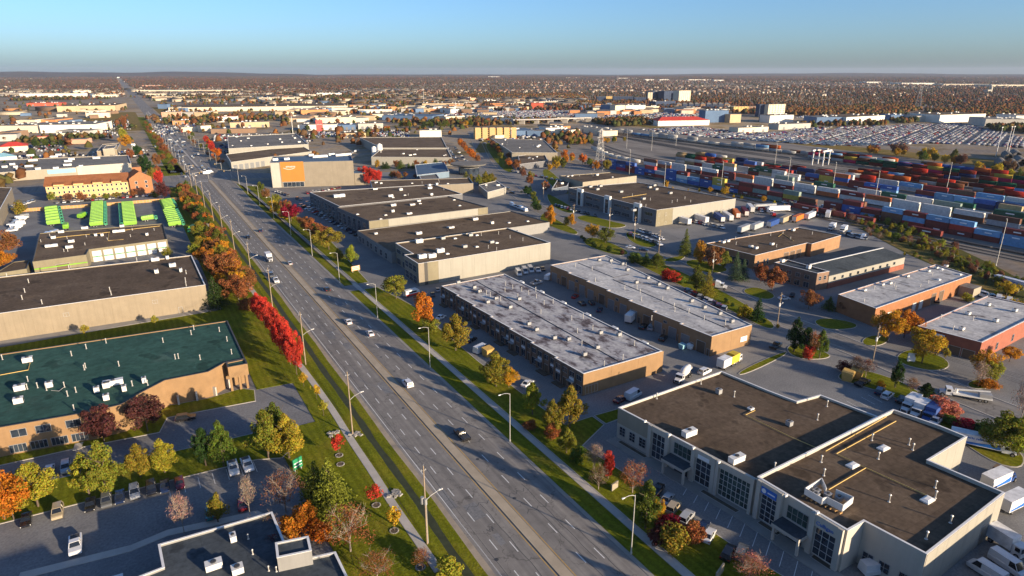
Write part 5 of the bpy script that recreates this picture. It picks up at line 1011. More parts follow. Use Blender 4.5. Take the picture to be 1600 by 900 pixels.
def mixer(p, hd):
    t = thing('cement_mixer_truck', 'cement mixer with white drum parked between plaza and cream building', 'truck', (p[0], p[1], .02), -R(hd)); link('cab', cab_mesh(False), t, (0, 1.8, 0), color=CC['white']); link('chassis', MB().box(-.5, .5, -4, 4, .6, 1).mesh('chassis', 'metal_dark'), t)
    link('drum', MB().tube([(0, -3.6, 2.9), (0, -3., 2.8), (0, -1.2, 2.4), (0, .6, 2.1), (0, 1.5, 2.)], .5, 14).mesh('drum', 'metal_white'), t)
    link('drum', MB().loft([[(r * math.cos(a * math.pi / 7), y, z + r * math.sin(a * math.pi / 7)) for a in range(14)] for y, r, z in ((-3.4, .55, 2.95), (-2.6, .95, 2.75), (-1.0, 1.3, 2.45), (.4, 1.2, 2.2), (1.4, .7, 2.05))]).mesh('drum', 'metal_white', True), t)
    link('chute', MB().box(-.3, .3, -5.2, -3.4, 1.5, 2.1).mesh('chute', 'metal_grey'), t); wheel_objs(t, (-3, -1.7, 4), 2.4)
mixer((129, 119.54), 250)
def service_truck(p, hd):
    t = thing('boom_truck', 'white boom truck driving on the side street', 'truck', (p[0], p[1], .02), -R(hd)); link('cab', cab_mesh(False), t, (0, 3.2, 0), color=CC['white']); link('chassis', MB().box(-.5, .5, -6, 5, .6, 1).mesh('chassis', 'metal_dark'), t)
    link('deck', MB().box(-1.25, 1.25, -6, 3, 1., 1.35).mesh('deck', 'metal_white'), t); link('boom', MB().tube([(0, 2.2, 2.2), (0, -5.4, 3.1)], .3, 6, r2=.2).tube([(0, 2.2, 1.3), (0, 2.2, 2.4)], .4, 8).mesh('boom', 'metal_white'), t); link('tank', MB().box(-1.1, 1.1, -5.8, -3, 1.35, 2.4).mesh('tank', 'metal_grey'), t); wheel_objs(t, (-4.6, -3.3, 5.4), 2.4)
service_truck((187.01, 71.71), 325)
def semi_road():
    t = semi((201.77, 170.87), 150, 'white and red tractor unit on the side street by the pine', 'white'); link('rear_deck', MB().box(-1.2, 1.2, -4.5, -1.6, 1., 2.3).mesh('rear_deck', 'sign_red'), t, (0, -1.5, 0))
semi_road()
def camper(p, hd):
    t = thing('camper', 'white camper with red skirt parked behind the orange tree', 'camper', (p[0], p[1], .02), -R(hd)); link('body', MB().loft([sect(-3.2, 1.15, .5, 2.7), sect(2.4, 1.15, .5, 2.7), sect(3.2, 1.05, .6, 2.0)]).mesh('body', 'metal_white'), t); link('skirt', MB().box(-1.18, 1.18, -3.1, 2.6, .5, 1.2).mesh('skirt', 'sign_red'), t); link('window', MB().box(-1.17, 1.17, -1.8, 1.8, 1.6, 2.2).mesh('window', 'glass_car'), t); wheel_objs(t, (-1.6, 2), 2.3, .36)
camper((88.6, 228.63), 80)
# green refuse trucks of the depot
def refuse_parts():
    o = []; b = MB(); b.loft([[(-1.25, -4.2, 1.1), (1.25, -4.2, 1.1), (1.25, -4.6, 2.3), (1.1, -4.2, 3.4), (-1.1, -4.2, 3.4), (-1.25, -4.6, 2.3)], [(-1.25, 2.2, 1.1), (1.25, 2.2, 1.1), (1.25, 2.2, 2.6), (1.1, 2.2, 3.6), (-1.1, 2.2, 3.6), (-1.25, 2.2, 2.6)]])
    for k in range(5): b.box(-1.31, 1.31, -3.6 + k * 1.3, -3.45 + k * 1.3, 1.1, 3.3)
    o.append(('hopper_body', b.mesh('hopper_body', 'green_bright'), (0, 0, 0))); c = MB(); c.loft([[(-1.2, 2.5, .7), (1.2, 2.5, .7), (1.2, 2.5, 2.9), (-1.2, 2.5, 2.9)], [(-1.2, 4.3, .7), (1.2, 4.3, .7), (1.15, 4.1, 2.9), (-1.15, 4.1, 2.9)]]); c.box(-1.05, 1.05, 4.2, 4.3, 1.7, 2.7, 1); c.box(-1.22, 1.22, 2.9, 3.9, 1.7, 2.5, 1)
    o.append(('cab', c.mesh('cab', ['green_band', 'glass_car']), (0, 0, 0))); o.append(('chassis', MB().box(-.5, .5, -4.2, 4.2, .55, 1.08).mesh('chassis', 'metal_dark'), (0, 0, 0)))
    return o
REF = refuse_parts()
def refuse(p, hd, label, group):
    t = thing('refuse_truck', label, 'truck', (p[0], p[1], .02), -R(hd), group)
    for n, me, loc in REF: link(n, me, t, loc)
    wheel_objs(t, (-2.6, -1.3, 3.3), 2.4)
def refuse_row(p, q, n, hd, where):
    for i in range(n): t = i / max(1, n - 1); refuse((p[0] + (q[0] - p[0]) * t, p[1] + (q[1] - p[1]) * t), hd, 'bright green refuse truck in the %s' % where, 'refuse trucks in the %s' % where)
refuse_row((-21.02, 433.88), (-21.62, 503.54), 15, 86, 'left packed block behind the depot'); refuse_row((-6.34, 425.19), (-6.59, 492.16), 15, 268, 'right packed block behind the depot')
refuse_row((-42.62, 450.46), (-46.87, 499.26), 6, 84, 'loose group left of the depot'); refuse_row((18.3, 460.67), (17.97, 490.28), 7, 70, 'far right block by the hedge'); refuse_row((17.9, 410.83), (17.71, 451.93), 8, 88, 'shaded right block by the hedge')
refuse((4.91, 436.09), 80, 'bright green refuse truck standing alone right of the packed blocks', None); refuse((-29.81, 464.9), 20, 'bright green refuse truck standing alone left of the packed blocks', None); refuse((-36.92, 435.9), 0, 'green refuse truck in shade next to the depot roof', None); refuse((24.27, 392.51), 200, 'green refuse truck in shade at the depot corner by the hedge', None)
# ---------------------------------------------------------------- trees: unit size (height 1, width 1), crown of many small leaves
def leaves(cent, nrm, size, rg, col):
    n = len(cent); a = rg.normal(size=(n, 3)); N = nrm + rg.normal(size=(n, 3)) * .75; N /= np.linalg.norm(N, axis=1)[:, None]
    U = np.cross(N, a); U /= np.linalg.norm(U, axis=1)[:, None]; V = np.cross(N, U); s = size * rg.uniform(.6, 1.4, (n, 1))
    v = np.stack([cent - U * s, cent - V * s * .7, cent + U * s, cent + V * s * .7], 1).reshape(-1, 3)
    return v, np.arange(4 * n).reshape(n, 4), np.repeat(col, 4, 0)
def clump_crown(seed, nc, nl, shape, size, z0, sr=.26, asp=1.):
    rg = np.random.default_rng(seed); C, Nn, K = [], [], []
    lob = rg.uniform(0, 6.28, 4)
    for _ in range(nc):
        while True:
            p = rg.uniform(-1, 1, 3); r = np.linalg.norm(p)
            if r < 1 and r > .25: break
        az = math.atan2(p[1], p[0]); k = .88 + .16 * math.sin(2 * az + lob[0]) + .15 * math.sin(3 * az + lob[1] + 2 * p[2]) + rg.uniform(-.1, .12)
        t = (p[2] + 1) / 2; w = shape(t)
        c = np.array([p[0] * .42 * k * w, p[1] * .42 * k * w, z0 + (1 - z0 - .06) * t])
        m = int(nl / nc * rg.uniform(.6, 1.4)); d = rg.normal(size=(m, 3)); d /= np.linalg.norm(d, axis=1)[:, None]
        rr = sr * rg.uniform(.6, 1.15) * w ** .4 * rg.uniform(.55, 1, (m, 1)) ** .5
        C.append(c + d * rr * np.array([.62, .62, .62 * asp])); Nn.append(d + np.array([0, 0, .25])); b = rg.uniform(.72, 1.25)
        K.append(np.c_[b * rg.uniform(.75, 1.25, m), b * rg.uniform(.78, 1.22, m), b * rg.uniform(.7, 1.3, m)])
    return leaves(np.concatenate(C), np.concatenate(Nn), size, rg, np.concatenate(K))
def conifer_crown(seed, tiers, per, nl, size, z0=.08, droop=.12, width=.5, power=.9):
    rg = np.random.default_rng(seed); C, Nn, K = [], [], []
    for t in range(tiers):
        f = t / (tiers - 1); z = z0 + (1 - z0) * f; R0 = width * (1 - f) ** power + .02
        for b in range(max(3, int(per * (1 - f * .6)))):
            a = rg.uniform(0, 6.28); L = R0 * rg.uniform(.65, 1.1); m = max(4, int(nl * L / width)); s = rg.uniform(.12, 1, m)
            side = rg.normal(size=m) * .05 * (1.1 - s)
            x = np.cos(a) * L * s - np.sin(a) * side; y = np.sin(a) * L * s + np.cos(a) * side
            zz = z - droop * L * s ** 1.5 + rg.normal(size=m) * .013; C.append(np.c_[x, y, zz]); Nn.append(np.tile([np.cos(a) * .4, np.sin(a) * .4, .8], (m, 1))); bb = rg.uniform(.7, 1.25)
            K.append(bb * rg.uniform(.8, 1.2, (m, 1)) * np.ones(3))
    return leaves(np.concatenate(C), np.concatenate(Nn), size, rg, np.concatenate(K))
def limbs(seed, top, n, spread, r0=.022, twig=0):
    rg = random.Random(seed); b = MB(); b.tube([(0, 0, -.01), (rg.uniform(-.01, .01), 0, top * .5), (rg.uniform(-.02, .02), rg.uniform(-.02, .02), top)], r0, 7, r2=r0 * .4)
    for i in range(n):
        z = top * rg.uniform(.3, .9); a = 6.283 * i / n + rg.uniform(-.4, .4); L = spread * rg.uniform(.5, 1); q = (math.cos(a) * L, math.sin(a) * L, min(.97, z + rg.uniform(.15, .4) * (1.2 if twig else 1)))
        m = tuple(q[k] * .5 + (0, 0, z)[k] * .5 + (0, 0, .02)[k] for k in range(3)); b.tube([(0, 0, z), m, q], r0 * .42, 5, r2=r0 * .1)
        for j in range(twig):
            t = rg.uniform(.25, 1); s = [m[k] * (1 - t) + q[k] * t for k in range(3)]; d = (rg.uniform(-.16, .16), rg.uniform(-.16, .16), rg.uniform(.03, .2)); b.tube([s, (s[0] + d[0], s[1] + d[1], s[2] + d[2])], r0 * .16, 3, r2=r0 * .05)
    return b
dome = lambda t: math.sqrt(max(.02, 1 - (2 * t - .9) ** 2 * .8)); egg = lambda t: max(.25, 1.05 * (1 - t) ** .6 * min(1, .35 + 3 * t)); hemi = lambda t: math.sqrt(max(.05, 1 - t * t * .9)); lcol = lambda t: max(.3, min(1, .55 + 2 * t) * (1 - t ** 3 * .75))
def T_(kind, k, lv, trunk, tm='bark'): return (mesh_np('crown', *lv[:2], 'leaf', lv[2]), trunk.mesh('trunk', tm))
TREES = {
 'round': [T_('round', i, clump_crown(10 + i, 40, 6800, dome, .0175, .22, .215), limbs(10 + i, .6, 7, .3)) for i in range(3)],
 'oval': [T_('oval', i, clump_crown(20 + i, 38, 5600, egg, .0175, .14, .20, 1.25), limbs(20 + i, .7, 7, .25)) for i in range(2)],
 'pine': [T_('pine', i, clump_crown(30 + i, 64, 9500, egg, .0145, .12, .17), limbs(30 + i, .85, 9, .3)) for i in range(3)],
 'spruce': [T_('spruce', i, conifer_crown(40 + i, 32, 15, 30, .0175), limbs(40 + i, .9, 3, .1)) for i in range(2)],
 'bare': [T_('bare', i, clump_crown(50 + i, 60, 2300, dome, .013, .3, .22), limbs(50 + i, .6, 16, .42, .02, 9), 'bark_pale') for i in range(2)],
 'shrub': [T_('shrub', i, clump_crown(60 + i, 30, 2600, hemi, .032, .02, .3), limbs(60 + i, .5, 8, .35, .02)) for i in range(3)],
 'young': [T_('young', i, clump_crown(70 + i, 20, 900, dome, .034, .34, .26), limbs(70 + i, .6, 5, .25, .014)) for i in range(2)]}
TC = {'red': (.47, .045, .028), 'crimson': (.25, .012, .03), 'orange': (.46, .15, .018), 'gold': (.44, .23, .02), 'yellow': (.42, .31, .025), 'rust': (.24, .095, .035), 'brown': (.17, .085, .05), 'green': (.10, .13, .02), 'olive': (.20, .18, .024), 'lime': (.28, .26, .028), 'dark green': (.032, .065, .016), 'spruce': (.06, .10, .03), 'purple': (.10, .032, .030), 'pale': (.30, .215, .155), 'pink': (.42, .15, .10), 'blue green': (.07, .12, .06)}
KN = {'round': 'broadleaf_tree', 'oval': 'broadleaf_tree', 'pine': 'pine_tree', 'spruce': 'spruce_tree', 'bare': 'bare_tree', 'shrub': 'shrub', 'young': 'young_tree'}
KL = {'round': 'leafy tree', 'oval': 'upright leafy tree', 'pine': 'bushy pine', 'spruce': 'pointed spruce', 'bare': 'thinly leaved tree', 'shrub': 'shrub', 'young': 'young tree'}
HK = {'pine': 1.15, 'round': 1.08}; tn = [0]; WK = {'round': 1.25, 'oval': 1.4, 'pine': 1.55, 'spruce': 1.6, 'bare': 1.2, 'shrub': 1.3, 'young': 1.25}
def tree(P, kind, col, where, group=None, base=0.1):
    x, y, h, wd = P; tn[0] += 1; i = tn[0]; me, tr = TREES[kind][i % len(TREES[kind])]
    t = thing(KN[kind], '%s %s %s' % ('golden' if col == 'gold' else col.replace('purple', 'dark purple'), KL[kind], where), 'shrub' if kind == 'shrub' else 'tree', (x, y, base * 0), R(i * 77 % 360), group)
    c = TC[col]; k = 1 + ((i * 37) % 21 - 10) / 70.; c = (c[0] * k, c[1] / k ** .3, c[2])
    link('crown', me, t, (0, 0, 0), sc=(wd * WK[kind], wd * WK[kind], h * HK.get(kind, 1.04)), color=c); link('trunk', tr, t, (0, 0, 0), sc=(wd, wd, h) if kind in ('bare', 'round') else (h, h, h))
    return t
W1 = 'in the row beside the main road'
for i, a in enumerate(((31.4, 234.65, 9.4, 5.61), (31.96, 225.64, 10.57, 5.89), (32.02, 214.8, 11.59, 6.1), (31.97, 204.25, 12.29, 5.86), (32.14, 195.48, 12.58, 5.66), (32.39, 187.75, 12.25, 5.49), (32.44, 179.62, 12.3, 5.3))): tree(a, 'round', 'red', 'in the row of red maples left of the road', 'row of red maples')
tree((32.44, 171.12, 4.43, 2.74), 'young', 'gold', 'below the red maple row'); tree((33.62, 161.68, 4.29, 2.63), 'young', 'yellow', 'second below the red maple row'); tree((32.86, 151.74, 4.49, 2.5), 'young', 'lime', 'beside the parking lot corner left of the road')
tree((31.04, 131.68, 5.48, 3.74), 'young', 'red', 'with stone ring on the left lawn, farther of two'); tree((32.46, 109.97, 5, 3.58), 'young', 'red', 'with stone ring by the left sidewalk, nearer of two'); tree((32.85, 100.67, 5.23, 3.5), 'young', 'yellow', 'by the left sidewalk, nearest the tall pole'); tree((33.49, 88.26, 4.52, 3.69), 'bare', 'rust', 'small, at the end of the left sidewalk'); tree((36.48, 83.81, 4.05, 5.2), 'shrub', 'lime', 'at the bottom edge beside the road shoulder')
for a, k, c, wtx in (((16.68, 138.97, 11.92, 7.72), 'pine', 'olive', 'left of the big pine group above the bottom left lot'), ((20.77, 136.54, 10.28, 8.32), 'pine', 'lime', 'right of the big pine group above the bottom left lot'), ((19.5, 142.25, 11.17, 7.32), 'pine', 'green', 'behind in the big pine group'), ((3.79, 143.05, 9.31, 4.95), 'pine', 'dark green', 'shaded, left of a pair above the two white pickups'), ((7.3, 140.97, 10.28, 6.41), 'pine', 'green', 'shaded, right of a pair above the two white pickups'),
    ((23.97, 111.94, 12.09, 7.28), 'spruce', 'olive', 'tall, in front of the orange and rust bushes'), ((22.03, 115.91, 10.16, 5.82), 'spruce', 'green', 'behind the tall one by the sign board'), ((15.89, 117.19, 9.46, 8.35), 'bare', 'brown', 'pale, left of the tall spruce'), ((18.1, 107.92, 7.23, 4.96), 'round', 'orange', 'beneath the tall spruce'), ((15.14, 109.26, 4.89, 5.19), 'shrub', 'orange', 'wide, beside the grey roof'), ((19.73, 105.7, 5.02, 4.92), 'shrub', 'orange', 'right of the orange bush by the grey roof'),
    ((23.76, 99.3, 9.58, 10.05), 'bare', 'rust', 'broad, by the grey building at the bottom'), ((25.61, 89.72, 5.54, 7.44), 'bare', 'rust', 'at the bottom edge near the white coping'), ((11.59, 109.3, 6.14, 4.63), 'bare', 'brown', 'behind the grey roof corner'), ((11.2, 103.3, 6.38, 4.21), 'bare', 'purple', 'low, beside the roof penthouse'),
    ((-27.69, 144.87, 9.84, 8.71), 'pine', 'lime', 'leftmost of the row in the bottom left lot'), ((-18.72, 143.96, 9.27, 6.23), 'pine', 'lime', 'second of the row in the bottom left lot'), ((-15.45, 141.52, 12.29, 7.03), 'pine', 'olive', 'tallest of the row in the bottom left lot'), ((-9.16, 145.64, 7.99, 5.38), 'pine', 'olive', 'left of a pair right of the tallest pine'), ((-4.42, 144.77, 7.73, 6.01), 'pine', 'lime', 'right of a pair right of the tallest pine'), ((-33.06, 143.42, 10.51, 8.97), 'round', 'orange', 'cut by the left edge'), ((-31.51, 142.51, 7.12, 6.41), 'round', 'orange', 'beside the bright one at the left edge'),
    ((-2.54, 120.77, 8.99, 4.23), 'bare', 'pale', 'in front of the bottom left car row'), ((3.57, 120.85, 7.24, 4.33), 'oval', 'olive', 'small, in the bottom left parking lot'), ((9.39, 119.65, 9.39, 3.36), 'bare', 'pale', 'slim, right of the small green one in the lot'), ((-16.24, 166.66, 9.44, 8.38), 'round', 'purple', 'left of two against the peach brick wall'), ((-6.94, 166.57, 9.66, 8.94), 'round', 'purple', 'right of two against the peach brick wall'),
    ((-22.08, 244.91, 4.42, 3.03), 'young', 'lime', 'small, behind the green roof, left'), ((-1.29, 243.23, 4.34, 3.15), 'young', 'lime', 'small, behind the green roof, right'), ((-59.1, 381.15, 12.69, 14.85), 'round', 'rust', 'dark, at the left edge by the depot'), ((-56.73, 355.26, 8.99, 10.42), 'round', 'orange', 'low, at the left edge by the depot'), ((-64.37, 500.52, 8.97, 8.08), 'shrub', 'olive', 'by the left edge in front of the hotel lot'),
    ((-26.3, 351.53, 3.75, 3.01), 'shrub', 'yellow', 'tiny, at the depot building corner'), ((8.52, 341.11, 5.11, 4.33), 'shrub', 'olive', 'in front of the depot bay doors'), ((20.46, 339.35, 5.82, 6.27), 'shrub', 'lime', 'at the lot corner by the hedge')):
    tree(a, k, c, wtx)
HW = 'in the autumn hedgerow left of the main road'; rg = random.Random(4)
for i in range(92):
    t = (i + rg.random()) / 92; y = 262 + (545 - 262) * t; x = rg.uniform(22.5, 34) if y < 370 else rg.uniform(27, 35)
    k, c = rg.choice((('round', 'rust'), ('round', 'orange'), ('round', 'rust'), ('oval', 'gold'), ('round', 'gold'), ('pine', 'green'), ('pine', 'olive'), ('pine', 'dark green'), ('shrub', 'olive'), ('round', 'olive'), ('round', 'rust')))
    h = rg.uniform(5.5, 10) * (.72 if y > 370 else 1) * (.5 if k == 'shrub' else 1); tree((x, y, h, h * rg.uniform(.75, 1.05)), k, c, HW, 'hedgerow left of the road')
tree((19.56, 254.13, 11.78, 6.83), 'spruce', 'dark green', 'at the corner of the long tan warehouse'); tree((27.8, 254.2, 11.43, 11.4), 'round', 'rust', 'round, beside the small sign at the hedge end'); tree((26.81, 288.37, 12.26, 13.76), 'round', 'rust', 'broad, beside the tan warehouse roof'); tree((28.83, 244.63, 5.86, 4.81), 'shrub', 'rust', 'at the head of the red maple row')
# trees round the hotel and along the avenue on the left
for a, k, c, wtx in (((-49.83, 535.66, 7.07, 5.28), 'round', 'olive', 'before the hotel, first from the left'), ((-40.37, 530.06, 6.19, 6.16), 'round', 'brown', 'before the hotel, second from the left'), ((-32.51, 528.07, 6.66, 7.07), 'round', 'rust', 'before the hotel, third from the left'), ((-25.01, 529.02, 4.49, 3.57), 'round', 'olive', 'before the hotel, fourth from the left'), ((-17.73, 527.44, 4.51, 5.38), 'round', 'olive', 'before the hotel, fifth from the left'), ((-11.52, 529.33, 4.55, 5.44), 'round', 'olive', 'before the hotel, sixth from the left'), ((-1.64, 529.15, 5.05, 5.49), 'round', 'rust', 'at the hotel porch'), ((12.15, 520.99, 4.6, 6.41), 'shrub', 'olive', 'right of the hotel gable'),
    ((12.2, 630.53, 16.74, 10.94), 'pine', 'dark green', 'dark, right behind the hotel gable'), ((14.37, 594.33, 11.84, 7.26), 'round', 'olive', 'between hotel and road'), ((17.53, 567.72, 12.88, 6.98), 'round', 'red', 'small, right of the hotel'), ((16.63, 507.1, 12.56, 10.77), 'round', 'purple', 'dark, right of the hotel by the road'), ((21.91, 687.42, 12.97, 8.37), 'round', 'rust', 'by the junction, left'), ((18.91, 610.58, 11.65, 6.41), 'round', 'rust', 'by the junction, above the red tree'),
    ((0.8, 883.36, 16.06, 13.46), 'round', 'gold', 'by the avenue above the retail lot'), ((-2, 968.41, 17.47, 11.42), 'round', 'lime', 'farther up the left side of the avenue'), ((8.41, 783.03, 13.14, 9.37), 'round', 'dark green', 'dark, left of the junction'), ((2.15, 762.93, 11.51, 6.5), 'round', 'rust', 'slim, left of the junction'), ((9.55, 694.74, 10.63, 8.37), 'pine', 'dark green', 'left of the junction beside small sign'), ((2.8, 1148.48, 23.33, 7.72), 'round', 'rust', 'red-brown, far up the avenue')):
    tree(a, k, c, wtx)
def belt(pts, n, kinds, h, where, group, seed, jit=3.):
    rg = random.Random(seed); L = [0.]
    for i in range(len(pts) - 1): L.append(L[-1] + math.dist(pts[i], pts[i + 1]))
    for i in range(n):
        s = L[-1] * (i + rg.random()) / n; j = max(k for k in range(len(L) - 1) if L[k] <= s); t = (s - L[j]) / (L[j + 1] - L[j]); p = pts[j]; q = pts[j + 1]; k, c = rg.choice(kinds); hh = rg.uniform(*h) * (.45 if k == 'shrub' else 1)
        tree((p[0] + (q[0] - p[0]) * t + rg.uniform(-jit, jit), p[1] + (q[1] - p[1]) * t + rg.uniform(-jit, jit), hh, hh * rg.uniform(.65, .95)), k, c, where, group)
AUT = [('round', 'rust'), ('round', 'orange'), ('oval', 'olive'), ('round', 'brown'), ('pine', 'green'), ('round', 'rust')]; MIX = [('round', 'olive'), ('pine', 'dark green'), ('oval', 'gold'), ('round', 'rust'), ('shrub', 'olive'), ('round', 'green')]; RUST = [('round', 'rust'), ('round', 'orange'), ('round', 'rust'), ('round', 'brown')]; CON = [('spruce', 'green'), ('spruce', 'dark green'), ('oval', 'gold'), ('spruce', 'green'), ('round', 'rust')]; WEED = [('shrub', 'olive'), ('shrub', 'lime'), ('shrub', 'brown'), ('shrub', 'green'), ('bare', 'brown')]
belt([(33, 640), (34, 800), (34, 1000), (35, 1300)], 26, AUT, (5, 9), 'along the left side of the far avenue', 'trees on the left of the avenue', 51, 4)
belt([(74, 650), (76, 900), (80, 1300)], 20, AUT, (4, 8), 'along the right side of the far avenue', 'trees on the right of the avenue', 52, 4)
belt([(87.13, 915.63), (81.87, 778.04), (79.11, 705.96)], 7, [('round', 'red'), ('round', 'red'), ('round', 'orange')], (8, 11), 'in the red row by the junction', 'red row by the junction', 53, 2)
for x, y, h in ((79, 22, 11), (77, 35, 9), (82, 44, 8), (86, 30, 11), (78, 8, 12), (84, 14, 12)): tree((x, y, h, h * .7), 'pine', 'olive', 'on the right lawn just below the picture edge')
for x, y, h, c, k in ((79, 338, 9, 'green', 'round'), (80, 352, 8, 'rust', 'round'), (78.5, 398, 9.5, 'olive', 'pine'), (80, 415, 9, 'rust', 'round'), (79, 440, 9, 'olive', 'round'), (78.5, 470, 8, 'rust', 'round'), (80, 500, 8, 'green', 'pine'), (78, 292, 7, 'olive', 'oval')): tree((x, y, h, h * .8), k, c, 'on the upper right lawn beside the warehouses')
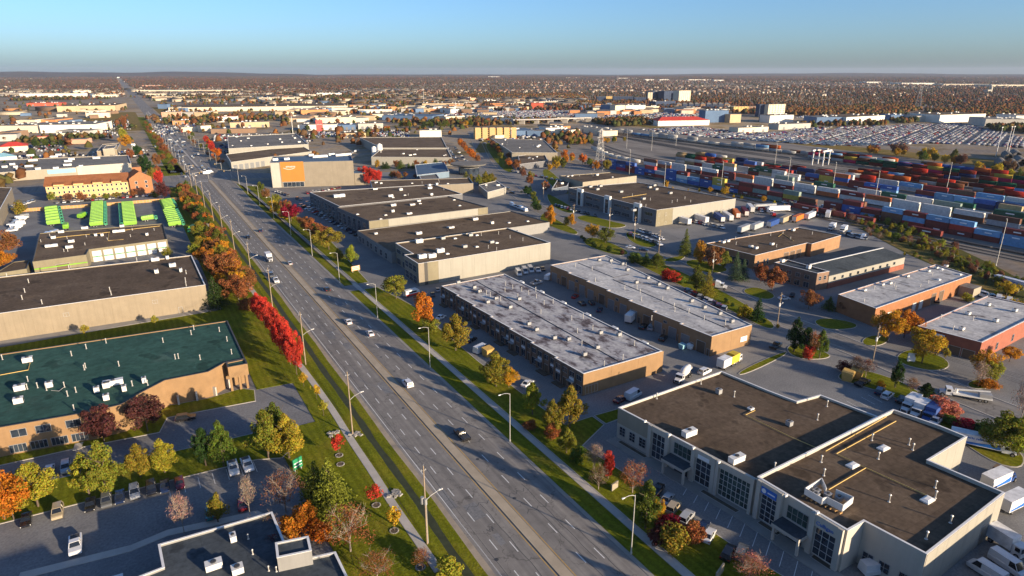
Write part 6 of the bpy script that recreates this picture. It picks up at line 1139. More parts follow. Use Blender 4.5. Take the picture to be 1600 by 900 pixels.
# right side of the road
for a, k, c, wtx in (((81.92, 228.15, 9.54, 10.62), 'round', 'olive', 'beside the driveway to the warehouses'), ((81.29, 284.15, 10.14, 7.15), 'oval', 'lime', 'slender, by the small timber sign'), ((79.51, 315.46, 11.23, 13.56), 'round', 'olive', 'broad, left of the slender one'), ((79.69, 333.21, 9.64, 10.12), 'round', 'rust', 'behind the broad green one by the warehouse lot'), ((79.69, 363.25, 8.1, 9.41), 'round', 'rust', 'by the warehouse lot, nearer of two reds'), ((77.75, 390.95, 10.85, 11.5), 'round', 'crimson', 'by the warehouse lot, farther of two reds'), ((74.96, 427.12, 7.47, 8.23), 'shrub', 'yellow', 'pale, by the upper lawn'), ((77.67, 399.18, 5.54, 9.36), 'shrub', 'yellow', 'under the dark red tree'),
    ((79.36, 194.79, 13.75, 9.42), 'oval', 'orange', 'in front of the stained white roof'), ((79.87, 190.42, 4.98, 6.19), 'shrub', 'olive', 'at the foot of the orange tree'), ((80.45, 171.42, 11.91, 9.47), 'pine', 'olive', 'right of the orange tree before the plaza'), ((79.52, 143.24, 9.58, 9.12), 'pine', 'olive', 'before the plaza, beside the yellow bin'), ((82.26, 140.71, 6.21, 5.45), 'round', 'gold', 'behind the broad pine by the yellow bin'), ((80, 124.6, 8.93, 5.69), 'pine', 'lime', 'slim, with bare trunk before the plaza'), ((84.65, 114.46, 10.44, 8.07), 'pine', 'olive', 'broad, at the plaza driveway'), ((78.74, 113.77, 8.88, 5.37), 'pine', 'olive', 'left of the broad one at the plaza driveway'), ((75.39, 118.52, 3.09, 3.2), 'shrub', 'rust', 'low, on the lawn before the plaza'), ((77.34, 105.5, 6.18, 5.12), 'pine', 'olive', 'small, at the end of the lawn row'), ((77.38, 101.24, 4.4, 3.82), 'shrub', 'green', 'right of the small pine on the lawn'), ((78.09, 112.8, 4.28, 3.76), 'shrub', 'rust', 'at the foot of the slim pine'),
    ((78.68, 96.7, 6.79, 4.61), 'bare', 'pale', 'greyish, left of the flame red one'), ((79.44, 92.64, 7.49, 3.95), 'oval', 'red', 'flame coloured, beside the greyish bare one'), ((75.22, 90.63, 5.92, 4.67), 'bare', 'brown', 'low, under the flame red one'), ((80.76, 86.07, 7.3, 6.82), 'bare', 'rust', 'round, right of the flame red one'), ((75.44, 76.1, 10.07, 5.78), 'pine', 'green', 'tall, next to the parked cars'), ((77.94, 75.92, 6.02, 3.29), 'round', 'gold', 'against the tall green one'), ((79.11, 73.93, 3.61, 5.03), 'shrub', 'crimson', 'by the silver cars'), ((75.92, 69.2, 5.8, 5.29), 'shrub', 'olive', 'wide, below the crimson one'), ((80.77, 68.75, 4.71, 3.91), 'shrub', 'rust', 'right of the wide olive one by the cars'), ((74.81, 71.46, 5.12, 3.65), 'shrub', 'purple', 'dark, left of the wide olive one'), ((82.23, 56.72, 5.15, 6.79), 'bare', 'pink', 'at the bottom edge beside the black cars'),
    ((206.36, 303.04, 9.85, 5.61), 'oval', 'gold', 'by the small car park on the side street'), ((214.43, 294.47, 7.91, 4.82), 'oval', 'gold', 'slim, by the side street'), ((213.76, 298.66, 5.32, 3.74), 'shrub', 'olive', 'by the slim golden one on the side street'), ((206.37, 264.52, 8.39, 7.53), 'round', 'gold', 'round, by the side street bend'), ((207.47, 254.47, 8.22, 9.37), 'round', 'green', 'dark, by the side street bend'), ((226.13, 216.23, 12.49, 5.31), 'spruce', 'green', 'solitary, in the open asphalt yard'), ((220.57, 201.69, 12.57, 7.75), 'oval', 'gold', 'before the brown-roofed workshop'), ((219.22, 191.87, 11.36, 9.84), 'round', 'rust', 'before the brown-roofed workshop'), ((225, 190.75, 9.04, 6.41), 'oval', 'olive', 'before the brown-roofed workshop'), ((215.8, 176.47, 11.98, 4.95), 'spruce', 'blue green', 'left of two at the workshop corner'), ((218.64, 174.79, 9.16, 4.4), 'spruce', 'blue green', 'right of two at the workshop corner'),
    ((196.51, 219.61, 4.99, 6.62), 'shrub', 'green', 'at the north corner of the tan plaza'), ((198.57, 213.5, 5.85, 4.16), 'spruce', 'green', 'small, behind the tan plaza roof'), ((198.68, 206.34, 6.65, 8.16), 'pine', 'green', 'behind the tan plaza roof'), ((191.96, 192.67, 4.63, 5.54), 'shrub', 'red', 'left of two behind the tan plaza'), ((192.26, 188.34, 4.58, 5.47), 'shrub', 'red', 'right of two behind the tan plaza'), ((193.12, 185.81, 3.42, 3.81), 'shrub', 'green', 'next to the red bushes behind the plaza'), ((190.87, 174.5, 10.11, 6.28), 'pine', 'green', 'left of two by the parked tractor unit'), ((190.51, 168.29, 10.19, 5.13), 'spruce', 'olive', 'right of two by the parked tractor unit'), ((183.6, 144.53, 5.47, 4.67), 'shrub', 'yellow', 'behind the south end of the tan plaza'), ((184.91, 139.35, 9.27, 4.14), 'spruce', 'dark green', 'behind the south end of the tan plaza'),
    ((222.36, 168.49, 8.5, 6.53), 'round', 'rust', 'left of two before the gabled building'), ((217.43, 158.77, 10.65, 8.89), 'round', 'rust', 'right of two before the gabled building'), ((211.78, 137.9, 7.41, 7.26), 'round', 'rust', 'at the corner of the gabled building'), ((217.81, 133.53, 5.12, 4.34), 'spruce', 'green', 'by the orange brick unit'), ((220.88, 128.56, 5.07, 6.68), 'round', 'brown', 'against the orange brick unit'), ((173.09, 115.42, 10.78, 5.33), 'pine', 'dark green', 'tall, on the corner island'), ((173.68, 111.68, 9.16, 5.66), 'pine', 'dark green', 'dark, second on the corner island'), ((175.79, 108.21, 8.66, 4.81), 'pine', 'green', 'on the corner island right'), ((172.69, 110.05, 4.79, 3.6), 'shrub', 'red', 'on the corner island'), ((173.72, 109.44, 9.09, 4.01), 'bare', 'rust', 'behind the red shrub on the island'),
    ((206.92, 104.92, 11.35, 8.93), 'round', 'gold', 'before the orange brick unit, left'), ((214.94, 103.93, 9.68, 9.49), 'round', 'orange', 'before the orange brick unit, right'), ((199.54, 89.84, 11.46, 9.84), 'round', 'gold', 'before the red brick unit'), ((206.61, 86.72, 4.53, 2.37), 'young', 'lime', 'at the door of the red brick unit'), ((204.11, 75.07, 8.98, 7.1), 'round', 'gold', 'at the corner of the red brick unit'), ((202.11, 72.49, 7.07, 5.52), 'round', 'lime', 'lower, at the corner of the red brick unit'), ((198.69, 71.77, 3.22, 5.45), 'shrub', 'orange', 'by the street corner near the boom truck'), ((224.31, 76.77, 4.96, 5.55), 'round', 'gold', 'along the side of the red brick unit'), ((197.25, 73.08, 8, 4.37), 'bare', 'pale', 'at the corner beside the orange shrub'),
    ((176.5, 84.91, 7.98, 3.63), 'pine', 'dark green', 'slim, beside the side street'), ((176.39, 80.56, 5.13, 4.27), 'bare', 'rust', 'beside the slim dark one'), ((174.5, 75.78, 5.78, 4.5), 'pine', 'dark green', 'round, left of the pink bush'), ((171.17, 70.61, 5.62, 6.7), 'shrub', 'pink', 'left of two, beside the box trucks'), ((173.21, 68.64, 4.12, 5), 'shrub', 'pink', 'right of two, beside the box trucks'), ((173.51, 95.11, 6.6, 4.9), 'bare', 'brown', 'behind the yellow bins'), ((173.12, 98.29, 4.19, 4.2), 'shrub', 'purple', 'behind the yellow bins'), ((175.47, 92.98, 5.77, 5.63), 'bare', 'brown', 'low, beside the utility pole'), ((172.91, 87.04, 2.42, 2.18), 'shrub', 'gold', 'tiny, by the dark slim pine'),
    ((165.68, 54.12, 9.42, 9.99), 'pine', 'olive', 'broad, right of the long truck'), ((167.44, 50.92, 9.67, 8.97), 'pine', 'lime', 'broad, at the right edge'), ((183.19, 57.18, 13.13, 5.52), 'bare', 'pale', 'tall pale, at the right edge'), ((169.54, 60.01, 3.59, 6.32), 'shrub', 'dark green', 'above the long white truck'), ((168.73, 63.26, 3.09, 5.45), 'shrub', 'crimson', 'above the long white truck'), ((168.83, 66.77, 2.58, 4.24), 'shrub', 'green', 'between pink bush and long truck'), ((277.21, 97.56, 4.85, 5.29), 'shrub', 'yellow', 'by the container at the right edge'), ((293.52, 107.3, 5.93, 6.67), 'round', 'yellow', 'below the white container at the right edge'), ((273.27, 112.26, 3.18, 4.01), 'shrub', 'lime', 'between the two brick units')):
    tree(a, k, c, wtx)
belt([(202.13, 270.27), (197.96, 248.2), (199.97, 233.06)], 10, [('shrub', 'dark green'), ('shrub', 'green'), ('shrub', 'olive'), ('shrub', 'brown')], (4, 7), 'in the hedge along the side street bend', 'hedge at the side street bend', 60, 1.5)
belt([(191.32, 160.79), (186.5, 145.83), (186.1, 131.59)], 9, [('shrub', 'dark green'), ('shrub', 'olive')], (3, 5), 'in the hedge behind the tan plaza', 'hedge behind the tan plaza', 61, 1.)
belt([(252.3, 402.69), (226.4, 349.31), (208.8, 309.37)], 10, MIX, (5, 9), 'between side street and car park', 'trees by the side street car park', 62, 3)
belt([(195.14, 575.2), (223.12, 563.43), (260.51, 551.08)], 14, CON, (5, 9), 'along the white wall of the two-level warehouse', 'conifers along the white wall', 63, 1.5)
belt([(358.29, 737.21), (320.12, 636.97), (291.5, 558.37)], 12, RUST, (6, 9), 'in the left row of the side street avenue', 'left row of the side street', 64, 2); belt([(381.37, 689.66), (307.05, 518.59), (272.69, 430.54), (259.38, 383.33)], 18, RUST + [('round', 'olive')], (6, 10), 'in the right row of the side street avenue', 'right row of the side street', 65, 4)
belt([(160.87, 511.29), (162.76, 488.6)], 6, [('round', 'red')], (9, 13), 'in the red group beside the orange-panelled building', 'red group by the orange building', 66, 4)
belt([(228.26, 449.82), (243.44, 440.83)], 8, [('pine', 'olive'), ('spruce', 'olive')], (6, 10), 'round the glass showroom', 'pines round the showroom', 67, 6); belt([(183.03, 521.3), (199.06, 503.91)], 7, AUT, (4, 7), 'behind the low blue roofs', 'trees behind the blue roofs', 68, 6)
belt([(385.18, 229.92), (376.26, 206.3), (358.13, 174.67), (331.5, 137.22), (308.95, 107.41)], 60, WEED[:4], (5, 10), 'in the thick weeds beside the rails', 'weeds beside the rails', 80, 5)
belt([(366.48, 216.01), (349.12, 183.24), (334.69, 156), (316.42, 127.58), (296.15, 102.19)], 50, WEED[:4], (5, 9), 'on the bank below the rails', 'weeds on the bank', 81, 4)
belt([(380.09, 237.36), (354.27, 200.67), (328.65, 165.12), (305.04, 129.96), (285.49, 99.96)], 34, WEED, (3, 6), 'in the weeds along the rail yard', 'weeds along the rail yard', 69, 6)
belt([(347.54, 379.19), (350.53, 354.03), (361.12, 338.26), (371.39, 288.92), (365.95, 266.68), (369.62, 252.66)], 13, [('shrub', 'yellow'), ('shrub', 'olive'), ('round', 'gold')], (4, 8), 'along the rail yard fence behind the slate warehouse', 'shrubs on the yard fence', 70, 2)
belt([(324.97, 470.83), (385.38, 536.02), (373.97, 478.97), (364.06, 447.68)], 16, [('round', 'gold'), ('round', 'olive'), ('round', 'orange'), ('pine', 'green')], (6, 11), 'round the lattice pylon', 'trees round the pylon', 71, 8)
belt([(467.9, 638.43), (501.21, 643.9), (543.35, 645.51)], 12, [('round', 'gold'), ('pine', 'green'), ('round', 'olive')], (6, 10), 'inside the curve of the tracks', 'trees inside the track curve', 72, 8)
belt([(697.1, 413.76), (708.08, 374.94), (675.46, 320.57), (653.68, 267.5), (640.23, 242.7)], 34, [('round', 'yellow'), ('round', 'olive'), ('round', 'brown'), ('shrub', 'orange'), ('round', 'gold'), ('pine', 'green')], (6, 13), 'between rail yard and car compound', 'trees beyond the rail yard', 73, 10)
belt([(211.15, 879.96), (256.33, 873.18), (334.43, 939.53), (387.99, 920.4)], 22, MIX + AUT, (5, 9), 'in the belt behind the grey-roofed warehouses', 'belt behind the warehouses', 74, 8); belt([(375.78, 994.88), (428.42, 963.71), (483.61, 960.12)], 18, [('spruce', 'dark green'), ('round', 'rust'), ('round', 'gold'), ('pine', 'green')], (7, 13), 'beyond the far car dealers', 'trees beyond the dealers', 75, 10)
belt([(-114.36, 951.55), (-89.88, 952.6), (-57.9, 949.75)], 14, [('round', 'dark green'), ('round', 'rust'), ('round', 'brown'), ('pine', 'green')], (6, 10), 'right of the red-roofed building', 'trees by the red roof', 76, 5)
# ---------------------------------------------------------------- lamps, poles, signs, street furniture
def lamp_parts(h, arm):
    pole = MB().tube([(0, 0, 0), (0, 0, h * .5), (0, 0, h - .3)], .13, 8, r2=.08).tube([(0, 0, 0), (0, 0, .5)], .22, 8)
    a = MB().tube([(0, 0, h - .5), (-arm * .25, 0, h - .1), (-arm * .6, 0, h + .1), (-arm, 0, h + .05)], .07, 6, r2=.05); l = MB().loft([[(-arm - .5, y, h + z) for y, z in ((-.15, 0), (.15, 0), (.12, .15), (-.12, .15))], [(-arm + .15, y, h + z) for y, z in ((-.1, 0), (.1, 0), (.08, .12), (-.08, .12))]])
    return [('pole', pole.mesh('pole', 'galvanised')), ('arm', a.mesh('arm', 'galvanised')), ('lamp_head', l.mesh('lamp_head', 'metal_white'))]
LP = lamp_parts(13.3, 2.6); LPS = lamp_parts(9, 1.8)
def lamp(x, y, rz=0., label='galvanised street lamp on the right verge of the main road', group='street lamps on the right verge', parts=LP):
    t = thing('street_lamp', label, 'street lamp', (x, y, .05), rz, group)
    for n, me in parts: link(n, me, t)
for x, y in ((68.5, 24.5), (68.4, 72.1), (68.4, 116.5), (68.4, 164.3), (68.6, 211.9), (68.7, 259.8), (69.3, 307.8), (69.9, 356), (70.4, 404), (70.8, 452), (71.2, 500), (72.5, 548)): lamp(x, y)
for k in range(16): lamp(70 + k * .2, 660 + k * 50, label='street lamp on the right of the far avenue', group='street lamps up the avenue, right'); lamp(42.4, 655 + k * 50, math.pi, label='street lamp on the left of the far avenue', group='street lamps up the avenue, left')
UPT = [('pole', MB().tube([(0, 0, 0), (0, 0, 17.2)], .2, 8, r2=.13).mesh('pole', 'wood_pole')), ('insulators', MB().box(-.5, .5, -.06, .06, 16.2, 16.35).tube([(-.42, 0, 16.35), (-.42, 0, 16.7)], .07, 6).tube([(.42, 0, 16.35), (.42, 0, 16.7)], .07, 6).tube([(.0, 0, 17.2), (.0, 0, 17.5)], .07, 6).mesh('insulators', 'metal_grey')),
       ('arm', MB().tube([(0, 0, 9.6), (1.2, 0, 10.4), (3.0, 0, 11)], .07, 6).mesh('arm', 'galvanised')), ('lamp_head', MB().box(2.8, 3.6, -.14, .14, 10.95, 11.12).mesh('lamp_head', 'metal_white'))]
UPX = [('transformer', MB().tube([(-.5, .1, 9.2), (-.5, .1, 10.6)], .34, 10).tube([(-.1, -.45, 9.2), (-.1, -.45, 10.4)], .3, 10).mesh('transformer', 'metal_grey')), ('cable_conduit', MB().tube([(.22, 0, 0), (.22, 0, 9)], .06, 6).mesh('cable_conduit', 'metal_grey'))]
PL = [(36.8, 46), (36.9, 93.9), (36.5, 138.8), (36.4, 185.4), (37.1, 237.4), (37.0, 280.9), (37.4, 330), (37.6, 372), (37.8, 415), (38, 460), (38.2, 505), (38.4, 550)]
for i, (x, y) in enumerate(PL):
    t = thing('utility_pole', 'tall wooden utility pole with lamp arm and twin transformers, nearest on the left verge' if i == 1 else 'wooden utility pole with lamp arm on the left verge', 'utility pole', (x, y, .1), 0, 'utility poles on the left verge')
    for n, me in UPT + (UPX if i == 1 else []): link(n, me, t)
def wires(name, pts, zs, sag, label, off=(0,), r=.022):
    b = MB()
    for i in range(len(pts) - 1):
        for z in zs:
            for o in off:
                p, q = pts[i], pts[i + 1]; b.tube([(p[0] + (q[0] - p[0]) * t + o, p[1] + (q[1] - p[1]) * t, z - sag * 4 * t * (1 - t)) for t in (0, .25, .5, .75, 1)], r, 3)
    return tag(link(name, b.mesh(name, 'metal_dark')), label, 'wires')
wires('power_line', PL, (16.8,), .7, 'power wires strung along the poles left of the road', (-.42, .42)); wires('power_line', PL, (17.5,), .6, 'single top wire over the poles left of the road')
SP = [(245.55, 371.56), (217.3, 296.56), (229.22, 278.32), (225.82, 253.01), (215.9, 223.63), (208.64, 182.79), (186.91, 132.49), (186.5, 97.56), (186, 52)]
SPP = [('pole', MB().tube([(0, 0, 0), (0, 0, 12.6)], .18, 8, r2=.12).mesh('pole', 'wood_pole')), ('crossarm', MB().box(-1.2, 1.2, -.06, .06, 11.6, 11.75).box(-.9, .9, -.06, .06, 10.2, 10.32).mesh('crossarm', 'wood_pole')), ('arm', MB().tube([(0, 0, 7.4), (1.0, 0, 8.), (2.0, 0, 8.2)], .06, 6).mesh('arm', 'galvanised')), ('lamp_head', MB().box(1.9, 2.5, -.13, .13, 8.15, 8.3).mesh('lamp_head', 'metal_white')), ('transformer', MB().tube([(-.45, 0, 7.6), (-.45, 0, 8.8)], .3, 10).mesh('transformer', 'metal_white'))]
for i, (x, y) in enumerate(SP):
    t = thing('utility_pole', 'wooden utility pole with crossarms along the side street', 'utility pole', (x, y, .05), R(15), 'utility poles along the side street')
    for n, me in SPP: link(n, me, t)
wires('power_line', SP, (11.9, 10.4), .5, 'power wires along the side street poles', (-1, 0, 1), .025)
YP = lamp_parts(22, .6)
for i, (x, y) in enumerate(((337.25, 130.19), (335.63, 347.19), (370.44, 426.71), (380.11, 333.31), (431.73, 245.29) , (520.46, 243.91), (447.37, 287.19), (518.08, 393.64), (571.73, 576.95), (502.64, 586.23), (514.5, 556.83), (442.96, 322.69))):
    t = thing('light_mast', 'tall slender light mast in the rail yard', 'light mast', (x, y, 0), 0, 'light masts in the rail yard')
    for n, me in YP: link(n, me, t, sc=(1.4, 1.4, 1) if n == 'pole' else None)
# traffic signals at the junction
SGP = [('pole', MB().tube([(0, 0, 0), (0, 0, 7)], .14, 8).mesh('pole', 'galvanised')), ('mast_arm', MB().tube([(0, 0, 6.4), (-5, 0, 6.9)], .09, 6).mesh('mast_arm', 'galvanised')), ('signal_head', MB().box(-5.2, -4.8, -.2, .2, 5.6, 6.9).mesh('signal_head', 'paint_yellow'))]
for (x, y, rz) in ((43, 584, math.pi), (72, 586, 0), (43, 634, math.pi), (71, 636, 0), (55, 590, 0)):
    t = thing('traffic_signal', 'yellow traffic signal on a mast at the big junction', 'traffic light', (x, y, 0), rz, 'signals at the junction')
    for n, me in SGP: link(n, me, t)
# signs, bins, rings
def sign_board(p, rz, w, h, m, label, leg=1.2, bands=()):
    t = thing('sign_board', label, 'sign', (p[0], p[1], .1), rz); link('panel', MB().box(-w / 2, w / 2, -.15, .15, leg, leg + h).mesh('panel', m), t)
    for s in (-1, 1): link('post', MB().box(s * w * .35 - .12, s * w * .35 + .12, -.1, .1, 0, leg).mesh('post', 'metal_grey'), t)
    for z in bands: link('sign_strip', MB().box(-w * .42, w * .42, -.2, .2, leg + h * z, leg + h * z + .22).mesh('sign_strip', 'sign_white'), t)
    return t
sign_board((21.42, 130.6), R(25), 2.4, 2.6, 'green_band', 'green and white sign board by the pale bare bush, bottom left', .5, (.25, .55)); sign_board((79.34, 271.29), R(10), 4.2, 2.2, 'timber', 'timber sign board with pale strips by the warehouse driveway', .6, (.2, .5, .8)); sign_board((28.36, 288.49), R(20), 2.6, 1.4, 'sign_white', 'white sign board by the hedge corner', 1.6)
sign_board((197.59, 92.06), R(-40), 2.2, 2.6, 'sign_white', 'white sign board on the round lawn before the red brick unit', .3); sign_board((78.34, 59.9), R(20), 3.2, 1.6, 'wall_cream', 'cream sign wall at the bottom edge by the black cars', .1); sign_board((78.17, 88.88), R(15), 2.2, 1.6, 'wall_cream', 'small cream stone sign under the bare tree on the lawn', .1)
sign_board((252.3, 988.16), 0, 10, 16, 'sign_red', 'tall red pylon sign before the white car dealer', 1., (.6,))
sign_board((7.15, 850.02), 0, 4, 6, 'sign_white', 'white pylon sign by the junction', 2)
def ring(p, r, label):
    b = MB(); n = 18; rg = random.Random(int(p[0] * 10))
    t = thing('stone_ring', label, 'stone edging', (p[0], p[1], .1)); link('mulch', MB().tube([(0, 0, 0), (0, 0, .07)], r, 14).mesh('mulch', 'soil'), t)
    for k in range(n):
        a = 6.283 * k / n; s = rg.uniform(.10, .16); link('stone', cached('stn', lambda: MB().loft([[(-1, -1, 0), (1, -1, 0), (1.1, 1, 0), (-.9, 1, 0)], [(-.7, -.8, .9), (.8, -.7, 1), (.7, .8, .9), (-.8, .7, 1)]]).mesh('stone', 'concrete_dark')), t, (r * math.cos(a), r * math.sin(a), 0), a, (s, s, s))
for p, l in (((31.04, 131.68), 'stone ring round the farther small red tree'), ((32.39, 109.77), 'stone ring round the nearer small red tree'), ((32.78, 100.5), 'stone ring round the small yellow tree'), ((30.25, 127.96), 'empty stone ring on the striped lawn'), ((33.38, 88.87), 'stone ring at the bottom of the left lawn')): ring(p, .8, l)
def rocks(p, n, label, seed):
    t = thing('rock_pile', label, 'rocks', (p[0], p[1], .05)); rg = random.Random(seed)
    for k in range(n): s = rg.uniform(.2, .55); link('rock', CACHE['stn'], t, (rg.uniform(-1.3, 1.3), rg.uniform(-1.2, 1.2), 0), rg.uniform(0, 6), (s, s, s * .8))
rocks((36.87, 111.3), 22, 'pale rocks beside the left sidewalk at the nearer red tree', 1); rocks((36.88, 138.56), 16, 'pale rocks at the foot of a left utility pole', 2); rocks((32.7, 141.72), 10, 'pale rocks beside the left sidewalk higher up', 3)
def bin_(p, rz, m, label, s=1.):
    t = thing('waste_bin', label, 'bin', (p[0], p[1], .02), rz); link('body', MB().loft([[(-.9, -.7, .1), (.9, -.7, .1), (.9, .7, .1), (-.9, .7, .1)], [(-1, -.9, 1.5), (1, -.9, 1.5), (1, .9, 1.5), (-1, .9, 1.5)]]).mesh('body', m), t, sc=(s,) * 3); link('lid', MB().loft([[(-1.02, -.92, 1.5), (1.02, -.92, 1.5), (1.02, .92, 1.5), (-1.02, .92, 1.5)], [(-1, -.7, 1.62), (1, -.7, 1.62), (1, .9, 1.8), (-1, .9, 1.8)]]).mesh('lid', m), t, sc=(s,) * 3)
bin_((169.41, 94.66), R(20), 'paint_yellow', 'big yellow bin, left of two by the shrubs', 1.7); bin_((173.21, 94.32), R(20), 'paint_yellow', 'big yellow bin, right of two by the shrubs', 1.7); bin_((87.61, 162.64), R(10), 'paint_yellow', 'yellow bin by the lawn before the plaza', 1.6); bin_((144.23, 135.41), R(10), 'roof_sky', 'teal bin by the tan plaza', 1.); bin_((146.55, 134.04), R(10), 'sign_white', 'white bin by the tan plaza', 1.); bin_((253.14, 119.95), R(10), 'brick_red', 'red-topped bin between the brick units', 1.9); bin_((154.97, 49.56), R(5), 'door_brown', 'dark bin at the loading dock corner', 1.1)
# concrete pad fence wall of the refuse depot, orange boards
def board_fence(p, q, n, h, m, label):
    d = Vector((q[0] - p[0], q[1] - p[1])); t = thing('board_fence', label, 'fence', (p[0], p[1], 0), math.atan2(d.y, d.x)); L = d.length / n; me = cached(('bf', round(L, 2), h, m), lambda: MB().box(.05, L - .05, -.05, .05, .1, h).mesh('board', m)); po = cached(('bp', h), lambda: MB().box(-.08, .08, -.08, .08, 0, h + .1).mesh('post', 'metal_grey'))
    for k in range(n): link('board', me, t, (k * L, 0, 0)); link('post', po, t, (k * L, 0, 0))
board_fence((-67.28, 506.75), (-38.09, 503.5), 16, 2.2, 'timber', 'orange board fence behind the left refuse trucks'); board_fence((-38.09, 503.5), (29.76, 499.33), 34, 2., 'timber', 'orange board fence between depot and hotel')
def chain_fence(p, q, n, label, h=2.2):
    d = Vector((q[0] - p[0], q[1] - p[1])); t = thing('wire_fence', label, 'fence', (p[0], p[1], 0), math.atan2(d.y, d.x)); L = d.length / n; po = cached(('cfp', h), lambda: MB().tube([(0, 0, 0), (0, 0, h)], .05, 5).mesh('post', 'galvanised')); rl = cached(('cfr', round(L, 1), h), lambda: MB().box(0, L, -.025, .025, h - .05, h).box(0, L, -.01, .01, h * .5, h * .5 + .02).mesh('rail', 'galvanised'))
    for k in range(n): link('post', po, t, (k * L, 0, 0)); link('rail', rl, t, (k * L, 0, 0))
chain_fence((352, 172), (300, 104), 26, 'wire fence between brick units and rail yard'); chain_fence((374, 340), (386, 246), 30, 'wire fence between slate warehouse and rail yard')
# shipping gantry and lattice pylon
def gantry(p, rz):
    t = thing('gantry_crane', 'white gantry crane straddling the rail yard tracks', 'crane', (p[0], p[1], 0), rz)
    for x in (-6, 6):
        for y in (-5, 5): link('leg', MB().box(-.45, .45, -.45, .45, 0, 13).mesh('leg', 'metal_white'), t, (x, y, 0))
        link('sill_beam', MB().box(-.4, .4, -6, 6, 6, 6.9).mesh('sill_beam', 'metal_white'), t, (x, 0, 0))
    for y in (-5, 5): link('girder', MB().box(-9, 9, -.6, .6, 13, 14.4).mesh('girder', 'metal_white'), t, (0, y, 0))
    link('trolley', MB().box(-1.6, 1.6, -5.5, 5.5, 14.4, 16).mesh('trolley', 'metal_grey'), t)
gantry((572, 384), R(10))
def pylon(p, h, w, label, rz=0.):
    t = thing('lattice_pylon', label, 'pylon', (p[0], p[1], 0), rz); b = MB(); N = 9
    lv = [(h * i / N, w * (1 - .8 * i / N) / 2) for i in range(N + 1)]
    for i in range(N):
        (z0, a), (z1, c) = lv[i], lv[i + 1]
        for k in range(4):
            f = lambda s, zz, kk: ((s, s, zz), (-s, s, zz), (-s, -s, zz), (s, -s, zz))[kk % 4]
            b.tube([f(a, z0, k), f(c, z1, k)], .22, 4); b.tube([f(a, z0, k), f(c, z1, k + 1)], .12, 3); b.tube([f(a, z0, k + 1), f(c, z1, k)], .12, 3)
    link('lattice', b.mesh('lattice', 'galvanised'), t)
    for z, L in ((h * .97, w * .9), (h * .82, w * 1.2), (h * .67, w * .9)): link('crossarm', MB().tube([(-L, 0, z), (0, 0, z + .8), (L, 0, z)], .2, 4).tube([(-L, 0, z), (L, 0, z)], .15, 4).mesh('crossarm', 'galvanised'), t)
pylon((367.38, 463.81), 36, 8, 'grey lattice pylon standing left of the container yard', R(30)); pylon((1752.67, 930.09), 50, 12, 'pale lattice pylon far off beyond the car compounds', R(20))
for p, h, l in (((206.06, 956.4), 26, 'white mast behind the grey-roofed warehouse by the avenue'), ((768.68, 1804.55), 40, 'slender mast among the distant industrial roofs'), ((3034.99, 3672.98), 90, 'slender mast in the far suburbs')):
    t = thing('mast', l, 'mast', (p[0], p[1], 0)); link('pole', MB().tube([(0, 0, 0), (0, 0, h)], .5, 8, r2=.25).mesh('pole', 'metal_white'), t); link('antenna', MB().tube([(0, 0, h), (0, 0, h + 4)], .12, 6).mesh('antenna', 'metal_white'), t)
# big white drainage pipes stacked at the right edge
for k, (x, y) in enumerate(((791.73, 313.15), (766.93, 310.11), (734.68, 285.5), (699.26, 286.37), (699.01, 276.86))):
    p = (x, y); n = 14; b = MB()
    b.loft([[(r * math.cos(2 * math.pi * j / n), yy, 4 + r * math.sin(2 * math.pi * j / n)) for j in range(n)] for yy, r in ((-16, 3.2), (-16, 4), (16, 4), (16, 3.2), (-16, 3.2))], cap=False)
    tag(link('concrete_pipe', b.mesh('concrete_pipe', 'roof_grey', False), None, (p[0], p[1], 0), R(-62)), 'big pale drainage pipe in the stack at the right edge', 'pipe', 'pipes stacked at the right edge')
for p in ((793.1, 330.87), (808.11, 328.35), (816.81, 329.66)): tag(link('light_mast', MB().tube([(0, 0, 0), (0, 0, 30)], .35, 6, r2=.2).box(-1.5, 1.5, -.2, .2, 29.6, 30.2).mesh('light_mast', 'metal_white'), None, (p[0], p[1], 0)), 'white mast beside the stacked drainage pipes', 'light mast', 'masts by the pipes')
# ---------------------------------------------------------------- rail yard: tracks, wagons, containers
def track(pts, label):
    t = thing('rail_track', label, 'rail track', (0, 0, 0)); pts = smooth_line(pts, 5)
    link('ballast', MB().prism(strip(pts, 3.4), 0, .12).mesh('ballast', 'gravel'), t)
    for s in (-.72, .72):
        P = []
        for i, p in enumerate(pts):
            a = Vector(pts[max(i - 1, 0)]); b = Vector(pts[min(i + 1, len(pts) - 1)]); d = (b - a).normalized(); P.append((p[0] + d.y * s, p[1] - d.x * s))
        link('rail', MB().prism(strip(P, .16), .12, .34).mesh('rail', 'rail'), t)
    b = MB(); acc = 0
    for i in range(len(pts) - 1):
        p, q = Vector(pts[i]), Vector(pts[i + 1]); L = (q - p).length; n = max(1, int(L / 1.6)); d = (q - p).normalized(); m = Vector((-d.y, d.x)) * 1.25; e = d * .13
        for k in range(n): c = p + (q - p) * (k + .5) / n; b.add([(c - m - e).to_3d() + Vector((0, 0, .14)), (c + m - e).to_3d() + Vector((0, 0, .14)), (c + m + e).to_3d() + Vector((0, 0, .14)), (c - m + e).to_3d() + Vector((0, 0, .14))], [(0, 1, 2, 3)])
    link('sleepers', b.mesh('sleepers', 'bark', fix=False), t)['kind'] = 'stuff'
for x in (356, 362, 369.5): track([(x + 8, -40), (x, 60), (x, 200), (x + 9 if x < 365 else x + 2, 330), (384 + (x - 356) * .6, 420), (420, 500)], 'track in the group nearest the brick units')
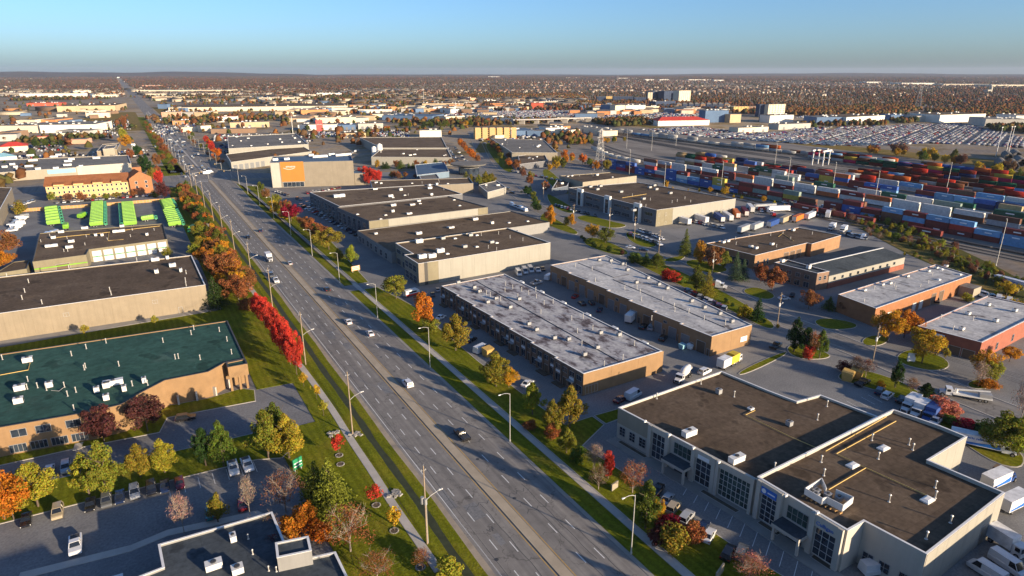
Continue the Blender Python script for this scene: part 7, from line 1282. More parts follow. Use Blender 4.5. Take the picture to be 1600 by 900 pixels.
for x in (425, 432, 447, 470): track([(x, -40), (x, 200), (x, 330), (x - 3, 430), (455 + (x - 425) * .5, 560), (560, 760), (612, 900)], 'track between the middle container rows')
for x in (534, 541, 548, 556, 580, 587, 594, 615, 622, 629): track([(x, -40), (x, 250), (x, 420), (x + (610 - x) * .35, 600), (x + (612 - x) * .85, 800), (618, 1000)], 'track on the far side of the rail yard')
CM = {}
def cont_mesh(L):
    def f():
        b = MB(); k = L / 2; b.box(-1.17, 1.17, -k + .08, k - .08, .1, 2.8)
        for s in (-1, 1):
            for e in (-1, 1): b.box(s * 1.22 - .06, s * 1.22 + .06, e * k - .08 * e - .08, e * k - .08 * e + .08, 0, 2.9)
            b.box(s * 1.22 - .05, s * 1.22 + .05, -k + .16, k - .16, 0, .16); b.box(s * 1.22 - .05, s * 1.22 + .05, -k + .16, k - .16, 2.76, 2.9)
        return b.mesh('shipping_container', 'container_paint')
    return cached(('cont', L), f)
KC = {'white': (.60, .585, .54), 'light grey': (.42, .42, .41), 'maroon': (.17, .028, .022), 'red': (.36, .035, .022), 'orange': (.46, .12, .03), 'blue': (.035, .10, .34), 'navy': (.02, .035, .11), 'sky blue': (.16, .32, .52), 'yellow': (.42, .32, .05), 'dark green': (.012, .085, .05), 'tan': (.40, .29, .15), 'grey green': (.20, .26, .22), 'brown': (.15, .065, .035), 'magenta': (.40, .03, .10)}
ORD = ['', 'first', 'second', 'third', 'fourth', 'fifth', 'sixth']
NC = [0]; EXTRA = []
def cont(x, y, lvl, col, L, where, rz=0., z=0.):
    zz = z + lvl * 2.92
    if NC[0] < 300:
        NC[0] += 1; c = KC[col]; k = .85 + .3 * ((NC[0] * 53) % 17) / 16
        o = link('shipping_container', cont_mesh(L), None, (x, y, zz), rz, color=tuple(v * k for v in c))
        if col in ('blue', 'sky blue', 'dark green', 'maroon', 'yellow', 'light grey') and (NC[0] * 7) % 3: link('logo_stripe', cached(('lgs', L), lambda: MB().box(-1.2, -1.175, -L * .18, L * .1, 1.15, 1.75).mesh('logo_stripe', 'sign_white')), o)
        return tag(o, '%s container %s' % (col, where), 'container', 'containers ' + where)
    EXTRA.append((x, y, zz, L, rz, KC[col]))
rg = random.Random(31)
def stack_row(x, y0, y1, cols, hmax, hmin, L, where, gap=.5, miss=.06, z=0., dx=0.):
    y = y0; i = 0
    while y < y1:
        n = rg.choice(range(hmin, hmax + 1))
        if rg.random() > miss:
            base = cols[int(len(cols) * min(.999, (y - y0) / (y1 - y0)))] if isinstance(cols[0], (list, tuple)) else cols
            for l in range(n): cont(x + dx * (y - y0), y, l, rg.choice(base), L, where, R(rg.uniform(-.5, .5)), z)
        y += L + gap; i += 1
ROWA = [['maroon', 'sky blue', 'yellow', 'red', 'red'], ['yellow', 'sky blue', 'maroon', 'red', 'yellow', 'maroon', 'red'], ['maroon', 'maroon', 'sky blue', 'red', 'brown'], ['maroon', 'blue', 'brown', 'maroon', 'sky blue'], ['maroon', 'brown', 'yellow', 'grey green', 'red', 'maroon'], ['blue', 'sky blue', 'blue', 'yellow', 'maroon', 'white'], ['blue', 'maroon', 'blue', 'light grey', 'blue', 'red'], ['blue', 'blue', 'navy', 'blue', 'maroon', 'blue', 'magenta']]
stack_row(384.5, 92, 246, ROWA[:4], 3, 2, 12.2, 'in the long front stack above the weeds', miss=.02); stack_row(383.5, 262, 500, ROWA[4:], 3, 2, 12.2, 'in the front stack above the slate warehouse', miss=.04)
stack_row(388.0, 92, 240, ROWA[:4], 3, 1, 12.2, 'just behind the long front stack', miss=.3)
stack_row(425, 92, 470, ['white', 'white', 'white', 'light grey', 'white', 'orange', 'brown', 'maroon'], 2, 2, 16.2, 'on the white double-stack train', miss=.08, gap=2.2, z=1.)
stack_row(369.5, 160, 262, ['maroon', 'maroon', 'red'], 1, 1, 16.2, 'on the low train nearest the weeds', gap=2.5, z=1., miss=.2)
stack_row(447, 120, 330, ['white', 'light grey', 'white', 'dark green', 'white', 'grey green'], 2, 1, 16.2, 'in the pale row behind the double-stack train', miss=.2, gap=1.2, z=.5)
stack_row(455, 150, 420, ['white', 'light grey', 'tan', 'white', 'dark green'], 3, 1, 12.2, 'in the pale stacks mid yard', miss=.3)
stack_row(478, 110, 300, ['maroon', 'blue', 'blue', 'red', 'sky blue', 'navy', 'maroon'], 2, 2, 12.2, 'in the red and blue row mid yard', miss=.08)
stack_row(481.5, 290, 430, ['maroon', 'red', 'blue', 'yellow', 'dark green', 'orange', 'blue'], 3, 1, 12.2, 'in the mixed stacks mid yard', miss=.15)
stack_row(500, 100, 420, ['light grey', 'sky blue', 'maroon', 'white', 'red', 'navy', 'brown'], 2, 1, 16.2, 'in the mixed row behind mid yard', miss=.12, gap=1.5, z=.5)
stack_row(518, 200, 440, ['white', 'brown', 'light grey', 'maroon', 'dark green'], 1, 1, 16.2, 'in the low row behind mid yard', miss=.35, gap=1.5, z=.5)
for k in range(5): 
    for l in range(4 - (k == 4)): cont(432 + k * 2.7, 118, l, 'red' if k < 4 else 'orange', 12.2, 'in the tall red block at the right of the yard')
stack_row(466, 335, 470, ['white', 'maroon', 'tan', 'dark green', 'red', 'light grey'], 3, 2, 12.2, 'in the left stacks mid yard', miss=.1)
stack_row(494, 425, 500, ['orange', 'maroon', 'blue', 'dark green', 'tan'], 3, 2, 12.2, 'in the leftmost mixed stacks', miss=.1)
stack_row(512, 300, 470, ['red', 'maroon', 'white', 'navy', 'brown'], 2, 1, 12.2, 'behind the mixed stacks', miss=.1)
for i_ in range(7): cont(427 + i_ * i_ * .9, 486 + i_ * 17, 0, 'white', 16.2, 'on the curving end of the white train', -R(3 + i_ * 5.5), 1.)
stack_row(527, 60, 330, ['maroon', 'red', 'brown', 'maroon', 'blue', 'orange'], 2, 1, 12.2, 'in the dark red row before the open tracks', miss=.1, gap=.8, z=.5)
stack_row(541, 60, 330, ['maroon', 'red', 'light grey', 'red', 'white', 'sky blue', 'brown', 'maroon'], 2, 2, 12.2, 'in the row before the open tracks', miss=.12, gap=.8, z=.5)
stack_row(556, 60, 260, ['maroon', 'navy', 'light grey', 'brown', 'white'], 1, 1, 16.2, 'on the low train before the open tracks', miss=.25, gap=1.5, z=1.)
stack_row(604, 60, 420, ['maroon', 'maroon', 'dark green', 'light grey', 'navy', 'brown', 'yellow', 'magenta'], 2, 2, 12.2, 'on the far dark red train', miss=.05, gap=.9, z=1.)
stack_row(580, 60, 330, ['maroon', 'brown', 'red', 'maroon', 'dark green', 'navy'], 2, 1, 12.2, 'on the train beside the gantry', miss=.1, gap=.9, z=1.)
stack_row(628, 60, 500, ['maroon', 'red', 'brown', 'maroon', 'light grey', 'orange'], 2, 1, 12.2, 'on the farthest red train', miss=.15, gap=.9, z=1.)
stack_row(618, 330, 790, ['white', 'white', 'light grey', 'white', 'sky blue', 'light grey'], 2, 1, 16.2, 'on the far white train', miss=.05, gap=1.5, z=1.)
stack_row(640, 80, 460, ['maroon', 'red', 'dark green', 'light grey', 'blue', 'yellow', 'brown', 'magenta'], 2, 1, 12.2, 'along the far edge of the yard', miss=.25, gap=1)
stack_row(655, 150, 330, ['brown', 'maroon', 'tan', 'blue'], 1, 1, 12.2, 'along the far fence', miss=.3)
if EXTRA:
    b = MB(); ms = ['wall_paint']; V = []; F = []; Cc = []
    for (x, y, z, L, rz, c) in EXTRA:
        o = len(V); k = L / 2 - .03; V += [(x + sx * 1.21, y + sy * k, z + sz * 2.85 + .02) for sz in (0, 1) for sx, sy in ((-1, -1), (1, -1), (1, 1), (-1, 1))]; Cc += [c] * 8
        F += [(o, o + 1, o + 5, o + 4), (o + 1, o + 2, o + 6, o + 5), (o + 2, o + 3, o + 7, o + 6), (o + 3, o, o + 4, o + 7), (o + 4, o + 5, o + 6, o + 7), (o + 3, o + 2, o + 1, o)]
    o = link('more_containers', mesh_np('more_containers', np.array(V), np.array(F), 'far_mass', np.array(Cc))); o['kind'] = 'stuff'; o['label'] = 'more containers on the far side of the rail yard'; o['category'] = 'containers'
# flat wagons under the trains
WG = MB().box(-1.25, 1.25, -8.6, 8.6, .75, 1.0).box(-1, 1, -7.2, -4.6, .3, .75).box(-1, 1, 4.6, 7.2, .3, .75).mesh('rail_wagon', 'metal_dark')
for x, y0, y1, wtx in ((425, 92, 470, 'under the white double-stack train'), (369.5, 100, 262, 'on the low train nearest the weeds'), (604, 60, 420, 'under the far dark red train'), (618, 330, 790, 'under the far white train')):
    y = y0
    while y < y1: tag(link('rail_wagon', WG, None, (x, y, 0)), 'flat rail wagon ' + wtx, 'rail wagon', 'wagons ' + wtx); y += 18.4
# container with lettering at the right edge
def lettered():
    p = (310.65, 113.21); rz = R(-8)
    o = tag(link('shipping_container', cont_mesh(12.2), None, (p[0], p[1] , 0), rz, color=(.55, .58, .64)), 'white container with dark lettering at the right edge below the mast', 'container')
    t = text_obj('MAERSK', 1.9, 'sign_blue', .01); t.parent = o; t.location = (-1.30, 2.0, .7); t.rotation_euler = (R(90), 0, R(-90))
    st = link('emblem', MB().box(-1.29, -1.24, 2.7, 4.3, .7, 2.2).mesh('emblem', 'roof_sky'), o)
    for k in range(3): cont(p[0] + 3.4 + k * 2.8, p[1] - 2 + k * 1.2, 0, 'white' if k != 1 else 'tan', 12.2, 'beside the lettered one at the right edge', rz)
    cont(p[0] - 8, p[1] + 30, 0, 'light grey', 12.2, 'alone by the weeds left of the tall mast', R(2))
lettered()
# gantry-side heavy loaders
# ---------------------------------------------------------------- buildings farther off
far_n = [0]
def far(x0, y0, x1, y1, h, d, wall, roof, label, name='industrial_building', cap=.3, hip=0., wins=0, storeys=1, cat='building', bays=0, group=None):
    """front wall base from pixel-surveyed corner A to corner B (already metres), depth d"""
    A = Vector(x0 if isinstance(x0, tuple) else (x0, y0)); Bv = Vector(x1 if isinstance(x1, tuple) else (x1, y1)); v = (Bv - A); L = v.length; far_n[0] += 1
    t = thing(name, label, cat, (A.x, A.y, 0), math.atan2(v.y, v.x), group); wc = wall if isinstance(wall, tuple) else None
    link('wall', MB().box(0, L, 0, d, 0, h + cap).mesh('wall', 'wall_paint' if wc else wall), t, color=wc)
    if hip: 
        k = min(d, L) * .38; b = MB(); b.add([(-.6, -.6, h + cap), (L + .6, -.6, h + cap), (L + .6, d + .6, h + cap), (-.6, d + .6, h + cap), (k, d / 2, h + cap + hip), (L - k, d / 2, h + cap + hip)], [(0, 1, 5, 4), (1, 2, 5), (2, 3, 4, 5), (3, 0, 4)]); link('roof', b.mesh('roof', roof), t)
    else: link('roof', MB().box(.35, L - .35, .35, d - .35, h + cap, h + cap + .1).mesh('roof', roof), t)
    rg = random.Random(far_n[0])
    if not hip and L > 25 and storeys == 1:
        for k in range(min(9, int(L * d / 500) + 2)): link('rooftop_unit', m_unit(3., 2.2, 1.6), t, (rg.uniform(4, L - 4), rg.uniform(3, max(4, d - 3)), h + cap + .1))
    if wins:
        wm = cached(('fw', wins, storeys, h), lambda: MB().box(-.8, .8, -.12, -.003, 0, min(1.6, h / storeys * .5)).mesh('window', 'glass'))
        n = int(L / wins); 
        for s in range(storeys):
            for k in range(n): link('window', wm, t, ((k + .5) * L / n, 0, h * (s + .35) / storeys))
    for k in range(bays): link('dock_door', cached('fdd', lambda: MB().box(-1.8, 1.8, -.2, -.005, 0, 4).mesh('dock_door', 'door_grey')), t, ((k + .5) * L / bays, 0, 0))
    return t
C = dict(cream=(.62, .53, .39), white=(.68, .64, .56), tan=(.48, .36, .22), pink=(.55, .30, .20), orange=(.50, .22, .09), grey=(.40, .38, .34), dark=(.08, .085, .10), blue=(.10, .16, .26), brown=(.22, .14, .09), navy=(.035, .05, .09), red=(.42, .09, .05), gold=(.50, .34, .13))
F_ = [
 ((47.13, 10945.44), (781.05, 10735.51), 14, 160, 'white', 'roof_grey', 'long white distribution shed nearest the horizon right of the avenue'), ((-3017.08, 26212.41), (-2582.57, 25423.41), 16, 160, 'white', 'roof_grey', 'white shed on the horizon at the left edge'), ((-1150.67, 16371.82), (-148.46, 14730.16), 12, 140, 'white', 'roof_grey', 'thin white shed line on the left horizon'),
 ((135.31, 4434.73), (211.88, 4389.4), 10, 60, 'pink', 'roof_grey', 'pinkish school-like block far right of the avenue'), ((76.06, 3236.86), (423.18, 3071.76), 11, 90, 'cream', 'roof_grey', 'very long cream shed across the right of the avenue'), ((93.04, 2808.03), (322.11, 2703.21), 8, 60, 'cream', 'roof_grey', 'cream shed before the very long one'), ((98.48, 2468.01), (213.72, 2423.81), 8, 40, 'tan', 'roof_grey', 'tan low shed with trees right of the avenue'), ((354.26, 2630.68), (483.14, 2577.06), 8, 60, 'cream', 'roof_grey', 'cream shed right of the very long one'),
 ((375.63, 2163.26), (489.77, 2122.56), 9, 50, 'cream', 'roof_grey', 'cream shed behind the wide brown roof'), ((94.43, 1657.8), (462.87, 1542.42), 9, 140, 'cream', 'roof_brown', 'wide cream store with brown roof spanning mid distance'), ((81.2, 1816.24), (101.17, 1804.42), 10, 30, 'blue', 'roof_blue', 'small dark blue box by the avenue, farther'), ((92.83, 1672.72), (126.29, 1638.93), 8, 25, 'blue', 'roof_blue', 'dark blue box by the avenue, nearer'),
 ((70.18, 1475.3), (101.44, 1467.79), 9, 30, 'pink', 'roof_grey', 'pink-red shop right of the avenue'), ((104.48, 1477.14), (125.44, 1464.73), 8, 25, 'grey', 'roof_grey', 'grey shop right of the pink-red one'), ((127.64, 1463.43), (157.42, 1445.79), 8, 30, 'tan', 'roof_grey', 'tan shop third right of the avenue'), ((145.64, 1273.64), (177.15, 1263.86), 9, 22, 'white', 'roof_red', 'white columned shop with red left end'), ((73.73, 1249.07), (104, 1247.32), 6, 20, 'orange', 'roof_grey', 'orange restaurant right of the avenue'), ((74.89, 1093.2), (99.93, 1090.97), 6, 16, 'cream', 'roof_grey', 'cream shopfront with dark glazing right of the avenue'), ((147.67, 1129.94), (204.93, 1117.73), 8, 24, 'tan', 'roof_grey', 'tan retail row above the grey-roofed warehouse'), ((108.73, 1036.95), (166.45, 1020.59), 6, 20, 'brown', 'roof_grey', 'dark shop row above the grey-roofed warehouse'), ((99.14, 1066.52), (113.49, 1070.34), 9, 14, 'cream', 'roof_grey', 'cream corner tower of the dark shop row'),
 ((321.43, 1394.93), (376, 1386.78), 10, 40, 'orange', 'roof_grey', 'tan and orange shop block under the wide brown roof'), ((293.23, 1160.29), (356.34, 1140.12), 9, 30, 'cream', 'roof_grey', 'cream ribbed building above the red pylon sign'), ((229.57, 1027.07), (284, 1007.99), 8, 30, 'white', 'roof_grey', 'white car dealer behind the red pylon sign'), ((284.85, 1007.48), (310.39, 999.04), 7, 30, 'blue', 'roof_blue', 'blue-grey roofed showroom right of the white dealer'), ((315.63, 1002.7), (353.17, 994.21), 8, 20, 'grey', 'roof_grey', 'grey glazed showroom with white pillar'), ((251.87, 875.82), (282.94, 867.7), 6, 20, 'tan', 'roof_brown', 'tan low building under the glazed showroom'), ((416.9, 1177.62), (487.7, 1107.29), 8, 60, 'blue', 'roof_blue', 'large blue-roofed building mid distance'), ((345.91, 830.42), (373.27, 819.43), 9, 20, 'white', 'roof_grey', 'small white block behind the two-level warehouse'),
 ((644.19, 2520.32), (734.47, 2506.53), 8, 50, 'white', 'roof_grey', 'white shed under the horizon, centre left'), ((558.05, 2422.71), (616.87, 2423.61), 7, 40, 'cream', 'roof_grey', 'cream shed left of the white one, centre left'), ((648.1, 1530.97), (743.63, 1491.8), 10, 70, 'tan', 'roof_brown', 'tan block in the distance, centre'), ((686.87, 1457.63), (723.85, 1452.24), 9, 25, 'orange', 'roof_brown', 'orange brick block in front of the distant tan one'), ((888.44, 1664.16), (930.74, 1661.8), 8, 30, 'white', 'roof_grey', 'small white shed, centre distance'), ((886.1, 1735.03), (910.21, 1744.89), 12, 20, 'pink', 'roof_grey', 'small pink tower block, centre distance'), ((842.48, 1333.33), (867.34, 1318.61), 14, 25, 'red', 'roof_red', 'orange-red block beside the distant car lot'), ((926.82, 1555.08), (1093.76, 1498.55), 7, 40, 'cream', 'roof_grey', 'long beige strip behind the distant car lot'),
 ((569.17, 1137.38), (581.95, 1051.49), 8, 25, 'white', 'roof_grey', 'white strip building, left piece, before the distant car lot'), ((569.36, 1040.62), (590.46, 992.84), 7, 20, 'white', 'roof_grey', 'white strip building, right piece, before the distant car lot'), ((502.05, 1080.47), (545.1, 1092.11), 8, 30, 'cream', 'roof_grey', 'cream building left of the white strip'), ((434.22, 788.61), (494.92, 774.25), 7, 40, 'blue', 'roof_blue', 'flat blue-roofed shed behind the tan apartments'), ((530.63, 798.97), (563.19, 791.76), 7, 30, 'white', 'roof_grey', 'white shed left of the overpass'), ((535.07, 750.48), (561.25, 757.43), 7, 24, 'cream', 'roof_grey', 'cream shed by the track curve'), ((591.39, 799.98), (570.14, 718.81), 7, 24, 'cream', 'roof_grey', 'cream shed behind the pylon'),
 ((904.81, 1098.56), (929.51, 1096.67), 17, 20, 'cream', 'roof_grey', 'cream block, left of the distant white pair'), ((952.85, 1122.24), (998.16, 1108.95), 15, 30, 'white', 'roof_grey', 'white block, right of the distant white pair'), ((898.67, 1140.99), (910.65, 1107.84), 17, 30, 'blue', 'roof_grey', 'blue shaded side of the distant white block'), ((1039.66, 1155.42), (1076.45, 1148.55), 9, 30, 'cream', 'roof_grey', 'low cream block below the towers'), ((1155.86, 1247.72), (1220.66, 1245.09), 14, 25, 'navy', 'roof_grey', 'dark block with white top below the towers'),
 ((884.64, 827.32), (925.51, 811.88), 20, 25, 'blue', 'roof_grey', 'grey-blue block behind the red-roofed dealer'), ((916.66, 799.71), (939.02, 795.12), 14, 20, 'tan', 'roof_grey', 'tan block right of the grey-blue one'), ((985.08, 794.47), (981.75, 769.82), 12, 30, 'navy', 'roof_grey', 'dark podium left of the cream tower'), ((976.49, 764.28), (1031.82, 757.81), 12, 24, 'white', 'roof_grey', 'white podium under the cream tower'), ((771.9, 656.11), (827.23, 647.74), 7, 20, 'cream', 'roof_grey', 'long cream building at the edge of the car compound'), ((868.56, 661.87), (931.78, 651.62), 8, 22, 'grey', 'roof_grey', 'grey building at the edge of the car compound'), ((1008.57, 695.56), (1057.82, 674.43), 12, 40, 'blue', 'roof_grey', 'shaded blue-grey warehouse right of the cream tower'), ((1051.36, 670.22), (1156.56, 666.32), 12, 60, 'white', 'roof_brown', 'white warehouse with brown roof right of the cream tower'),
 ((1204.61, 682.81), (1245.89, 667.72), 10, 30, 'blue', 'roof_blue', 'blue-grey shed beyond the compound, left'), ((1219.67, 646.58), (1264.21, 629.2), 10, 40, 'grey', 'roof_grey', 'grey shed beyond the compound, centre'), ((1232.24, 612.86), (1343.19, 591.54), 13, 60, 'white', 'roof_brown', 'big white warehouse beyond the compound, right'), ((1208.98, 530.63), (1254.38, 489.05), 12, 60, 'grey', 'roof_grey', 'pale grey warehouse at the right edge beyond the compound'), ((1382, 559.46), (1415.65, 539.54), 10, 50, 'white', 'roof_grey', 'white shed at the right edge behind the pale grey one'),
 ((4748.96, 2658.15), (4941.97, 2543.87), 10, 150, 'white', 'roof_grey', 'white shed group on the right horizon, left part'), ((4585.84, 2300.33), (4793.18, 2131.67), 10, 150, 'cream', 'roof_grey', 'cream shed line on the right horizon'), ((4496.15, 1988.19), (4749.12, 1838.41), 11, 150, 'cream', 'roof_grey', 'pale shed line at the right end of the horizon'), ((5042.34, 3095.93), (5136.7, 3040.06), 10, 120, 'white', 'roof_grey', 'white shed on the right horizon, small'), ((5029.47, 9218.4), (5175.31, 9132.05), 14, 100, 'white', 'roof_grey', 'white shed on the centre horizon'), ((4903.37, 8070.09), (5011.46, 8006.09), 12, 100, 'white', 'roof_grey', 'second white shed on the centre horizon'), ((4961.63, 7034.99), (5109.02, 6947.72), 14, 120, 'white', 'roof_grey', 'third white shed on the centre horizon'), ((5289.06, 6406.07), (5490.47, 6286.81), 12, 120, 'white', 'roof_grey', 'white shed left of centre horizon mast'), ((4579.11, 5117.31), (4656.31, 5071.59), 12, 100, 'white', 'roof_grey', 'white shed above the towers'), ((4705.95, 5042.21), (4783.15, 4996.49), 12, 100, 'white', 'roof_grey', 'white shed above the towers, right'), ((4954.11, 4895.27), (5141.61, 4784.25), 11, 100, 'white', 'roof_grey', 'white shed right of the towers'), ((4828.74, 4445.37), (4911.09, 4396.61), 12, 100, 'white', 'roof_grey', 'bright white shed right of the towers'),
 ((-118.8, 1784.06), (-7.11, 1760.53), 12, 120, 'tan', 'roof_brown', 'tan arena-like hall with brown roof at the upper left'), ((-204.79, 2126.15), (-123.89, 2116.71), 7, 40, 'red', 'roof_red', 'red-roofed row at the upper left'), ((-292.58, 2891.53), (-112.37, 2819.66), 12, 60, 'white', 'roof_grey', 'long white hall at the upper left'), ((-370.19, 3082.31), (-301.4, 3003.96), 10, 50, 'cream', 'roof_grey', 'cream hall at the upper left edge'), ((-146.99, 3198.42), (-86.25, 3208.04), 12, 60, 'cream', 'roof_grey', 'pale hall right of the long white one'), ((-72.54, 2761.25), (1, 2752.53), 8, 50, 'cream', 'roof_grey', 'low pale hall left of the avenue'), ((-155.38, 1205.14), (-104.37, 1180.95), 10, 70, 'cream', 'roof_grey', 'cream wing of the grey-roofed mall at the left'), ((-103.91, 1174.67), (-35.06, 1152.11), 11, 70, 'white', 'roof_grey', 'white windowed front of the grey-roofed mall at the left'), ((-57.23, 1518.67), (-17.88, 1516.6), 9, 30, 'cream', 'roof_grey', 'cream store behind the mall at the left'), ((-76.26, 1045.26), (-48.46, 1043.57), 8, 30, 'cream', 'roof_grey', 'ornate cream shop below the mall'), ((-98.16, 1025.34), (-83.34, 1025.75), 6, 22, 'pink', 'roof_red', 'pink-roofed kiosk below the mall'), ((-138.59, 1058.46), (-119.72, 1056.64), 8, 25, 'grey', 'roof_grey', 'grey shop at the left edge below the mall'), ((-57.68, 974.81), (-42.09, 969.91), 5, 20, 'pink', 'roof_grey', 'low red-trimmed shop by the shaded lot')]
for a, b, h, d, wl, rf, lab in F_: far(a, 0, b, 0, h, d, C[wl], rf, lab, bays=3 if h < 9 and 'shop' not in lab else 0)
far((-121.02, 904.94), 0, (-95.25, 907.09), 0, 6, 25, C['cream'], 'roof_red', 'cream shop with bright red pitched roof at the left edge', 'shop_building', hip=4); far((-119.19, 801.54), 0, (-95.7, 809.47), 0, 5, 20, C['white'], 'roof_sky', 'small building with pale teal pitched roof at the left edge', 'shop_building', hip=3)
far((760.15, 811.44), 0, (848.03, 782.67), 0, 8, 40, C['white'], 'roof_red', 'white car dealer with bright red roof above the rail yard', 'car_dealer', hip=5)
T_apt = far((399.57, 773.32), 0, (443.45, 752.31), 0, 14, 20, C['gold'], 'roof_grey', 'tan five-storey apartment block in six bays', 'apartment_building', wins=4, storeys=5)
for k in range(6): link('bay', cached('abay', lambda: MB().box(-3.4, 3.4, -1.6, 0, 0, 15).mesh('bay', 'stucco_yellow')), T_apt, ((k + .5) * 9.6, 0, 0))
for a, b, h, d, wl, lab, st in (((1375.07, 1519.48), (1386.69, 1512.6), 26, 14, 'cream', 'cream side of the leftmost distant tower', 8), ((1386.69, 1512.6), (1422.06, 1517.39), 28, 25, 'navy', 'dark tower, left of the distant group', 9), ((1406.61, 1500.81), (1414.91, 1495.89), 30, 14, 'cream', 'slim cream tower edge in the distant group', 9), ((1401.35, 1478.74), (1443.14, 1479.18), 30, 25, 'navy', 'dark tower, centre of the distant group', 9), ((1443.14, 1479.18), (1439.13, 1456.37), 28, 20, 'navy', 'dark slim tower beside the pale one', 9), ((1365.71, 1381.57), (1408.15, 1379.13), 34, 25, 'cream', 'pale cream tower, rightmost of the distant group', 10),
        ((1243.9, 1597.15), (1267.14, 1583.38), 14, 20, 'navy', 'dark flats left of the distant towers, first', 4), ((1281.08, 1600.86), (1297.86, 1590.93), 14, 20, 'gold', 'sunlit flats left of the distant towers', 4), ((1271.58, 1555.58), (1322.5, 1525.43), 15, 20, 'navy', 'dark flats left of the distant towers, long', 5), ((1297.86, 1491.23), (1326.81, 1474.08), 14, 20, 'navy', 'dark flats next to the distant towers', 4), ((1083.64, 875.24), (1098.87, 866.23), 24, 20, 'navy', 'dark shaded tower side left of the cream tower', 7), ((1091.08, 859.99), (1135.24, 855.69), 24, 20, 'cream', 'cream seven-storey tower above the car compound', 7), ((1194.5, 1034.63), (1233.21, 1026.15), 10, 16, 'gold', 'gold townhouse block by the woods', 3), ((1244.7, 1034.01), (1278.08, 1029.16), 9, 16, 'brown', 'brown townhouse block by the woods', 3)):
    far(a, 0, b, 0, h, d, C[wl], 'roof_grey', lab, 'tower_block' if h > 20 else 'apartment_building', wins=7, storeys=st)
TA, TB = Vector((1149.39, 1167.56)), Vector((1264.62, 1105.79))
for k in range(9): far(tuple(TA.lerp(TB, k / 9)), 0, tuple(TA.lerp(TB, (k + .8) / 9)), 0, 11, 14, C['navy' if k % 4 else 'brown'], 'roof_grey', 'dark townhouse in the row before the fields', 'townhouse', hip=4, group='dark townhouse row')
def church():
    p = (3147.34, 1388.68); t = thing('church', 'white domed church far off at the right', 'church', (p[0], p[1], 0)); link('nave', MB().box(-22, 8, 0, 18, 0, 14).mesh('nave', 'wall_white'), t); link('tower', MB().box(10, 20, 2, 12, 0, 24).tube([(15, 7, 24), (15, 7, 28), (15, 7, 31), (15, 7, 33)], 5.5, 12, r2=.4).mesh('tower', 'wall_white'), t)
church()
def overpass():
    P = [(570.25, 963.12), (638.28, 947.55), (718.08, 943.57)]; t = thing('overpass', 'pale concrete overpass crossing the tracks', 'bridge', (0, 0, 0)); S = strip(smooth_line(P), 14)
    link('deck', MB().prism(S, 7, 8.6).mesh('deck', 'concrete'), t)
    for p in smooth_line(P, 3): link('pier', MB().box(-1, 1, -5, 5, 0, 7).mesh('pier', 'concrete'), t, (p[0], p[1], 0), R(40))
overpass()
# ---------------------------------------------------------------- car compounds: the nearest 300 cars singly, the rest as one mass
def compound(poly, pitch_r, pitch_c, ang, seed, keep=1.):
    rg = random.Random(seed); xs = [p[0] for p in poly]; ys = [p[1] for p in poly]; c = Vector(((min(xs) + max(xs)) / 2, (min(ys) + max(ys)) / 2)); Rr = math.dist((min(xs), min(ys)), (max(xs), max(ys))) / 2; u = Vector((math.cos(ang), math.sin(ang))); v = Vector((-u.y, u.x)); out = []
    for i in range(int(-Rr / pitch_r), int(Rr / pitch_r)):
        if i % 7 == 6: continue
        for j in range(int(-Rr / pitch_c), int(Rr / pitch_c)):
            p = c + v * i * pitch_r + u * j * pitch_c
            if rg.random() < keep and inside(p, poly): out.append((p.x + rg.uniform(-.2, .2), p.y + rg.uniform(-.3, .3), ang + rg.uniform(-.04, .04)))
    return out
CP1 = [(685.31, 770.38), (806.8, 768.77), (777.53, 652.78), (868.3, 623.43), (1111.28, 618.96), (1248.3, 586.36), (1122.92, 472.67), (1043.23, 407.26), (902.18, 349.66), (896.26, 401.45), (857.37, 441.71), (787.37, 449.27), (734.13, 480.8), (704.78, 549.93), (685.51, 639.82)]; CP2 = [(654.88, 1298.66), (831.92, 1405.05), (907.91, 1294.59), (814.19, 1103.17), (736.83, 997.9), (649.33, 1049.71), (652.64, 1152.58)]; CP3 = [(779.17, 1055.52), (903.64, 1099.26), (1137.22, 1068.55), (1046.94, 965.36), (866.97, 940.68), (752.34, 969.41)]
for p in (CP1, CP2, CP3): sheet('parking_lot', p, .02, 'asphalt_dark')
A_ = compound(CP1, 5.2, 2.7, R(20), 1, .86) + compound(CP2, 6.5, 3.2, R(35), 2, .85) + compound(CP3, 7, 3.6, R(30), 3, .6)
A_.sort(key=lambda q: q[0] ** 2 + q[1] ** 2)
cc = ['white', 'white', 'silver', 'silver', 'grey', 'black', 'dark blue', 'blue', 'silver', 'white', 'grey', 'white', 'blue', 'silver', 'red']; rg = random.Random(9)
for x, y, a in A_[:300]: car((x, y), rg.choice(('sedan', 'suv', 'pickup', 'suv')), rg.choice(cc), -math.degrees(a), 'at the near edge of the big car compound', 'cars at the edge of the compound', True)
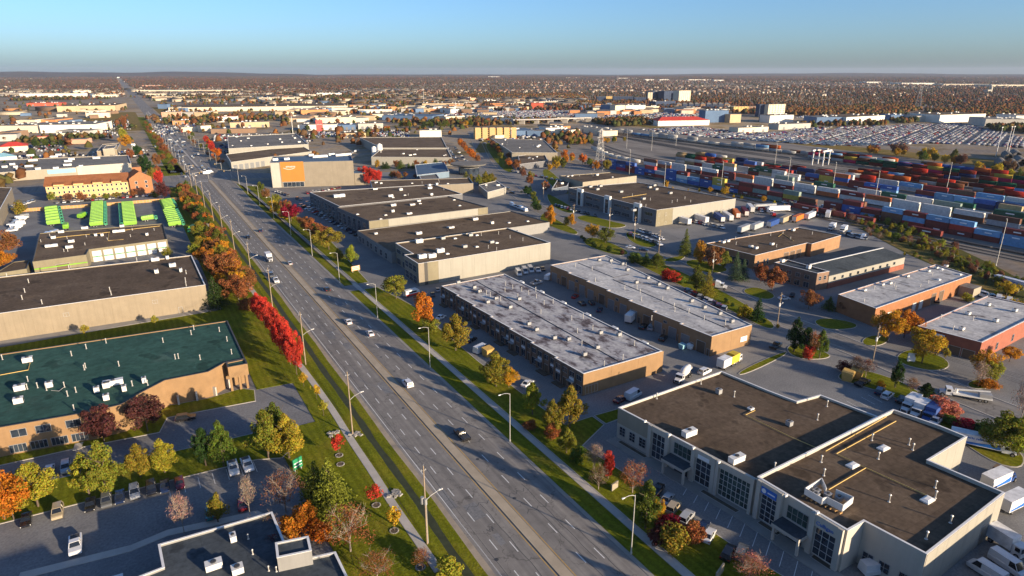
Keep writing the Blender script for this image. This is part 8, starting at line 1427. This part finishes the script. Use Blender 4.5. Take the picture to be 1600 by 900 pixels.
def mass_boxes(name, items, mats='far_mass'):
    """items: x, y, z, length, width, height, top scale, angle, colour, roof colour"""
    V = []; F = []; K = []
    for (x, y, z, L, W_, H, ts, a, c, c2) in items:
        ca, sa = math.cos(a), math.sin(a); o = len(V)
        for zz, s, k in ((0, 1, c), (.55, 1, c), (1, ts, c2)):
            for sx, sy in ((-1, -1), (1, -1), (1, 1), (-1, 1)):
                px, py = sx * W_ / 2 * s, sy * L / 2 * s; V.append((x + px * ca - py * sa, y + px * sa + py * ca, z + H * zz)); K.append(k)
        for r in (0, 4):
            for j in range(4): F.append((o + r + j, o + r + (j + 1) % 4, o + r + 4 + (j + 1) % 4, o + r + 4 + j))
        F.append((o + 8, o + 9, o + 10, o + 11))
    o = link(name, mesh_np(name, np.array(V), np.array(F), mats, np.array(K))); o['kind'] = 'stuff'; return o
def cc_(): return CC[rg.choice(cc)]
it = []
for x, y, a in A_[300:]: c = cc_(); it.append((x, y, .02, 4.6, 1.9, 1.5, .72, a, c, tuple(v * .9 + .01 for v in c)))
for poly, pr, pc, an, kp in (([(217.77, 960.81), (276.94, 973.57), (260.55, 902.12), (211.78, 899.56)], 7, 3, R(-30), .7), ([(367.28, 920.07), (310.44, 941.41), (294.95, 881.75), (337.33, 845.97)], 7, 3, R(-30), .8), ([(-35.17, 1158.37), (-10.25, 1223.45), (0.8, 1066.81), (-33.2, 1044.61)], 8, 3, 0, .5), ([(-180, 782), (20, 780), (20, 860), (-180, 860)], 8, 3, 0, .45), ([(546.2, 1719.95), (689.3, 1716.67), (579.72, 1370.46), (449.8, 1420.09)], 9, 4, R(-20), .5), ([(1111.72, 816.14), (1296.73, 817.47), (1398.91, 756.96), (1294.24, 920.1)], 10, 5, R(20), .5), ([(910.95, 678.01), (1022.25, 641.19), (1092.9, 629.84), (868.3, 623.43)], 8, 3.2, R(20), .7), ([(29.23, 1200.07), (138.78, 1295.56), (89.13, 1097.36), (42.13, 1020.76)], 8, 3.2, R(-10), .35), ([(1900.37, 999.6), (2036.61, 918.93), (1867.25, 826.51), (1743.17, 899.98)], 9, 4, R(15), .4), ([(558.73, 1254.43), (654.88, 1298.66), (569.62, 1116.74), (508.53, 1113.77)], 8, 3.4, R(20), .7), ([(-300, 1180), (10, 1180), (10, 1420), (-300, 1420)], 9, 3.6, 0, .4), ([(-420, 900), (-60, 900), (-60, 985), (-420, 985)], 8, 3.2, 0, .5), ([(90, 760), (170, 740), (210, 860), (100, 880)], 8, 3.2, R(-20), .5), ([(100, 920), (330, 880), (380, 960), (100, 1010)], 9, 3.4, R(-20), .45), ([(380, 720), (470, 700), (560, 860), (470, 900)], 9, 3.4, R(35), .4), ([(500, 1050), (800, 980), (860, 1150), (540, 1240)], 10, 4, R(30), .35)):
    for x, y, a in compound(poly, pr, pc, an, 5, kp): c = cc_(); it.append((x, y, .02, 4.6, 1.9, 1.5, .72, a, c, c))
o = mass_boxes('distant_parked_cars', it)
# ---------------------------------------------------------------- suburbs: houses singly up to 300, then a mass; woodland mass
HP = [((.40, .30, .22), (.10, .08, .07)), ((.30, .17, .12), (.12, .09, .08)), ((.52, .46, .38), (.14, .11, .10)), ((.34, .20, .15), (.09, .07, .07)), ((.50, .42, .34), (.20, .12, .09))]
HM = []
for k in range(3):
    b = MB(); Lh, Wh, Hh = ((11, 9, 5.5), (13, 9, 5.8), (10, 10, 6))[k]; b.box(-Wh / 2, Wh / 2, -Lh / 2, Lh / 2, 0, Hh); e = .5
    b.add([(-Wh / 2 - e, -Lh / 2 - e, Hh), (Wh / 2 + e, -Lh / 2 - e, Hh), (Wh / 2 + e, Lh / 2 + e, Hh), (-Wh / 2 - e, Lh / 2 + e, Hh), (0, -Lh / 4, Hh + 3.4), (0, Lh / 4, Hh + 3.4)], [(0, 1, 4), (1, 2, 5, 4), (2, 3, 5), (3, 0, 4, 5)], 1)
    b.box(Wh / 4, Wh / 4 + .8, 0, .8, Hh + 1, Hh + 4.2, 0)
    for s in (-1, 1): b.box(s * Wh / 4 - .7, s * Wh / 4 + .7, -Lh / 2 - .05, -Lh / 2 - .005, 3.2, 4.6, 2); b.box(s * Wh / 4 - .9, s * Wh / 4 + .9, -Lh / 2 - .05, -Lh / 2 - .005, .3, 2.3, 2 if s > 0 else 0)
    HM.append(b.mesh('house', ['wall_paint', 'roof_brown', 'glass']))
FWD = Vector((math.sin(R(30.63)), math.cos(R(30.63)))); RT = Vector((FWD.y, -FWD.x))
def fan(rg, r0, r1, s0=-.86, s1=.86):
    r = math.sqrt(rg.uniform(r0 * r0, r1 * r1)) if rg.random() < .5 else rg.uniform(r0, r1); s = rg.uniform(s0, s1); return FWD * r + RT * (r * s), r, s
rg = random.Random(12); k = 0; hs = []; ht = []
def free(p, r, s):
    if 30 < p.x < 82: return False
    return True
for i in range(7200):
    r0 = 1900 if i < 900 else 2400; p, r, s = fan(rg, r0, 3300 if i < 900 else 11000)
    if not free(p, r, s): continue
    if -.9 < s < .05 and r < 2500: continue
    q = math.sin(p.x * .0031) + math.sin(p.y * .0027 + 1.3) + .6 * math.sin(p.x * .0071 + p.y * .006)
    if q < -.35: continue
    hs.append((p, r))
hs.sort(key=lambda a: a[1])
for p, r in hs[:300]:
    w_, rf_ = rg.choice(HP); o = link('house', rg.choice(HM), None, (p.x, p.y, 0), rg.choice((0, 1.57, .35, 1.9)), color=w_); tag(o, 'suburban house in the distant estates', 'house', 'distant suburban houses')
for p, r in hs[300:]:
    w_, rf_ = rg.choice(HP); g = 1 + r / 9000; ht.append((p.x, p.y, 0, 12 * g, 9 * g, 8.5, .35, rg.choice((0, 1.57, .35, 1.9)), w_, rf_))
mass_boxes('distant_houses', ht)
def woods(name, n, fn, seed, hb=(7, 13)):
    rg = np.random.default_rng(seed); rr = random.Random(seed); pts = fn(rr, n); n = len(pts); P = np.array([p[:2] for p in pts]); cl = np.array([p[2] for p in pts]); sc = np.array([p[3] for p in pts])
    # blob: two uneven rings of five and a top
    m = 5; q = 2; ang = np.arange(m) * 2 * np.pi / m; zs = (.22, .66); rs = (.95, .85); V = np.zeros((n, q * m + 1, 3)); K = np.zeros((n, q * m + 1, 3)); h = rg.uniform(hb[0], hb[1], n) * sc; w = h * rg.uniform(.36, .56, n)
    for i in range(q):
        j = rg.uniform(.6, 1.35, (n, m)); a = ang[None] + rg.uniform(0, 6.28, (n, 1)) + i * .6; sl = slice(i * m, (i + 1) * m)
        V[:, sl, 0] = P[:, :1] + np.cos(a) * w[:, None] * rs[i] * j; V[:, sl, 1] = P[:, 1:] + np.sin(a) * w[:, None] * rs[i] * j; V[:, sl, 2] = h[:, None] * zs[i] * rg.uniform(.8, 1.2, (n, m)); K[:, sl] = cl[:, None] * rg.uniform(.75, 1.25, (n, m, 1))
    V[:, -1, :2] = P; V[:, -1, 2] = h; K[:, -1] = cl
    t = [(j, (j + 1) % m, m + (j + 1) % m) for j in range(m)] + [(j, m + (j + 1) % m, m + j) for j in range(m)] + [(m + j, m + (j + 1) % m, 2 * m) for j in range(m)]
    F = (np.array(t)[None] + (np.arange(n) * (q * m + 1))[:, None, None]).reshape(-1, 3)
    o = link(name, mesh_np(name, V.reshape(-1, 3), F, 'far_mass', K.reshape(-1, 3))); o['kind'] = 'stuff'; return o
WC = [(.12, .062, .038), (.155, .075, .038), (.10, .062, .045), (.085, .068, .036), (.06, .06, .03), (.115, .075, .05), (.18, .09, .035), (.095, .055, .042), (.05, .055, .034), (.09, .06, .05), (.06, .065, .035), (.085, .075, .06), (.045, .06, .03), (.11, .085, .06)]
def wfar(rr, n):
    out = []
    while len(out) < n:
        p, r, s = fan(rr, 1500, 11800)
        if not free(p, r, s): continue
        if s < -.05 and r < 2300: continue
        q = math.sin(p.x * .0023 + .5) + math.sin(p.y * .0019) + .8 * math.sin(p.x * .006 - p.y * .005); 
        q2 = math.sin(p.x * .0009 + 1.) + math.sin(p.y * .0011 + .4) + .5 * math.sin((p.x + p.y) * .0041)
        if rr.random() > (1. if q2 > .35 else .55 if q2 > -.7 else .2): continue
        c = rr.choice(WC); g = 1 + max(0, r - 2500) / 7000
        if q2 > .9: c = (c[0] * 1.15, c[1] * 1.02, c[2] * .9)
        if q > .5: c = (c[0] * 1.15, c[1] * .95, c[2] * .9)
        out.append((p.x, p.y, c, g * (.8 if q < 0 else 1.1)))
    return out
woods('distant_woodland', 125000, wfar, 3, (5, 10))
def wpoly(polys):
    def f(rr, n):
        out = []; tot = 0
        for poly, m, cols in polys:
            xs = [p[0] for p in poly]; ys = [p[1] for p in poly]; k = 0; t = 0
            while k < m and t < m * 30:
                t += 1; p = (rr.uniform(min(xs), max(xs)), rr.uniform(min(ys), max(ys)))
                if inside(p, poly): out.append((*p, rr.choice(cols), 1.)); k += 1
        return out
    return f
OR = [(.24, .10, .03), (.17, .07, .03), (.20, .12, .04), (.12, .07, .035), (.10, .09, .03)]; GR = [(.05, .065, .02), (.09, .085, .025), (.14, .09, .03), (.16, .07, .03)]
woods('woodland', 0, wpoly([([(1102.51, 981.51), (1368.63, 990.71), (1736.79, 976.55), (1613.12, 845.95), (1325.43, 754.22), (1182.05, 839.12)], 1500, OR), ([(1511.38, 791.53), (1949.97, 777.53), (1716.82, 568.73), (1415.65, 539.54), (1409.5, 619.46)], 1300, OR), ([(1151.49, 1577.89), (1234.28, 1393.99), (1136.56, 1259.15), (1021.92, 1399.82)], 350, OR), ([(1031.7, 2252.26), (1498.18, 2054.34), (1263.55, 1664.41), (906.57, 1931.37)], 1300, OR), ([(709.17, 922.56), (823.45, 927.31), (776.02, 833.25), (681.99, 827.95)], 420, GR), ([(390.45, 1094.28), (579.64, 1071.66), (702.98, 961.5), (504.5, 933.04)], 260, GR + OR), ([(1295.69, 749.69), (1387.56, 763.69), (1206.18, 628.28), (1124.85, 626.71)], 160, GR), ([(1182.93, 516.97), (1300.55, 476.42), (1116.43, 406.26), (1122.92, 472.67)], 260, GR), ([(32.44, 2631.97), (257.34, 2315.77), (396.57, 2124.57), (284.53, 2549.82)], 320, GR), ([(396.57, 2124.57), (631.54, 1985.45), (960.09, 2149.83), (668.34, 2393.13)], 420, GR), ([(-302.11, 2487.34), (-143.31, 2497.41), (-5.66, 2529.67), (-231.19, 2788.07)], 200, GR), ([(405.45, 1345.18), (735.57, 1607.83), (866.52, 1846.32), (604.62, 1901.69)], 380, GR + OR), ([(38.24, 1451.74), (255.58, 1387.67), (267.46, 1219.37), (54.3, 1244.79)], 170, GR + OR), ([(952.71, 697.43), (1148.27, 662.57), (1084.41, 619.45), (917.9, 659.84)], 90, GR), ([(-112.84, 998.93), (-18.28, 1015.81), (-3.28, 1047.65), (-111.14, 1051.56)], 60, GR), ([(-900, 860), (20, 860), (20, 2300), (-1500, 2300)], 520, GR + OR), ([(85, 1250), (600, 1150), (1200, 2100), (90, 2300)], 620, GR + OR), ([(90, 660), (190, 650), (600, 1000), (560, 1150), (90, 1230)], 150, GR + OR), ([(-400, 780), (20, 780), (20, 850), (-400, 850)], 40, GR + OR), ([(476.33, 753.19), (568.43, 776.58), (515.28, 662.13), (404.57, 586.97)], 60, GR + OR), ([(-86.5, 603.29), (-104.71, 762.39), (-73.83, 744.11), (-73.19, 628.3)], 14, GR)]), 8, (5, 11))
# assorted small roofs of the mid-distance estates
rg = random.Random(55); it = []
for poly, n in (([(54.3, 3865.44), (1267.53, 3147.09), (829.8, 1768.36), (429.66, 1788.96), (77.67, 2313.39)], 340), ([(631.54, 1985.45), (1384.72, 1898.41), (1050.52, 1382.89), (622.9, 1265.49), (480.77, 1516.41)], 300), ([(-497.17, 4191.96), (-0.85, 3898.09), (-4.48, 2865.77), (-352.41, 2926.96)], 110), ([(1021.92, 1399.82), (1365.06, 1196.65), (1090.81, 988.44), (831.22, 1093.09)], 90), ([(326.35, 1607.83), (532.24, 1485.93), (406.04, 1137.32), (241.11, 1199.7)], 30), ([(-900, 1000), (10, 1000), (10, 1900), (-1200, 1900)], 130), ([(380, 760), (620, 740), (900, 1150), (560, 1200)], 14)):
    xs = [p[0] for p in poly]; ys = [p[1] for p in poly]; k = 0
    while k < n:
        p = (rg.uniform(min(xs), max(xs)), rg.uniform(min(ys), max(ys)))
        if not inside(p, poly) or 30 < p[0] < 82: continue
        k += 1; c = C[rg.choice(('cream', 'white', 'tan', 'grey', 'cream', 'brown', 'orange', 'blue'))]; g = math.hypot(*p) / 1500
        it.append((p[0], p[1], 0, rg.uniform(18, 60) * (.5 + g * .5), rg.uniform(14, 30), rg.uniform(5, 9), 1, R(rg.choice((-32, 58, 0))), c, (.16, .14, .12)))
far_i = [0]
it.sort(key=lambda q: q[0] ** 2 + q[1] ** 2)
UB = MB().box(-.5, .5, -.5, .5, 0, 1, 0, 1).box(-.42, .42, -.42, .42, 1, 1.02, 1).mesh('industrial_building', ['wall_paint', 'roof_grey'])
for (x, y, z, L, W_, H, ts, a, c, c2) in it[:290]: tag(link('industrial_building', UB, None, (x, y, 0), a, (W_, L, H), color=c), 'low flat-roofed building among the distant industrial estates', 'building', 'distant industrial buildings')
mass_boxes('distant_industrial_roofs', it[290:])
# ---------------------------------------------------------------- haze: the air between here and the hills
hz = bpy.data.materials.new('haze'); hz.use_nodes = True; n_ = hz.node_tree; n_.nodes.clear()
ov = n_.nodes.new('ShaderNodeOutputMaterial'); pv = n_.nodes.new('ShaderNodeVolumePrincipled'); pv.inputs['Color'].default_value = (.62, .72, .92, 1); pv.inputs['Density'].default_value = HAZE; pv.inputs['Anisotropy'].default_value = .1
n_.links.new(pv.outputs[0], ov.inputs['Volume'])
hb = MB().box(-21000, 21000, -21000, 21000, -3, 180).mesh('haze', 'cap_white'); hb.materials.clear(); hb.materials.append(hz)
if HAZE > 0: struct('haze', hb, 'stuff')
# ---------------------------------------------------------------- labels: what nothing but its place sets apart is told apart by its place
def screen_x(o):
    p = cam_inv @ o.matrix_world.translation
    return (p.x / -p.z, p.y / -p.z) if p.z < -1 else (9, 9)
bpy.context.view_layer.update(); cam_inv = cam.matrix_world.inverted()
def nth(i): return '%d%s' % (i, 'th' if 10 <= i % 100 <= 20 else {1: 'st', 2: 'nd', 3: 'rd'}.get(i % 10, 'th'))
by = {}
for o in THINGS: by.setdefault(o['label'], []).append(o)
for lab, os_ in by.items():
    if len(os_) < 2: continue
    os_.sort(key=lambda o: screen_x(o)[0]); n = len(os_)
    for i, o in enumerate(os_):
        o['group'] = o.get('group') or lab
        o['label'] = lab + (', leftmost' if i == 0 else ', rightmost' if i == n - 1 else ', %s from left' % nth(i + 1))
